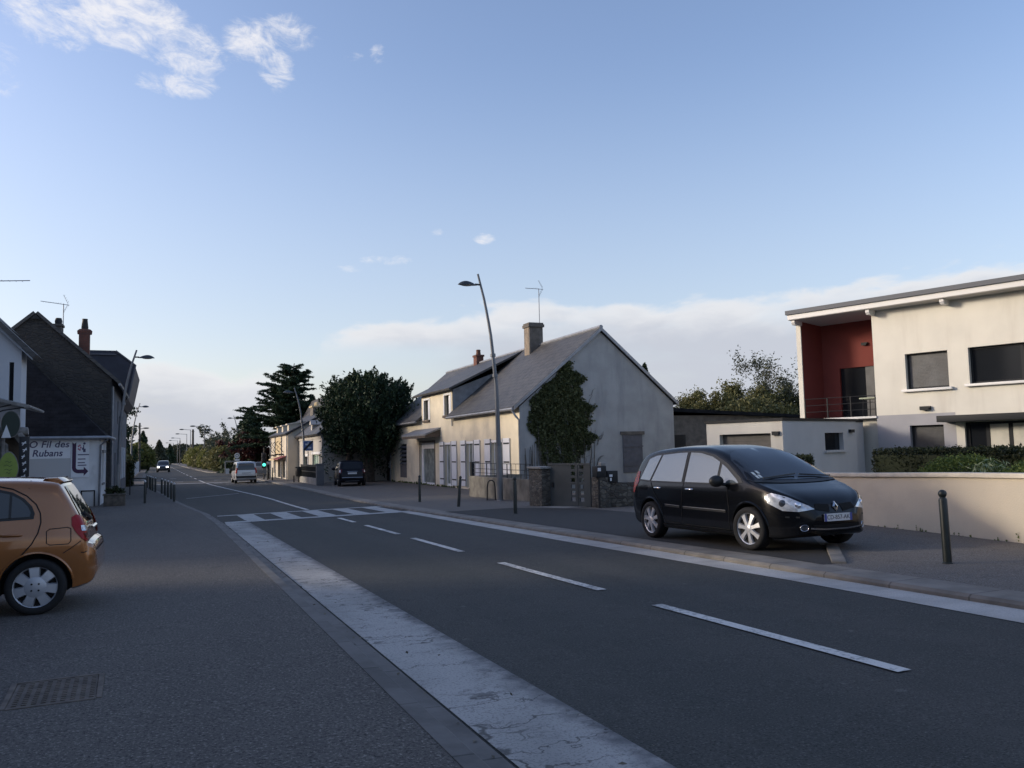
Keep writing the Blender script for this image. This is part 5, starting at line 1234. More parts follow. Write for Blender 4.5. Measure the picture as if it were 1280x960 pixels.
class Car:
    def __init__(s, name, label, cat, loc, rz, T, B, W, ZB, paint, wheels, tumble=.26, scale=1., group=None, crown=.03, nx=70):
        s.T, s.B, s.W, s.ZB, s.tumble = T, B, W, ZB, tumble
        s.L = T[-1][0]; s.thing = thing(name, label, cat, loc, rz, group, scale)
        xs = sorted(set([s.L*(.5-.5*math.cos(PI*k/nx)) for k in range(nx+1)]+[x for x, _ in T]+[x for x, _ in W]))
        xs = [x for i, x in enumerate(xs) if i == 0 or x-xs[i-1] > .004]
        rings = []
        for x in xs: rings.append(s.section(x, crown))
        n = len(rings[0]); v = [p for r in rings for p in r]
        f = [(i*n+k, i*n+(k+1) % n, (i+1)*n+(k+1) % n, (i+1)*n+k) for i in range(len(rings)-1) for k in range(n)]
        f += [tuple(range(n-1, -1, -1)), tuple(range((len(rings)-1)*n, len(rings)*n))]
        me = bpy.data.meshes.new('body'); me.from_pydata(v, [], f)
        bm = bmesh.new(); bm.from_mesh(me); bmesh.ops.remove_doubles(bm, verts=bm.verts, dist=.0008); bmesh.ops.recalc_face_normals(bm, faces=bm.faces); bm.to_mesh(me); bm.free()
        s.bvh = BVHTree.FromPolygons([tuple(q.co) for q in me.vertices], [tuple(p.vertices) for p in me.polygons])
        me.materials.append(paint); me.materials.append(M_well)
        o = bpy.data.objects.new('body', me); C.objects.link(o)
        cut = MB()
        for (wx, wr, wy, ww) in wheels:
            for sg in (1, -1):
                y0 = sg*(wy-ww-.06); y1 = sg*1.4
                c = [(wx+(wr+.055)*math.cos(2*PI*k/40), wr+.01+(wr+.055)*math.sin(2*PI*k/40)) for k in range(40)]
                cut.prism(c, min(y0, y1), max(y0, y1), 'Y')
        co_ = cut.build('cutter', M_well)
        md = o.modifiers.new('b', 'BOOLEAN'); md.operation = 'DIFFERENCE'; md.solver = 'EXACT'; md.object = co_; md.material_mode = 'TRANSFER'
        dg = bpy.context.evaluated_depsgraph_get(); dg.update()
        nm = bpy.data.meshes.new_from_object(o.evaluated_get(dg)); bpy.data.objects.remove(o); bpy.data.objects.remove(co_)
        nm.polygons.foreach_set('use_smooth', [True]*len(nm.polygons)); nm.set_sharp_from_angle(angle=R(32))
        s.body = link('body', nm, s.thing)
    def section(s, x, crown):
        T = pchip(s.T, x); W = pchip(s.W, x); zb = pchip(s.ZB, x); zB = pchip(s.B, x)
        T = max(T, zb+.03); h0 = T-zb; zB = min(zB, T-min(.09, h0*.30)); h = T-zB
        up = min(1., max(0., (h-.09)/.25))
        rw = W*.985-s.tumble*h-.02
        rw = max(.25*W, rw); r = min(.10, h*.5)
        P = [(0, zb), (W*.86, zb), (W*.965, zb+.16*(zB-zb)), (W*.995, zb+.42*(zB-zb)), (W, zb+.64*(zB-zb)), (W*.99, zb+.86*(zB-zb)), (W*.965, zB+.0*h)]
        sh = W*.965
        P += [(sh+(rw-sh)*.5+.012*up, zB+h*.46), (rw+.035*up, T-r*1.05), (rw-.03, T-r*.42), (rw-.12*min(1, W/.6), T-r*.12-crown*.4), (rw*.5, T-crown*.12), (0, T)]
        out = []
        K = 3
        for i in range(len(P)-1):
            p0 = P[max(0, i-1)]; p1 = P[i]; p2 = P[i+1]; p3 = P[min(len(P)-1, i+2)]
            if i == 0: out.append(p1); continue
            for k in range(K):
                u = k/K; out.append(tuple(.5*(2*p1[j]+(p2[j]-p0[j])*u+(2*p0[j]-5*p1[j]+4*p2[j]-p3[j])*u*u+(3*p1[j]-p0[j]-3*p2[j]+p3[j])*u**3) for j in (0, 1)))
        out.append(P[-1])
        right = [(x, max(0, a), b) for a, b in out]
        return right+[(p[0], -p[1], p[2]) for p in right[-2:0:-1]]
    def patch(s, name, pts3, d, mat, parent=None, off=.005, step=.07, thick=0.):
        """polygon (3d points) seen along d, laid on the body"""
        d = Vector(d).normalized(); z = Vector((0, 0, 1)); u = z.cross(d).normalized() if abs(d.z) < .95 else Vector((0, 1, 0)); w = d.cross(u).normalized()
        P = [(Vector(p).dot(u), Vector(p).dot(w)) for p in pts3]
        bm = bmesh.new(); bm.faces.new([bm.verts.new((a, b, 0)) for a, b in P])
        for ax in (0, 1):
            lo = min(p[ax] for p in P); hi = max(p[ax] for p in P); k = int((hi-lo)/step)
            for i in range(1, k+1):
                c = [0, 0, 0]; c[ax] = lo+(hi-lo)*i/(k+1); nn = [0, 0, 0]; nn[ax] = 1
                bmesh.ops.bisect_plane(bm, geom=bm.verts[:]+bm.edges[:]+bm.faces[:], plane_co=c, plane_no=nn)
        bmesh.ops.triangulate(bm, faces=bm.faces[:])
        for v in bm.verts:
            o = u*v.co.x+w*v.co.y-d*12
            hit, nrm, _, _ = s.bvh.ray_cast(o, d)
            if hit is None:
                best = None
                for tt in range(0, 25):
                    q, nrm2, _, dist = s.bvh.find_nearest(o+d*(9.+tt*.25))
                    if best is None or dist < best[0]: best = (dist, q, nrm2)
                hit, nrm = best[1], best[2]
            if nrm.dot(d) > 0: nrm = -nrm
            v.co = hit+nrm*off
        bmesh.ops.recalc_face_normals(bm, faces=bm.faces)
        for fc in bm.faces:
            if fc.normal.dot(d) > 0: fc.normal_flip()
        me = bpy.data.meshes.new(name); bm.to_mesh(me); bm.free(); me.materials.append(mat)
        me.polygons.foreach_set('use_smooth', [True]*len(me.polygons))
        return link(name, me, parent or s.thing)
    def side(s, name, xz, mat, sg=1, parent=None, **k):
        return s.patch(name, [(x, 0, z) for x, z in xz], (0, -sg, 0), mat, parent, **k)
    def line(s, name, pts, wdt, mat, view, parent=None, off=.006):
        """ribbon along a polyline; view 'L','R' (x,z), 'F','B' (y,z)"""
        d = {'L': (0, -1, 0), 'R': (0, 1, 0), 'F': (-1, 0, 0), 'B': (1, 0, 0)}[view]
        P = [Vector((a, b)) for a, b in pts]; l, r = [], []
        for i, p in enumerate(P):
            t_ = (P[min(i+1, len(P)-1)]-P[max(i-1, 0)]).normalized(); n = Vector((-t_.y, t_.x))*wdt/2; l.append(p+n); r.append(p-n)
        q = l+r[::-1]
        # strips of quads, one patch per span joined
        obs = []
        me_all = MB()
        for i in range(len(P)-1):
            quad = [l[i], l[i+1], r[i+1], r[i]]
            k = max(1, int((P[i+1]-P[i]).length/.08))
            for j in range(k):
                f0, f1 = j/k, (j+1)/k; pp = [l[i].lerp(l[i+1], f0), l[i].lerp(l[i+1], f1), r[i].lerp(r[i+1], f1), r[i].lerp(r[i+1], f0)]
                vs = []
                for a in pp:
                    o = Vector((a.x, 0, a.y)) if view in 'LR' else Vector((0, a.x, a.y)); o = o-Vector(d)*12
                    hit, nrm, _, _ = s.bvh.ray_cast(o, Vector(d))
                    if hit is None: hit, nrm, _, _ = s.bvh.find_nearest(o+Vector(d)*(12-2.2 if view in 'BF' else 11))
                    if nrm.dot(Vector(d)) > 0: nrm = -nrm
                    vs.append(tuple(hit+nrm*off))
                me_all.face(vs)
        return me_all.build(name, mat, parent or s.thing)
    def arch(s, wx, wr, sg, mat, rr=.022, a0=8, a1=172):
        """raised lip round the wheel opening"""
        pts = []
        for k in range(25):
            a = R(a0+(a1-a0)*k/24); x = wx+(wr+.062)*math.cos(a); z = wr+.01+(wr+.062)*math.sin(a)
            hit, n, _, _ = s.bvh.ray_cast(Vector((x, sg*4, z)), Vector((0, -sg, 0)))
            if hit is None: continue
            pts.append(tuple(hit-n*.004*(1 if n.dot(Vector((0, sg, 0))) > 0 else -1)))
        mb = MB(); mb.tube(pts, rr, 6); return mb.build('wheel_arch', mat, s.thing, smooth=60)
    def wheel(s, x, r, y, w, sg, rim_r, spokes, mat, wi=.05, wo=.085, cap=False, steer=0., turn=.3):
        M = Matrix.Translation((x, sg*y, r)) @ Matrix.Rotation(steer, 4, 'Z') @ Matrix.Rotation(-sg*PI/2, 4, 'X')
        mb = MB()
        mb.lathe([(rim_r-.012, -.02), (rim_r, -.012), (rim_r+.002, -.05), (rim_r-.03, -.12)], 40, M, 0, close=False)
        if spokes:
            for k in range(spokes):
                a = 2*PI*k/spokes+turn; ca, sa = math.cos(a), math.sin(a)
                def P(rad, off, z): return tuple(M @ Vector((rad*ca-off*sa, rad*sa+off*ca, z)))
                r0_, r1_ = .04, rim_r-.008; rm = (r0_+r1_)/2; zt = (.0, -.008, -.022) if not cap else (-.004, .0, -.016)
                wm = (wi+wo)/2*(.8 if cap else .75)
                top_ = [(r0_, wi*.5, zt[0]), (rm, wm*.5, zt[1]), (r1_, wo*.5, zt[2]), (r1_, -wo*.5, zt[2]), (rm, -wm*.5, zt[1]), (r0_, -wi*.5, zt[0])]
                pts = [P(*q) for q in top_]+[P(q[0], q[1]*1.25, q[2]-.035) for q in top_]
                mb.faces(pts, [(0, 1, 4, 5), (1, 2, 3, 4)]+[(i, 6+i, 6+(i+1) % 6, (i+1) % 6) for i in range(6)], 0)
            hr_ = .10 if cap else .045
            mb.lathe([(.001, .006), (hr_, .006), (hr_+.017, -.004), (hr_+.02, -.04)], 24, M, 0, close=False)
        mb.lathe([(.001, -.055), (rim_r-.02, -.055)], 32, M, 1, close=False)
        if cap:
            for k in range(4): mb.lathe([(.001, .012), (.010, .012), (.012, .0)], 10, M @ Matrix.Translation((.05*math.cos(PI/2*k+.78), .05*math.sin(PI/2*k+.78), 0)), 1, close=False)
        wh = mb.build('wheel', [mat, M_well], s.thing, smooth=35)
        mb = MB(); t2 = w/2
        mb.lathe([(rim_r-.002, -.0), (rim_r+.012, .006), (r-.045, .012), (r-.012, .0), (r, -.03), (r, -w+.02), (r-.03, -w-.01), (rim_r, -w)], 44, M, 0, close=False)
        mb.build('tyre', M_tyre, wh, smooth=50)
        return wh
    def plate(s, text, c, right, wdt=.52, hgt=.11, parent=None):
        up = Vector((0, 0, 1)); F = frame(c, right, up)
        mb = MB(F); mb.box(-wdt/2, wdt/2, -hgt/2, hgt/2, -.012, .0); p = mb.build('number_plate', M_plate, parent or s.thing)
        mb = MB(F); mb.box(-wdt/2, -wdt/2+.04, -hgt/2, hgt/2, .0005, .002); mb.box(wdt/2-.04, wdt/2, -hgt/2, hgt/2, .0005, .002); mb.build('plate_band', M_plblue, p)
        text_part('lettering', text, hgt*.80, F @ Matrix.Translation((0, -.002, .001)), M_trim, p, bold=.0, extr=.001)
        return p
    def mirror(s, x, z, y, sg, mat, glass=True, sc_=1.):
        mb = MB(); mb.ellip((x, sg*(y+.11), z), (.075*sc_, .12*sc_, .085*sc_), 12, 8); mb.tube([(x+.02, sg*(y-.06), z-.06), (x, sg*(y+.06), z-.04)], .028, 6)
        return mb.build('door_mirror', mat, s.thing, smooth=60)
    def handle(s, x, z, sg, mat, l=.2):
        hit, n, _, _ = s.bvh.ray_cast(Vector((x, sg*4, z)), Vector((0, -sg, 0)))
        mb = MB(); y = hit.y
        mb.tube([(x-l/2, y, z), (x-l/2+.03, y+sg*.03, z+.004), (x+l/2-.03, y+sg*.03, z+.004), (x+l/2, y, z)], .015, 6)
        mb.build('door_handle', mat, s.thing, smooth=60)

# ---- dark people carrier on the right
def make_mpv():
    T = [(0, .62), (.03, .80), (.07, .98), (.16, 1.22), (.30, 1.46), (.48, 1.56), (.9, 1.615), (1.6, 1.64), (2.2, 1.625), (2.65, 1.555), (3.05, 1.40), (3.45, 1.19), (3.72, 1.035), (3.95, .955), (4.2, .865), (4.36, .775), (4.45, .67), (4.5, .54)]
    B = [(0, .95), (1, .96), (2, .945), (3, .93), (3.6, .92), (4.2, .80), (4.5, .62)]
    W = [(0, .60), (.03, .70), (.10, .785), (.3, .845), (.8, .885), (2.2, .905), (3.5, .895), (3.9, .865), (4.15, .80), (4.32, .69), (4.43, .54), (4.5, .40)]
    ZB = [(0, .45), (.08, .32), (.5, .20), (4.0, .19), (4.36, .23), (4.46, .30), (4.5, .40)]
    paint = pm('dark_metallic_paint', (.004, .0045, .006), .2, coat=.22, spec=.2)
    WX, WR, WY, WW = (.86, 3.60), .325, .90, .205
    c = Car('people_carrier', 'dark metallic people carrier parked half on the right hand pavement, silver wheels', 'car', (8.98, 14.00, 0), 0, T, B, W, ZB, paint, [(x, WR, WY, WW) for x in WX], tumble=.33)
    for sg, v in ((1, 'L'), (-1, 'R')):
        # glasshouse: black surround first, panes proud of it
        c.side('window_surround', [(.36, 1.02), (.60, 1.45), (.85, 1.51), (1.6, 1.545), (2.25, 1.53), (2.62, 1.46), (3.0, 1.31), (3.38, 1.09), (3.46, 1.01), (3.2, .985), (2.0, .985), (1.0, 1.0)], M_trim, sg, off=.004)
        for poly in ([(.43, 1.05), (.63, 1.42), (.86, 1.475), (1.02, 1.485), (.80, 1.03)], [(.86, 1.025), (1.08, 1.485), (1.6, 1.51), (1.84, 1.51), (1.84, 1.01)], [(1.94, 1.01), (1.94, 1.51), (2.22, 1.495), (2.58, 1.425), (2.80, 1.34), (2.80, 1.0)], [(2.87, 1.0), (2.87, 1.305), (3.02, 1.235), (3.30, 1.065), (3.36, 1.01)]):
            c.side('side_window', poly, M_glassb, sg, off=.010)
        c.line('door_gap', [(1.90, 1.52), (1.90, .95), (1.86, .45), (1.84, .30), (3.12, .28), (3.16, .6), (3.10, .97)], .012, M_gap, v)
        c.line('door_gap', [(.84, 1.0), (1.02, .80), (1.22, .62), (1.30, .32), (1.80, .30)], .012, M_gap, v)
        c.line('side_moulding', [(1.36, .60), (1.82, .585)], .030, M_trim, v, off=.012); c.line('side_moulding', [(1.92, .58), (3.08, .56)], .030, M_trim, v, off=.012)
        c.line('side_moulding', [(1.36, .622), (1.82, .607)], .010, M_zinc, v, off=.013); c.line('side_moulding', [(1.92, .602), (3.08, .582)], .010, M_zinc, v, off=.013)
        c.line('sill', [(1.22, .25), (3.22, .23)], .07, M_trim, v, off=.012)
        c.handle(1.10, .90, sg, M_chrome); c.handle(2.10, .89, sg, M_chrome)
        for wx in WX: c.arch(wx, WR, sg, paint)
        c.mirror(3.02, 1.04, .90, sg, M_trim, sc_=1.1)
        h = c.patch('headlight', [(3.97, sg*.82, .84), (4.06, sg*.81, .865), (4.24, sg*.67, .805), (4.40, sg*.44, .68), (4.44, sg*.36, .625), (4.36, sg*.58, .595), (4.22, sg*.75, .61), (4.02, sg*.86, .72)], (-.72, -sg*.70, 0), M_lampc, off=.008, step=.05)
        for (px_, py_, pz_, r_) in ((4.20, .72, .71, .052), (4.33, .58, .675, .048)):
            hit, n, _, _ = c.bvh.find_nearest(Vector((px_, sg*py_, pz_)))
            d_ = Vector((.75, sg*.66, .05)).normalized(); q = d_.to_track_quat('Z', 'Y').to_matrix().to_4x4(); q.translation = hit
            mb = MB(); mb.lathe([(.001, .022), (r_*.6, .020), (r_, .008), (r_*1.05, -.01)], 20, q, 0, close=False); mb.build('bulb_housing', M_lampd if r_ > .05 else M_reflector, h, smooth=50)
        c.patch('fog_lamp', [(4.40, sg*.55+.047*math.cos(a), .36+.042*math.sin(a)) for a in [2*PI*k/14 for k in range(14)]], (-1, 0, 0), M_lampd, off=.008, step=.05)
        mb = MB()
        pts = []
        for k in range(17):
            a = 2*PI*k/16; y, z = sg*.55+.050*math.cos(a), .36+.045*math.sin(a); hit, n, _, _ = c.bvh.ray_cast(Vector((8, y, z)), Vector((-1, 0, 0)))
            if hit: pts.append(tuple(hit+Vector((.008, 0, 0))))
        mb.tube(pts, .006, 6, cap=False); mb.build('fog_lamp_ring', M_chrome, c.thing, smooth=60)
        c.patch('tail_light', [(.02, sg*.72, 1.18), (.02, sg*.72, .80), (.24, sg*.84, .80), (.34, sg*.86, 1.0), (.30, sg*.80, 1.20)], (.6, -sg*.8, 0), M_redl, off=.008)
        c.line('bumper_rub', [(sg*.74 if v == 'L' else sg*.74, .52), (sg*.60, .515)], .022, M_trim, 'F', off=.008)
    c.patch('windscreen', [(3, -.60, 1.46), (3, -.70, 1.36), (3, -.80, 1.06), (3, -.40, 1.045), (3, 0, 1.04), (3, .40, 1.045), (3, .80, 1.06), (3, .70, 1.36), (3, .60, 1.46), (3, .35, 1.53), (3, 0, 1.55), (3, -.35, 1.53)], (-1, 0, 0), M_glass, off=.006, step=.09)
    c.patch('rear_window', [(0, -.60, 1.05), (0, -.48, 1.42), (0, .48, 1.42), (0, .60, 1.05)], (1, 0, 0), M_glass, off=.006)
    c.patch('windscreen_cowl', [(3.7, y, z) for y, z in [(-.80, 1.055), (-.4, 1.035), (0, 1.03), (.4, 1.035), (.80, 1.055), (.78, 1.015), (.4, .995), (0, .99), (-.4, .995), (-.78, 1.015)]], (-1, 0, 0), M_trim, off=.010)
    for (ya, za, yb, zb_) in ((-.62, 1.06, .05, 1.11), (.72, 1.06, .12, 1.10)):
        mb = MB(); a = c.bvh.ray_cast(Vector((8, ya, za)), Vector((-1, 0, 0)))[0]; b = c.bvh.ray_cast(Vector((8, yb, zb_)), Vector((-1, 0, 0)))[0]
        mb.tube([tuple(a+Vector((.03, 0, .02))), tuple(b+Vector((.03, 0, .02)))], .012, 5); mb.build('wiper', M_trim, c.thing)
    for (y, z) in ((-.66, 1.14), (-.60, 1.10), (-.66, 1.09), (-.57, 1.16)):
        c.patch('sticker', [(3, y-.022, z-.022), (3, y+.022, z-.022), (3, y+.022, z+.022), (3, y-.022, z+.022)], (-1, 0, 0), M_sticker, off=.012)
    # nose
    c.patch('grille', [(4.4, -.38, .62), (4.4, -.13, .575), (4.4, -.10, .685), (4.4, -.34, .70)], (-1, 0, 0), M_gap, off=.007)
    c.patch('grille', [(4.4, .38, .62), (4.4, .13, .575), (4.4, .10, .685), (4.4, .34, .70)], (-1, 0, 0), M_gap, off=.007)
    c.patch('air_intake', [(4.4, -.44, .40), (4.4, -.40, .31), (4.4, .40, .31), (4.4, .44, .40)], (-1, 0, 0), M_gap, off=.008)
    c.line('chrome_strip', [(-.47, .355), (-.2, .335), (.2, .335), (.47, .355)], .020, M_chrome, 'F', off=.014)
    hit = c.bvh.ray_cast(Vector((8, 0, .655)), Vector((-1, 0, 0)))[0]
    mb = MB(frame((hit.x+.02, 0, .655), (0, 1, 0), (-.25, 0, 1)))
    o_ = [(0, .078), (.052, 0), (0, -.078), (-.052, 0)]; i_ = [(0, .036), (.022, 0), (0, -.036), (-.022, 0)]
    for k in range(4):
        a, b = o_[k], o_[(k+1) % 4]; e, d = i_[k], i_[(k+1) % 4]
        mb.faces([(a[0], a[1], 0), (b[0], b[1], 0), (d[0], d[1], .012), (e[0], e[1], .012), (a[0], a[1], -.02), (b[0], b[1], -.02)], [(0, 1, 2, 3), (0, 4, 5, 1)])
    mb.build('diamond_emblem', M_chrome, c.thing)
    hit = c.bvh.ray_cast(Vector((8, 0, .50)), Vector((-1, 0, 0)))[0]
    c.plate('CD-857-AK', (hit.x+.03, 0, .50), (0, 1, 0))
    for i, wx in enumerate(WX):
        for sg in (1, -1): c.wheel(wx, WR, WY, WW, sg, .24, 7, M_alloy, .055, .08, steer=R(7) if i else 0)
    return c
MP = make_mpv()
# heading: nose towards the camera, slightly out to the road
def place(c, rear, front, r_off, wx0, wx1, side, scale=1., ref=None):
    """put wheel centres (on one side) on two ground points; returns heading"""
    a = math.atan2(front[1]-rear[1], front[0]-rear[0]); d = Vector((math.cos(a), math.sin(a))); n = Vector((-d.y, d.x))
    o = Vector(rear)-d*wx0*scale-n*side*r_off*scale
    c.thing.location = (o.x, o.y, 0); c.thing.rotation_euler = (0, 0, a); c.thing.scale = (scale,)*3
    return a
mp_front = Vector((8.22, 10.36)); mp_rear = Vector((8.21, 13.10))
a_ = place(MP, mp_rear, mp_front, .88, .86, 3.60, -1)
MP.thing.location.z = pav(8.6, MP.thing.location.y)+.006; MP.thing.rotation_euler = (0, -math.atan(.0178), a_)

# ---- orange hatchback, tail towards the road, left edge
def make_hatch():
    T = [(0, .52), (.02, .68), (.045, .745), (.10, .775), (.13, .92), (.165, 1.03), (.245, 1.19), (.355, 1.385), (.42, 1.475), (.50, 1.495), (.9, 1.525), (1.5, 1.535), (2.1, 1.49), (2.5, 1.36), (2.9, 1.10), (3.1, .99), (3.4, .90), (3.6, .78), (3.72, .55)]
    B = [(0, .88), (.5, .93), (1.5, .90), (2.6, .87), (3.3, .80), (3.72, .60)]
    W = [(0, .52), (.03, .62), (.09, .71), (.22, .775), (.5, .815), (1.8, .83), (2.9, .82), (3.3, .76), (3.55, .62), (3.72, .42)]
    ZB = [(0, .42), (.06, .30), (.3, .24), (3.3, .2), (3.72, .36)]
    paint = carpaint('orange_metallic_paint', (.31, .118, .034), .18, .25)
    paintb = paint; paint.node_tree.nodes['Principled BSDF'].inputs['Coat Weight'].default_value = 1.
    WX, WR, WY, WW = (.60, 3.03), .308, .82, .175
    c = Car('hatchback', 'metallic orange small hatchback cut by the left edge, silver hubcaps', 'car', (0, 0, 0), 0, T, B, W, ZB, paint, [(x, WR, WY, WW) for x in WX], tumble=.24)
    for sg, v in ((1, 'L'), (-1, 'R')):
        c.side('window_surround', [(.64, 1.06), (.63, 1.12), (.66, 1.20), (.74, 1.29), (.86, 1.365), (1.05, 1.415), (1.5, 1.44), (2.0, 1.41), (2.35, 1.26), (2.62, 1.08), (2.68, .99), (1.6, 1.03)], M_trim, sg, off=.004)
        c.side('side_window', [(.675, 1.085), (.67, 1.13), (.70, 1.20), (.775, 1.28), (.88, 1.34), (1.06, 1.385), (1.5, 1.41), (1.56, 1.41), (1.56, 1.06), (1.10, 1.075)], M_glass, sg, off=.010)
        c.side('side_window', [(1.64, 1.055), (1.64, 1.405), (1.98, 1.375), (2.30, 1.23), (2.56, 1.07), (2.6, 1.02)], M_glass, sg, off=.010)
        c.side('quarter_bar', [(.86, 1.08), (.86, 1.325), (.885, 1.34), (.885, 1.08)], M_trim, sg, off=.013)
        c.line('door_gap', [(1.6, 1.455), (1.3, 1.465), (1.05, 1.445), (.86, 1.40), (.72, 1.32), (.62, 1.22), (.575, 1.12), (.565, 1.02), (.59, .90), (.65, .78), (.75, .66), (.95, .45), (1.02, .30), (1.60, .28), (1.60, 1.03)], .013, M_gap, v)
        c.line('door_gap', [(1.62, 1.42), (2.0, 1.42), (2.66, 1.05), (2.72, .6), (2.66, .3), (1.62, .28)], .013, M_gap, v)
        if True:
            fl = [(.50, .70), (.535, .715), (.71, .705), (.74, .68), (.735, .55), (.70, .53), (.52, .53), (.495, .56), (.50, .70)]
            fl = [(x-.235, z+.235) for x, z in fl]
            c.line('fuel_flap', fl, .009, M_gap, v)
        c.line('bumper_seam', [(.335, .665), (.25, .72), (.16, .79)], .009, M_gap, v)
        c.line('roof_seam', [(.70, 1.485), (.70, 1.40)], .008, M_gap, v)
        c.line('bumper_crease', [(.16, .66), (.13, .655), (.10, .665)], .010, M_gap, v)
        c.handle(.85, .89, sg, paintb, .2); c.handle(1.95, .88, sg, paintb, .2)
        for wx in WX: c.arch(wx, WR, sg, paintb, .016)
        tl = c.patch('tail_light', [(.245, sg*.755, 1.06), (.20, sg*.735, 1.085), (.14, sg*.70, 1.07), (.095, sg*.67, 1.01), (.07, sg*.665, .93), (.06, sg*.665, .84), (.075, sg*.68, .79), (.11, sg*.70, .775), (.155, sg*.735, .81), (.20, sg*.765, .88), (.24, sg*.775, .97)], (.55, -sg*.83, 0), M_redl, off=.012, step=.04)
        c.patch('reversing_lens', [(.165, sg*.73, .96), (.085, sg*.685, .95), (.075, sg*.685, .89), (.155, sg*.735, .90)], (.55, -sg*.83, 0), M_lampc, tl, off=.018, step=.04)
        c.patch('lower_lens', [(.14, sg*.735, .87), (.075, sg*.685, .87), (.08, sg*.69, .81), (.105, sg*.705, .80)], (.55, -sg*.83, 0), M_redd, tl, off=.018, step=.04)
        c.patch('headlight', [(3.30, sg*.70, .88), (3.55, sg*.55, .80), (3.58, sg*.52, .66), (3.40, sg*.70, .70)], (-.7, -sg*.7, 0), M_lampc, off=.008)
        c.mirror(2.42, 1.0, .82, sg, paintb)
    c.patch('rear_window', [(0, -.58, 1.03), (0, -.50, 1.25), (0, -.42, 1.41), (0, .42, 1.41), (0, .50, 1.25), (0, .58, 1.03)], (1, 0, 0), M_glass, off=.007, step=.06)
    c.patch('windscreen', [(3, -.66, 1.02), (3, -.55, 1.40), (3, 0, 1.45), (3, .55, 1.40), (3, .66, 1.02)], (-1, 0, 0), M_glass, off=.006)
    mb = MB(); mb.prism([(.375, 1.462), (.40, 1.45), (.55, 1.49), (.60, 1.508), (.44, 1.512)], -.46, .46, 'Y'); mb.build('roof_spoiler', paintb, c.thing, bevel=.012, smooth=50)
    mb = MB(); mb.prism([(.385, 1.452), (.43, 1.462), (.43, 1.44), (.40, 1.43)], -.455, .455, 'Y'); mb.build('brake_light', M_trim, c.thing)
    mb = MB(); a = c.bvh.ray_cast(Vector((-6, 0, 1.0)), Vector((1, 0, 0)))[0]; b = c.bvh.ray_cast(Vector((-6, .34, 1.10)), Vector((1, 0, 0)))[0]
    mb.ellip((a.x-.015, 0, 1.0), (.03, .05, .03), 10, 6); mb.tube([(a.x-.03, 0, 1.0), (b.x-.03, .34, 1.09)], .016, 6); mb.build('rear_wiper', M_trim, c.thing)
    mb = MB(); a = c.bvh.ray_cast(Vector((-6, 0, .90)), Vector((1, 0, 0)))[0]; mb.tube([(a.x-.03, -.24, .90), (a.x-.03, .24, .90)], .025, 6); mb.build('hatch_handle', M_chrome, c.thing, smooth=60)
    c.line('hatch_gap', [(-.62, .99), (-.60, .80), (-.50, .66), (.50, .66), (.60, .80), (.62, .99)], .012, M_gap, 'B')
    for wx in WX:
        for sg in (1, -1): c.wheel(wx, WR, WY, WW, sg, .226, 7, M_hubcap, .10, .105, cap=True)
    return c
HB = make_hatch()
hr = Vector((-1.26, 10.30))*.975; hd = Vector((-math.cos(YAW+R(-22)), math.sin(YAW+R(-22))))
place(HB, hr, hr+hd*2.43, .80, .60, 3.03, 1, .935)
HB.thing.location.z = g(10.3)+LP+.002

# ---- silver van seen from behind
def make_van():
    T = [(0, .60), (.02, .90), (.05, 1.15), (.10, 1.45), (.18, 1.70), (.30, 1.78), (.8, 1.82), (2.0, 1.82), (2.6, 1.74), (3.0, 1.45), (3.35, 1.12), (3.8, .98), (4.15, .80), (4.3, .55)]
    B = [(0, 1.02), (2, 1.0), (3.4, .95), (4.3, .6)]
    W = [(0, .72), (.03, .80), (.1, .855), (.4, .885), (3.3, .885), (3.8, .82), (4.15, .66), (4.3, .45)]
    ZB = [(0, .42), (.06, .3), (.4, .22), (4.3, .3)]
    paint = carpaint('silver_paint', (.46, .475, .50), .3, .35)
    c = Car('silver_van', 'silver passenger van with lit green signal to its right, seen from behind', 'van', (5.85, 67.2, g(66)+.004), R(91), T, B, W, ZB, paint, [(.75, .31, .88, .19), (3.4, .31, .88, .19)], tumble=.14, scale=.92)
    c.patch('rear_window', [(0, -.68, 1.10), (0, -.70, 1.18), (0, -.62, 1.62), (0, -.5, 1.66), (0, .5, 1.66), (0, .62, 1.62), (0, .70, 1.18), (0, .68, 1.10)], (1, 0, 0), M_glass, off=.008)
    c.patch('bumper', [(0, -.80, .44), (0, -.82, .62), (0, .82, .62), (0, .80, .44)], (1, 0, 0), M_trim, off=.012)
    for sg, v in ((1, 'L'), (-1, 'R')):
        c.patch('tail_light', [(.04, sg*.72, .82), (.04, sg*.70, 1.28), (.14, sg*.80, 1.28), (.18, sg*.86, .86)], (.7, -sg*.7, 0), M_redl, off=.012)
        for q in ([(.35, 1.08), (.45, 1.55), (1.2, 1.58), (1.2, 1.06)], [(1.3, 1.06), (1.3, 1.58), (2.1, 1.58), (2.1, 1.05)], [(2.2, 1.05), (2.2, 1.58), (2.55, 1.55), (3.0, 1.25), (3.2, 1.05)]): c.side('side_window', q, M_glass, sg, off=.008)
        c.mirror(2.95, 1.1, .88, sg, M_trim)
        c.line('door_gap', [(1.25, 1.6), (1.25, .35)], .012, M_gap, v)
    c.line('hatch_gap', [(-.76, 1.3), (-.72, .72), (.72, .72), (.76, 1.3)], .012, M_gap, 'B')
    c.line('plate_recess', [(-.35, .86), (.35, .86)], .03, M_trim, 'B', off=.012)
    mb = MB(); h = c.bvh.ray_cast(Vector((-6, 0, .78)), Vector((1, 0, 0)))[0]; mb.box(h.x-.014, h.x-.002, -.26, .26, .73, .83); mb.build('number_plate', M_plate, c.thing)
    for wx in (.75, 3.4):
        for sg in (1, -1): c.wheel(wx, .31, .88, .19, sg, .2, 5, M_alloy)
    return c
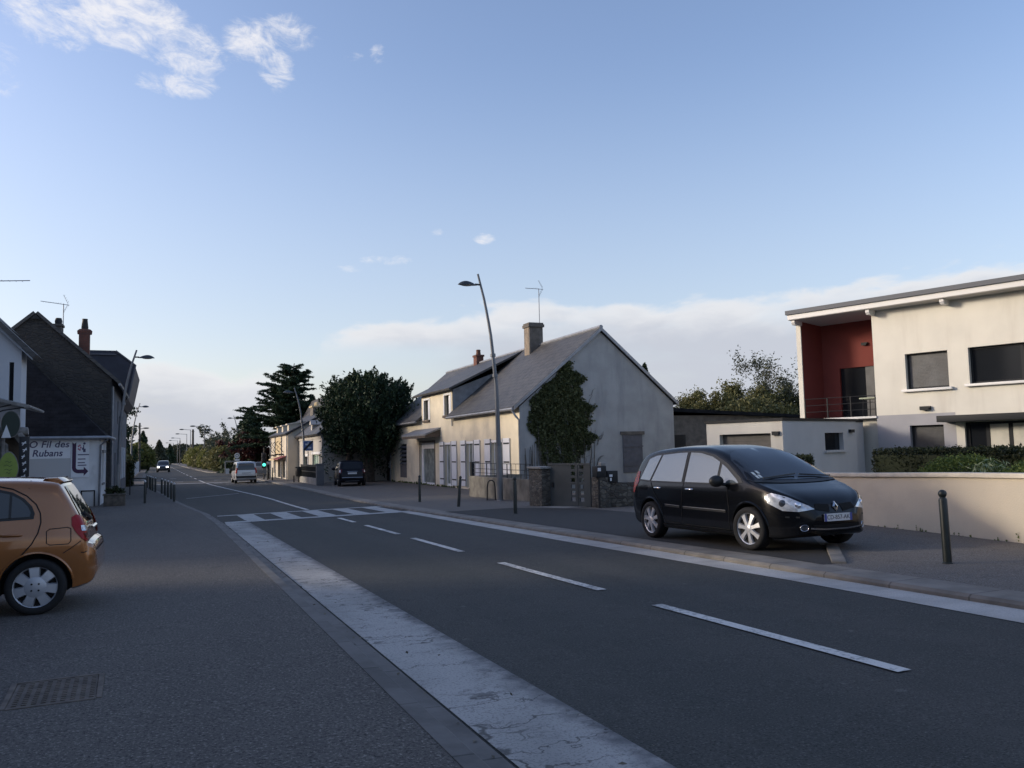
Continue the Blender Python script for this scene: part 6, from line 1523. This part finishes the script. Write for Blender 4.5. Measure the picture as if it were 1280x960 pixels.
make_van()

# ---- dark small rounded car by the tree, seen from behind
def make_small():
    T = [(0, .52), (.03, .68), (.08, .86), (.16, 1.02), (.30, 1.25), (.46, 1.42), (.62, 1.465), (1.2, 1.49), (1.8, 1.46), (2.2, 1.32), (2.6, 1.06), (2.8, .96), (3.2, .88), (3.42, .74), (3.55, .5)]
    B = [(0, .84), (.6, .90), (2.4, .90), (3.2, .78), (3.55, .55)]
    W = [(0, .54), (.04, .66), (.12, .74), (.3, .795), (.8, .82), (2.4, .82), (3.0, .77), (3.35, .62), (3.55, .40)]
    ZB = [(0, .38), (.06, .28), (.4, .2), (3.3, .2), (3.55, .33)]
    paint = pm('blue_black_paint', (.006, .007, .012), .35, coat=.12, spec=.15)
    c = Car('small_car', 'dark blue small rounded car parked on the pavement below the evergreen, seen from behind', 'car', (10.75, 51.4, g(51)+LP+.03), R(84), T, B, W, ZB, paint, [(.58, .295, .80, .18), (2.88, .295, .80, .18)], tumble=.26, scale=1.06)
    c.patch('rear_window', [(0, -.56, 1.0), (0, -.44, 1.38), (0, .44, 1.38), (0, .56, 1.0)], (1, 0, 0), M_glassd, off=.008)
    for sg, v in ((1, 'L'), (-1, 'R')):
        c.side('side_window', [(.55, .95), (.72, 1.28), (.95, 1.36), (1.2, 1.375), (1.2, .94)], M_glassb, sg, off=.008); c.side('side_window', [(1.28, .94), (1.28, 1.375), (1.75, 1.34), (2.1, 1.2), (2.4, .95)], M_glassb, sg, off=.008)
        c.patch('tail_light', [(.05, sg*.62, .80), (.10, sg*.60, .98), (.22, sg*.72, .98), (.22, sg*.76, .76), (.10, sg*.70, .72)], (.75, -sg*.66, 0), M_redd, off=.012)
        c.patch('lamp_centre', [(.10, sg*.66, .80), (.13, sg*.65, .92), (.19, sg*.71, .92), (.18, sg*.72, .80)], (.75, -sg*.66, 0), M_lampc, off=.018)
        c.mirror(2.15, 1.0, .80, sg, paint); c.handle(1.45, .82, sg, M_chrome)
        for wx in (.58, 2.88): c.arch(wx, .295, sg, paint, .016)
    for zz, hw in ((.50, .60), (.30, .40)):
        mb = MB(); pts = []
        for k in range(11):
            y = -hw+2*hw*k/10; h = c.bvh.ray_cast(Vector((-6, y, zz)), Vector((1, 0, 0)))[0] or Vector((.03, y, zz)); pts.append((h.x-.012, y, zz))
        mb.tube(pts, .020, 6); mb.build('chrome_strip', M_chrome, c.thing)
    mb = MB(); h = c.bvh.ray_cast(Vector((-6, 0, .76)), Vector((1, 0, 0)))[0]; mb.box(h.x-.03, h.x-.002, -.26, .26, .70, .80); mb.build('number_plate', M_plate, c.thing)
    mb = MB(); mb.tube([(h.x-.01, -.3, .845), (h.x-.03, 0, .85), (h.x-.01, .3, .845)], .018, 6); mb.build('hatch_handle', M_chrome, c.thing)
    for wx in (.58, 2.88):
        for sg in (1, -1): c.wheel(wx, .295, .80, .18, sg, .2, 6, M_alloy)
    return c
make_small()

# ---- far traffic
def generic(name, label, cat, loc, rz, paint, H_=1.55, lit=False, group=None, L_=4.2):
    k = L_/4.2; T = [(0, .6), (.05, .9), (.2, 1.2), (.42, H_-.1), (.7, H_-.02), (1.5, H_), (2.2, H_-.05), (2.7, H_-.3), (3.1, 1.05), (3.6, .95), (4.0, .82), (4.2, .55)]
    T = [(x*k, z) for x, z in T]; B = [(0, .95), (3*k, .92), (4.2*k, .65)]
    W = [(0, .62), (.06*k, .75), (.4*k, .86), (3.3*k, .87), (3.8*k, .80), (4.1*k, .66), (4.2*k, .5)]; ZB = [(0, .4), (.3*k, .22), (4*k, .22), (4.2*k, .36)]
    c = Car(name, label, cat, loc, rz, T, B, W, ZB, paint, [(.8*k, .31, .86, .19), (3.4*k, .31, .86, .19)], nx=34, group=group)
    for sg in (1, -1):
        c.side('side_window', [(.55*k, 1.0), (.75*k, H_-.14), (1.9*k, H_-.1), (2.4*k, H_-.3), (2.85*k, 1.0)], M_glass, sg, off=.008)
        c.patch('headlight', [(4.0*k, sg*.72, .84), (4.15*k, sg*.5, .80), (4.18*k, sg*.48, .66), (4.0*k, sg*.74, .66)], (-.85, -sg*.5, 0), M_head_on if lit else M_lampc, off=.012)
        c.patch('tail_light', [(.03, sg*.6, .82), (.06, sg*.6, 1.05), (.3, sg*.78, 1.05), (.3, sg*.82, .82)], (.7, -sg*.7, 0), M_redl, off=.01)
        c.mirror(2.85*k, 1.05, .86, sg, M_trim)
    c.patch('windscreen', [(3, -.68, 1.05), (3, -.55, H_-.16), (3, .55, H_-.16), (3, .68, 1.05)], (-1, 0, 0), M_glass, off=.008); c.patch('rear_window', [(0, -.6, 1.0), (0, -.5, H_-.2), (0, .5, H_-.2), (0, .6, 1.0)], (1, 0, 0), M_glass, off=.008)
    c.patch('grille', [(4.2, -.4, .5), (4.2, -.4, .68), (4.2, .4, .68), (4.2, .4, .5)], (-1, 0, 0), M_trim, off=.01)
    for wx in (.8*k, 3.4*k):
        for sg in (1, -1): c.wheel(wx, .31, .86, .19, sg, .2, 5, M_alloy)
    return c
P_dark = carpaint('far_dark_paint', (.015, .016, .019), .3); P_grey = carpaint('far_grey_paint', (.26, .27, .28), .3, .3); P_white = carpaint('far_white_paint', (.6, .6, .6), .3)
generic('oncoming_car', 'dark oncoming car with lit headlamps far down the left lane', 'car', (-.05, 133, g(130)+.004), R(-92), P_dark, 1.66, True)
generic('side_street_car', 'grey car crossing in the side street behind the traffic light posts', 'car', (10.9, 91.5, g(90)+.01), R(178), P_grey, 1.45)
generic('parked_car', 'white car parked far down the left kerb beyond the oncoming dark car', 'car', (-2.6, 205, g(150)+.004), R(-90), P_white, 1.5)
generic('parked_car', 'pale grey car, farthest of those parked on the left', 'car', (-2.9, 222, g(150)+.004), R(-90), P_grey, 1.5)
generic('parked_car', 'dark car at the very end of the row parked on the far left kerb', 'car', (-3.2, 240, g(150)+.004), R(-90), P_dark, 1.5)
# ---------------------------------------------------------------- shops and walls beyond the cream house
M_shopc = pm('shop_cream', (.56, .50, .40), .9, noise=(1, .08)); M_shopp = pm('shop_ochre', (.50, .40, .24), .9, noise=(1, .08))
M_shopg = pm('shop_grey', (.42, .40, .37), .9, noise=(1, .06)); M_awn = pm('red_awning', (.22, .055, .06), .8)
M_greenw = pm('greenish_window', (.33, .45, .37), .25, noise=(2, .15)); M_slated = brickmat('dark_slate', (.040, .041, .046), (.055, .056, .06), (.025, .025, .028), .32, .16, 'YZ', .6)
M_conc = pm('concrete_wall', (.13, .13, .135), .9, noise=(1.4, .2), stain=((.8, .8, .4), (.08, .08, .08), .6)); M_gated = pm('dark_timber_gate', (.045, .042, .042), .8, noise=(4, .25))
zs = g(75)
SA = thing('corner_shop', 'small cream corner shop with a red awning and three white dormer fronts', 'shop', (9.45, 70.8, zs))
L = Matrix.Translation((-9.45, -70.8, -zs)); sx_ = 9.45
mb = MB(L)
op = [(72.3, 74.3, -.5, 1.05), (75.2, 77.4, -.5, 1.05), (79.3, 80.6, -.2, 1.05)]
mb.wall(lambda u, z, d: (sx_+d, u, z), 70.8, 82.6, zs-.1, 3.15, op, .3, 0)
for yy in (70.8, 82.6): mb.face([(sx_, yy, zs-.1), (17, yy, zs-.1), (17, yy, 3.15), (13.2, yy, 5.2), (sx_, yy, 3.15)], 0)
mb.face([(17, 70.8, zs), (17, 82.6, zs), (17, 82.6, 3.15), (17, 70.8, 3.15)])
mb.build('wall', [M_shopc], SA)
mb = MB(L); mb.box(sx_-.03, sx_-.002, 74.8, 79.0, 1.5, 3.0); mb.build('ochre_panel', M_shopp, SA)
mb = MB(L); slab(mb, (sx_-.2, 3.13), (13.2, 5.25), 70.6, 82.8, .12); slab(mb, (17.2, 3.1), (13.2, 5.25), 70.6, 82.8, .12); r_ = mb.build('roof', M_slated, SA)
for yy in (72.6, 76.2, 79.9):
    mb = MB(L); mb.box(sx_+.25, sx_+.3, yy-.45, yy+.45, 3.2, 4.0); mb.prism([(sx_+.1, 4.0), (sx_+2.1, 4.35), (sx_+2.1, 4.42), (sx_+.1, 4.1)], yy-.6, yy+.6, 'Y'); mb.prism([(sx_+.301, 3.3), (sx_+.301, 3.98), (sx_+1.9, 4.3)], yy-.44, yy+.44, 'Y', 0); mb.build('dormer', M_shopc, r_)
mb = MB(L); mb.box(12.6, 13.5, 77.5, 79.1, 4.4, 5.8); c_ = mb.build('chimney', M_chimside, r_)
mb = MB(L); mb.box(12.5, 13.6, 77.4, 79.2, 5.8, 5.95); [mb.lathe([(.14, 5.95), (.12, 6.3)], 8, Matrix.Translation((13.05, 77.8+k*.5, 0))) for k in range(3)]; mb.build('chimney_pot', M_shopp, c_)
for a, b, c, e in op:
    mb = MB(L); mb.box(sx_+.2, sx_+.24, a+.003, b-.003, c+.003, e-.003); mb.build('shop_window', M_glassd, SA)
    mb = MB(L); mb.box(sx_+.15, sx_+.198, (a+b)/2-.06, (a+b)/2+.06, c+.003, e-.003); mb.box(sx_-.03, sx_-.002, a-.2, a-.02, c, e+.05); mb.build('jamb', M_white, SA)
mb = MB(L); mb.prism([(sx_-.7, 1.08), (sx_-.01, 1.32), (sx_-.01, 1.40), (sx_-.7, 1.16)], 71.6, 75.0, 'Y'); mb.build('awning', M_awn, SA)
mb = MB(L); mb.prism([(sx_-.6, 1.0), (sx_-.01, 1.24), (sx_-.01, 1.34), (sx_-.6, 1.10)], 75.05, 79.2, 'Y'); mb.build('awning', M_shopp, SA)
for yy, hh in ((73.2, 2.2), (75.8, 2.2), (78.5, 2.15), (80.3, 2.15)):
    mb = MB(L); mb.tube([(sx_-.05, yy, hh-.5), (sx_-.3, yy+.1, hh-.2), (sx_-.12, yy+.2, hh), (sx_-.36, yy+.25, hh+.25), (sx_-.12, yy+.3, hh+.5)], .035, 5); mb.box(sx_-.45, sx_-.06, yy, yy+.5, hh-.75, hh-.62); mb.build('wall_bracket', M_dark, SA)
for yy in (70.95, 74.4, 78.9, 82.4):
    mb = MB(L); mb.tube([(sx_-.07, yy, 3.1), (sx_-.07, yy, zs)], .05, 6); mb.build('downpipe', M_zinc, SA)
bx_ = 10.35
SB = thing('slate_house', 'pale house with a big slate roof and greenish window behind an iron fence', 'house', (bx_, 54, zs))
L = Matrix.Translation((-bx_, -54, -zs))
mb = MB(L); o2 = [(60.4, 60.9, -.1, 1.45), (61.3, 64.0, -.5, 1.45), (66.0, 68.0, -.5, 1.3)]
mb.wall(lambda u, z, d: (bx_+d, u, z), 59.8, 70.6, zs-.1, 3.05, o2, .25, 0)
for yy in (59.8, 70.6): mb.face([(bx_, yy, zs-.1), (16.4, yy, zs-.1), (16.4, yy, 3.05), (13.4, yy, 5.5), (bx_, yy, 3.05)], 0)
mb.box(bx_-.06, bx_-.003, 59.8, 70.6, 2.6, 2.9); mb.build('wall', M_shopg, SB)
mb = MB(L); slab(mb, (bx_-.3, 2.82), (13.4, 5.5), 59.6, 70.8, .14); slab(mb, (16.7, 2.82), (13.4, 5.5), 59.6, 70.8, .14); r_ = mb.build('roof', M_slate, SB)
mb = MB(L); mb.box(bx_+.1, bx_+.9, 64.7, 65.3, 3.1, 3.75); mb.prism([(64.55, 3.75), (65.45, 3.75), (65, 4.1)], bx_-.0, bx_+1.6, 'X'); mb.build('dormer', M_shopg, r_)
for i, (a, b, c, e) in enumerate(o2):
    mb = MB(L); mb.box(bx_+.15, bx_+.18, a+.003, b-.003, c+.003, e-.003); W = mb.build('window', M_greenw if i < 2 else M_glassd, SB)
    mb = MB(L); mb.box(bx_+.1, bx_+.149, (a+b)/2-.05, (a+b)/2+.05, c+.003, e-.003); mb.box(bx_-.04, bx_-.003, a-.2, b+.2, e+.02, e+.2); mb.build('frame', M_white, W)
T = thing('iron_fence', 'dark iron fence on a pale stone base in front of the greenish window', 'fence', (9.35, 58, g(58)))
L = Matrix.Translation((-9.35, -58, -g(58)))
mb = MB(L); mb.box(9.3, 9.5, 55.3, 63.4, g(58), -.12); mb.build('base_wall', M_slab, T)
mb = MB(L)
for z in (.25, .62, .70): mb.box(9.37, 9.43, 55.4, 63.3, z, z+.06)
for k in range(40): mb.box(9.385, 9.415, 55.45+k*.2, 55.48+k*.2, -.12, .72)
mb.build('railing', M_dark, T)
mb = MB(L); mb.box(9.15, 9.6, 54.75, 55.25, g(58), .78); mb.box(9.1, 9.65, 54.7, 55.3, .78, .86); mb.build('pillar', M_conc, T)
# back house whose ridge shows between the trees
BH = thing('back_house', 'dark slate roofed house whose ridge peeps out between cedar and evergreen', 'house', (17.5, 86, g(80)))
L = Matrix.Translation((-17.5, -86, -g(80)))
mb = MB(L); mb.box(14, 22, 84, 94, g(80), 4.4); mb.build('wall', M_shopg, BH)
mb = MB(L); mb.prism([(13.6, 4.4), (15.2, 7.4), (20.8, 7.4), (22.4, 4.4)], 83.6, 94.4, 'Y'); mb.build('roof', M_slated, BH)
# concrete wall with dark double gate between tree and cream house
T = thing('yard_wall', 'grey concrete yard wall with dark timber gates left of the cream house', 'wall', (15, 58, g(58)))
L = Matrix.Translation((-15, -58, -g(58)))
mb = MB(L); mb.box(15.0, 15.25, 57.6, 71, 1.0, 1.75); mb.box(15.0, 15.25, 65.6, 71, g(60), .999); mb.build('wall', M_conc, T)
mb = MB(L)
mb.box(15.05, 15.15, 58.4, 61.9, g(60)+.1, .995); mb.box(15.05, 15.15, 61.95, 65.58, g(60)+.1, .995); mb.build('gate', M_gated, T)
mb = MB(L); mb.box(14.85, 15.2, 57.75, 58.3, g(60), .999); mb.build('gate_post', M_conc, T)
mb = MB(L); mb.box(14.8, 14.848, 57.85, 58.1, .4, .85); mb.box(15.0, 15.045, 58.9, 59.3, .35, .75); mb.build('notice', M_white, T)
mb = MB(); mb.prism([(16.5, 1.8), (16.5, 2.6), (21, 5.2), (25, 2.6), (25, 1.8)], 60, 72, 'Y'); o = mb.build('barn', M_slated); tag(o, 'low slate roofed barn glimpsed over the grey yard wall', 'barn')

# ---------------------------------------------------------------- bollards
M_boll = pm('bollard_green_black', (.016, .022, .020), .45, noise=(3, .2)); M_bwhite = pm('bollard_white', (.55, .56, .57), .5)
def bollard(label, x, y, z, white=False, tilt=(0, 0), group=None, h=1.):
    T = thing('bollard', label, 'bollard', (x, y, z), 0, group); T.rotation_euler = (tilt[0], tilt[1], 0); T.scale = (.8, .8, h)
    mb = MB(); mb.lathe([(.080, -.1), (.080, .012), (.066, .022), (.064, .90), (.058, .915), (.044, .93), (.044, .945)], 20); mb.build('post', M_boll, T, smooth=40)
    mb = MB(); mb.ellip((0, 0, .985), (.066, .066, .058), 18, 10); mb.build('knob', M_bwhite if white else M_boll, T, smooth=60)
    return T
RG = 'black bollards along the right hand kerb'
bollard('near lone black bollard with a ball top before the cream boundary wall', 9.15, 7.68, pav(9.15, 7.68), tilt=(0, R(-1.2)), group=RG, h=.89)
bollard('black bollard beside the stone gate pillar', 9.14, 21.7, pav(9.14, 21.7), group=RG)
bollard('black bollard leaning to the right in front of the white shutters', 9.27, 27.0, pav(9.27, 27), tilt=(0, R(5)), group=RG)
bollard('upright black bollard in front of the glazed door of the cream house', 9.28, 31.7, pav(9.28, 31.7), group=RG)
LG = 'white topped black bollards on the left pavement'
names5 = ['nearest', 'second nearest', 'middle', 'fourth', 'farthest']
for i, (x, y) in enumerate([(.44, 41.9), (.33, 44.3), (.19, 46.6), (.05, 49.1), (-.12, 51.7)]):
    bollard('%s white topped bollard in the nearer row of five along the left kerb' % names5[i], x, y, g(y)+LP, True, group=LG, h=.84)
for i, (x, y) in enumerate([(-.48, 54.6), (-.66, 56.7), (-.80, 58.6), (-.90, 60.4), (-1.06, 62.3)]):
    bollard('%s bollard in the farther cluster of five behind the crowd barrier' % names5[i], x, y, g(y)+LP, True, group=LG, h=.84)
bollard('single dark bollard standing alone on the left pavement before the barrier', -.80, 41.5, g(41.5)+LP, True, group=LG)
for i, (x, y, lab) in enumerate([(7.9, 71.5, 'dark bollard left of the traffic light post'), (8.15, 70.2, 'dark bollard right of the traffic light post')]):
    bollard(lab, x, y, g(y)+LP, group='dark bollards at the traffic light')
T = thing('barrier', 'dark metal hoop barrier across the left pavement behind the lone bollard', 'barrier', (-1.35, 51.6, g(51)+LP))
mb = MB(); mb.tube([(-.42, 0, 0), (-.42, 0, .85), (-.38, 0, .9), (.38, 0, .9), (.42, 0, .85), (.42, 0, 0)], .03, 8); mb.build('hoop', M_dark, T, smooth=50)
mb = MB(); mb.tube([(-.42, 0, .5), (.42, 0, .5)], .02, 6); mb.build('crossbar', M_dark, T)
T = thing('bike_stand', 'dark hoop shaped bicycle stand by the foot of the street lamp', 'bicycle stand', (11.72, 30.2, pav(11.7, 30)), R(-20))
mb = MB(); mb.tube([(-.16, 0, -.05), (-.15, 0, .5), (-.12, 0, .68), (-.05, 0, .76), (.05, 0, .76), (.12, 0, .68), (.15, 0, .5), (.16, 0, -.05)], .024, 8); mb.build('hoop', M_dark, T, smooth=50)
mb = MB(); mb.box(-.22, .22, -.06, .06, 0, .012); mb.build('base', M_dark, T)

# ---------------------------------------------------------------- street lamps
M_lampg = pm('lamp_grey', (.15, .16, .175), .45, .5, noise=(2, .12)); M_lampb = pm('lamp_lower_grey', (.20, .205, .21), .5, .4, noise=(2, .12)); M_lhead = pm('lamp_head', (.045, .055, .062), .4, .3); M_lglass = pm('lamp_glass', (.25, .27, .28), .1)
def lamp(label, x, y, side, h=8.75, group='curved street lamps', s=1., rz=0., name='street_lamp'):
    """tapered pole leaning over the road to +side, leaf shaped head near the top"""
    T = thing(name, label, 'street lamp', (x, y, g(y)+LP), rz, group, s)
    pr = [(0, 0), (-.02, .24), (-.06, .5), (-.25, .745), (-.46, .88), (-.73, 1.)]
    mb = MB(); mb.tube([(0, 0, -.05), (0, 0, 1.2), (side*.02, 0, .24*h)], [.115, .11, .105], 12)
    mb.lathe([(.14, 0), (.14, .02), (.118, .05)], 12); mb.build('lower_pole', M_lampb, T, smooth=50)
    mb = MB(); pts = []
    for i in range(15):
        f = .24+.76*i/14; pts.append((side*-pw([(b, a) for a, b in pr], f) if False else side*float(np.interp(f, [.24, .5, .745, .88, 1.], [.02, .06, .27, .48, .74])), 0, f*h))
    mb.tube(pts, [.095-.055*i/14 for i in range(15)], 10); mb.build('pole', M_lampg, T, smooth=50)
    for zz in (.55, .64):
        mb = MB(); q = float(np.interp(zz, [.24, .5, .745, .88, 1.], [.02, .06, .27, .48, .74])); mb.tube([(side*q, 0, zz*h-.06), (side*(q+.005), 0, zz*h+.06)], .105, 10); mb.build('collar', M_lampg, T, smooth=40)
    hz = .952*h; hx = side*.64
    mb = MB(); mb.tube([(hx-side*.03, 0, hz), (hx+side*.22, 0, hz+.01)], .035, 6); mb.build('arm', M_lhead, T)
    mb = MB(); n = 14; prof = []
    for i in range(n+1):
        u = i/n; prof.append((hx+side*(.15+.78*u), .20*math.sin(PI*min(1, u*.97+.03))**.75*(1-.25*(1-u)), .20*math.sin(PI*u)**.8*(.55+.45*u)))
    P = []; K = 12
    for (x_, w_, h_) in prof:
        for k in range(K+1): a = PI*k/K; P.append((x_, w_*math.cos(a)+.0, hz-.035+h_*math.sin(a)))
    fs = [(i*(K+1)+k, i*(K+1)+k+1, (i+1)*(K+1)+k+1, (i+1)*(K+1)+k) for i in range(n) for k in range(K)]
    fs += [(i*(K+1), (i+1)*(K+1), (i+1)*(K+1)+K, i*(K+1)+K) for i in range(n)]
    mb.faces(P, fs); hd_ = mb.build('lamp_head', M_lhead, T, smooth=50)
    mb = MB(); mb.ellip((hx+side*.58, 0, hz-.035), (.24, .13, .05), 14, 8); mb.build('diffuser', M_lglass, hd_, smooth=60)
    return T
lamp('tall curved street lamp before the cream house, its leaf shaped head high above the roofs', 11.85, 29.6, -1, 8.75)
lamp('curved street lamp in front of the dark mansard on the left pavement', -2.05, 44.4, 1, 7.35)
lamp('second curved street lamp on the left, against the tall dark tree', -2.95, 87, 1, 7.3)
lamp('curved street lamp between the shops and the dark evergreen', 9.75, 64, -1, 7.1)
lamp('curved street lamp seen against the copper shrub and the cedar', 9.2, 116, -1, 7.4)
lamp('small distant curved street lamp above the far right hedge', 8.5, 165, -1, 7.2)
def mast(label, x, y, top, arm):
    T = thing('lamp_mast', label, 'street lamp', (x, y, g(y)), 0, 'straight lamp masts with long arms at the far right'); h = top-g(y)
    mb = MB(); mb.tube([(0, 0, -.1), (0, 0, h)], [.10, .06], 8); mb.build('pole', M_lampg, T)
    mb = MB(); mb.tube([(0, 0, h-.08), (-arm, 0, h+.04)], .045, 6); mb.build('arm', M_lampg, T)
    mb = MB(); mb.ellip((-arm-.35, 0, h+.05), (.48, .2, .13), 12, 8); mb.build('lamp_head', M_lhead, T, smooth=60)
for lab, x, y, top, arm in [('nearest straight lamp mast with a long arm over the far road', 6.55, 158, 6.85, 1.6), ('second straight lamp mast in the far right row', 5.05, 188, 7.2, 1.4), ('third straight lamp mast in the far right row', 5.05, 220, 7.1, 1.8), ('fourth straight lamp mast in the far right row', 4.17, 262, 7.0, 1.6), ('fifth lamp mast, small, in the far right row', 4.03, 300, 6.95, 1.9), ('last and smallest lamp mast in the far right row', 3.2, 345, 6.9, 2.0)]: mast(lab, x, y, top, arm)
M_pole = pm('timber_pole', (.09, .08, .07), .9, noise=(4, .3))
def upole(label, x, y, top, r=.16):
    T = thing('utility_pole', label, 'pole', (x, y, g(y)), 0, 'timber utility poles'); h = top-g(y)
    mb = MB(); mb.tube([(0, 0, -.1), (0, 0, h*.5), (0, 0, h)], [r, r*.85, r*.7], 8); mb.build('shaft', M_pole, T, smooth=50)
    mb = MB(); mb.box(-.3, .3, -.12, -.06, h-.5, h-.42); mb.box(-.12, .12, -.2, -.12, h*.62, h*.62+.35); mb.build('bracket', M_dark, T); return T
upole('thick timber pole right of the spring green far shrub', 5.15, 175, 6.85, .26); UP = upole('timber pole with boxes and a short lamp arm beyond the white fence on the left', -3.35, 132, 6.55, .17)
mb = MB(); mb.tube([(0, 0, 6.3), (.5, 0, 6.4)], .04, 6); mb.ellip((.85, 0, 6.42), (.42, .18, .11), 12, 8); mb.build('lamp_arm', M_lhead, UP, smooth=60)
upole('thin timber pole among the far lamp masts', 3.9, 245, 6.0, .16)

# ---------------------------------------------------------------- traffic light, signs, bins, odds and ends
M_green = pm('green_signal', (.05, .8, .6), .3, emit=((.10, 1., .70), 1.15)); M_sback = pm('sign_back', (.16, .17, .18), .5, .4); M_sblue = pm('sign_blue', (.10, .16, .36), .5)
T = thing('traffic_light', 'black traffic light on a dark post showing green beside the silver van', 'traffic light', (7.9, 74.2, g(74)+LP))
zg_ = g(74)+LP
mb = MB(); mb.tube([(0, 0, 0), (0, 0, 2.7)], .055, 8); mb.build('post', M_dark, T)
mb = MB(); mb.box(-.19, .19, -.15, .10, .95, 2.25); h_ = mb.build('signal_head', M_black, T, bevel=.03)
for zz, m_ in ((1.24, M_green), (1.62, M_black), (2.0, M_black)):
    mb = MB(); mb.lathe([(.001, .01), (.10, .006), (.135, -.01)], 18, Matrix.Translation((0, -.16, zz)) @ Matrix.Rotation(PI/2, 4, 'X'), 0, close=False); mb.build('lens', m_, h_, smooth=60)
    mb = MB(); mb.lathe([(.15, -.02), (.15, .10)], 18, Matrix.Translation((0, -.16, zz)) @ Matrix.Rotation(PI/2, 4, 'X'), 0, close=False); mb.build('visor', M_black, h_)
mb = MB(); mb.prism([(0, -.30), (.30, 0), (0, .30), (-.30, 0)], -.1, -.07, 'Y'); pl_ = mb.build('diamond_plate', M_sback, T)
pl_.location = (.09, -.12, .68)
def sign(name, label, x, y, h, build, post=.03, h0=None):
    T = thing(name, label, 'sign', (x, y, g(y)+LP)); mb = MB(); mb.tube([(0, 0, -.05), (0, 0, h)], post, 8); mb.build('post', M_zinc, T); build(T, h); return T
def end_zone(T, h):
    mb = MB(); mb.box(-.36, .36, -.055, -.035, h-.72, h); p = mb.build('plate', M_white, T, bevel=.01)
    mb = MB(); mb.box(-.32, .32, -.06, -.0555, h-.68, h-.04); mb.build('blue_field', M_sblue, p)
    mb = MB(); mb.box(-.2, .0, -.064, -.0605, h-.32, h-.2); mb.box(-.02, .22, -.064, -.0605, h-.56, h-.44); mb.ellip((.0, -.062, h-.16), (.05, .003, .05), 8, 6); mb.build('pictogram', M_white, p)
    mb = MB(); mb.prism([(-.34, h-.70), (-.24, h-.70), (.34, h-.10), (.34, h-.02), (.25, h-.02), (-.34, h-.61)], -.068, -.0645, 'Y'); mb.build('diagonal_bar', M_black, p)
sign('zone_end_sign', 'square blue and white sign crossed by a black diagonal bar near the evergreen', 9.45, 60.3, 3.02, end_zone)
def round_sign(T, h):
    mb = MB(); mb.lathe([(.001, .0), (.30, .0), (.30, .02), (.001, .02)], 24, Matrix.Translation((0, -.06, h-.32)) @ Matrix.Rotation(PI/2, 4, 'X'), 0, close=False); p = mb.build('disc', M_white, T, smooth=30)
    mb = MB(); mb.lathe([(.12, .022), (.18, .022)], 24, Matrix.Translation((0, -.06, h-.32)) @ Matrix.Rotation(PI/2, 4, 'X'), 0, close=False); mb.build('ring', M_sback, p)
    mb = MB(); mb.box(-.26, .26, -.06, -.04, h-.92, h-.70); mb.build('small_plate', M_white, T)
sign('round_sign', 'small round white sign with a plate below, left of the silver van', 7.6, 99, 2.4, round_sign)
T = thing('roadside_stand', 'pale little frame with a white box at the kerb left of the silver van', 'stand', (6.9, 100, g(100)+LP))
mb = MB()
for a in (-.5, .5): mb.box(a-.06, a+.06, -.06, .06, 0, 1.35)
mb.box(-.56, .56, -.06, .06, 1.35, 1.5); mb.build('frame', M_slab, T)
mb = MB(); mb.box(-.44, -.08, -.15, .04, 0, .62); mb.build('box', M_bwhite, T)
T = thing('litter_bin', 'dark litter bin on a post before the iron fence', 'litter bin', (9.25, 63.2, g(63)+LP))
mb = MB(); mb.tube([(0, .22, 0), (0, .22, 1.1)], .05, 8); mb.box(-.42, -.34, -.03, .05, 0, .5); mb.build('post', M_dark, T)
mb = MB(); mb.lathe([(.2, .42), (.27, .5), (.29, 1.05), (.27, 1.06), (.24, 1.0)], 16); mb.box(-.30, .30, -.02, .02, 1.061, 1.14); mb.build('bin', M_black, T, smooth=40)
T = thing('information_board', 'pale capped dark post beside the traffic light', 'post', (8.3, 74.6, g(74)+LP))
mb = MB(); mb.box(-.12, .12, -.12, .12, 0, 1.25); mb.build('post', M_dark, T)
mb = MB(); mb.box(-.22, .22, -.2, .2, 1.25, 1.42); mb.build('cap', M_bwhite, T)
# left: planter, fence
T = thing('planter', 'dark timber planter with low greenery at the corner of the low shop', 'planter', (-1.98, 40.3, g(40)+LP))
mb = MB(); mb.box(-.42, .42, -.3, .3, 0, .46); mb.box(-.46, .46, -.34, .34, .46, .52); mb.build('trough', M_plank, T, bevel=.012)
leaves_mesh('greenery', clumps([(-.2, 0, .6), (.1, .05, .66), (.25, -.05, .58), (0, .1, .7)], [.22]*4, 120, .8, .2), .07, LF_hedge, T)
T = thing('picket_fence', 'white panel fence along the left pavement past the hedge cube', 'fence', (-3.0, 82, g(82)))
for k in range(19):
    y = k*2.6; x = -.0-.016*k*1.2
    mb = MB(); mb.box(x-.06, x+.06, y-.08, y+.08, 0, 1.62); mb.build('post', M_wblue, T)
for k in range(18):
    y = k*2.6; x = -.016*k*1.2; mb = MB()
    for j in range(11): mb.box(x-.02, x+.02, y+.14+j*.22, y+.14+j*.22+.15, .18, 1.5)
    mb.box(x-.03, x+.03, y+.08, y+2.52, .14, .185); mb.box(x-.03, x+.03, y+.08, y+2.52, 1.495, 1.54); mb.build('panel', M_wblue, T)
T = thing('garden_fence', 'pale low fence at the far right behind the roadside bushes', 'fence', (7.9, 118, g(118)))
for k in range(9):
    mb = MB(); mb.box(-.04-.06*k, .04-.06*k, k*4.-.05, k*4.+.05, 0, 1.5); mb.build('post', M_pole, T)
for k in range(8):
    mb = MB(); mb.box(-.03-.06*k, .03-.06*k, k*4.+.06, k*4.+3.94, .2, 1.4); mb.build('panel', M_shopg, T)
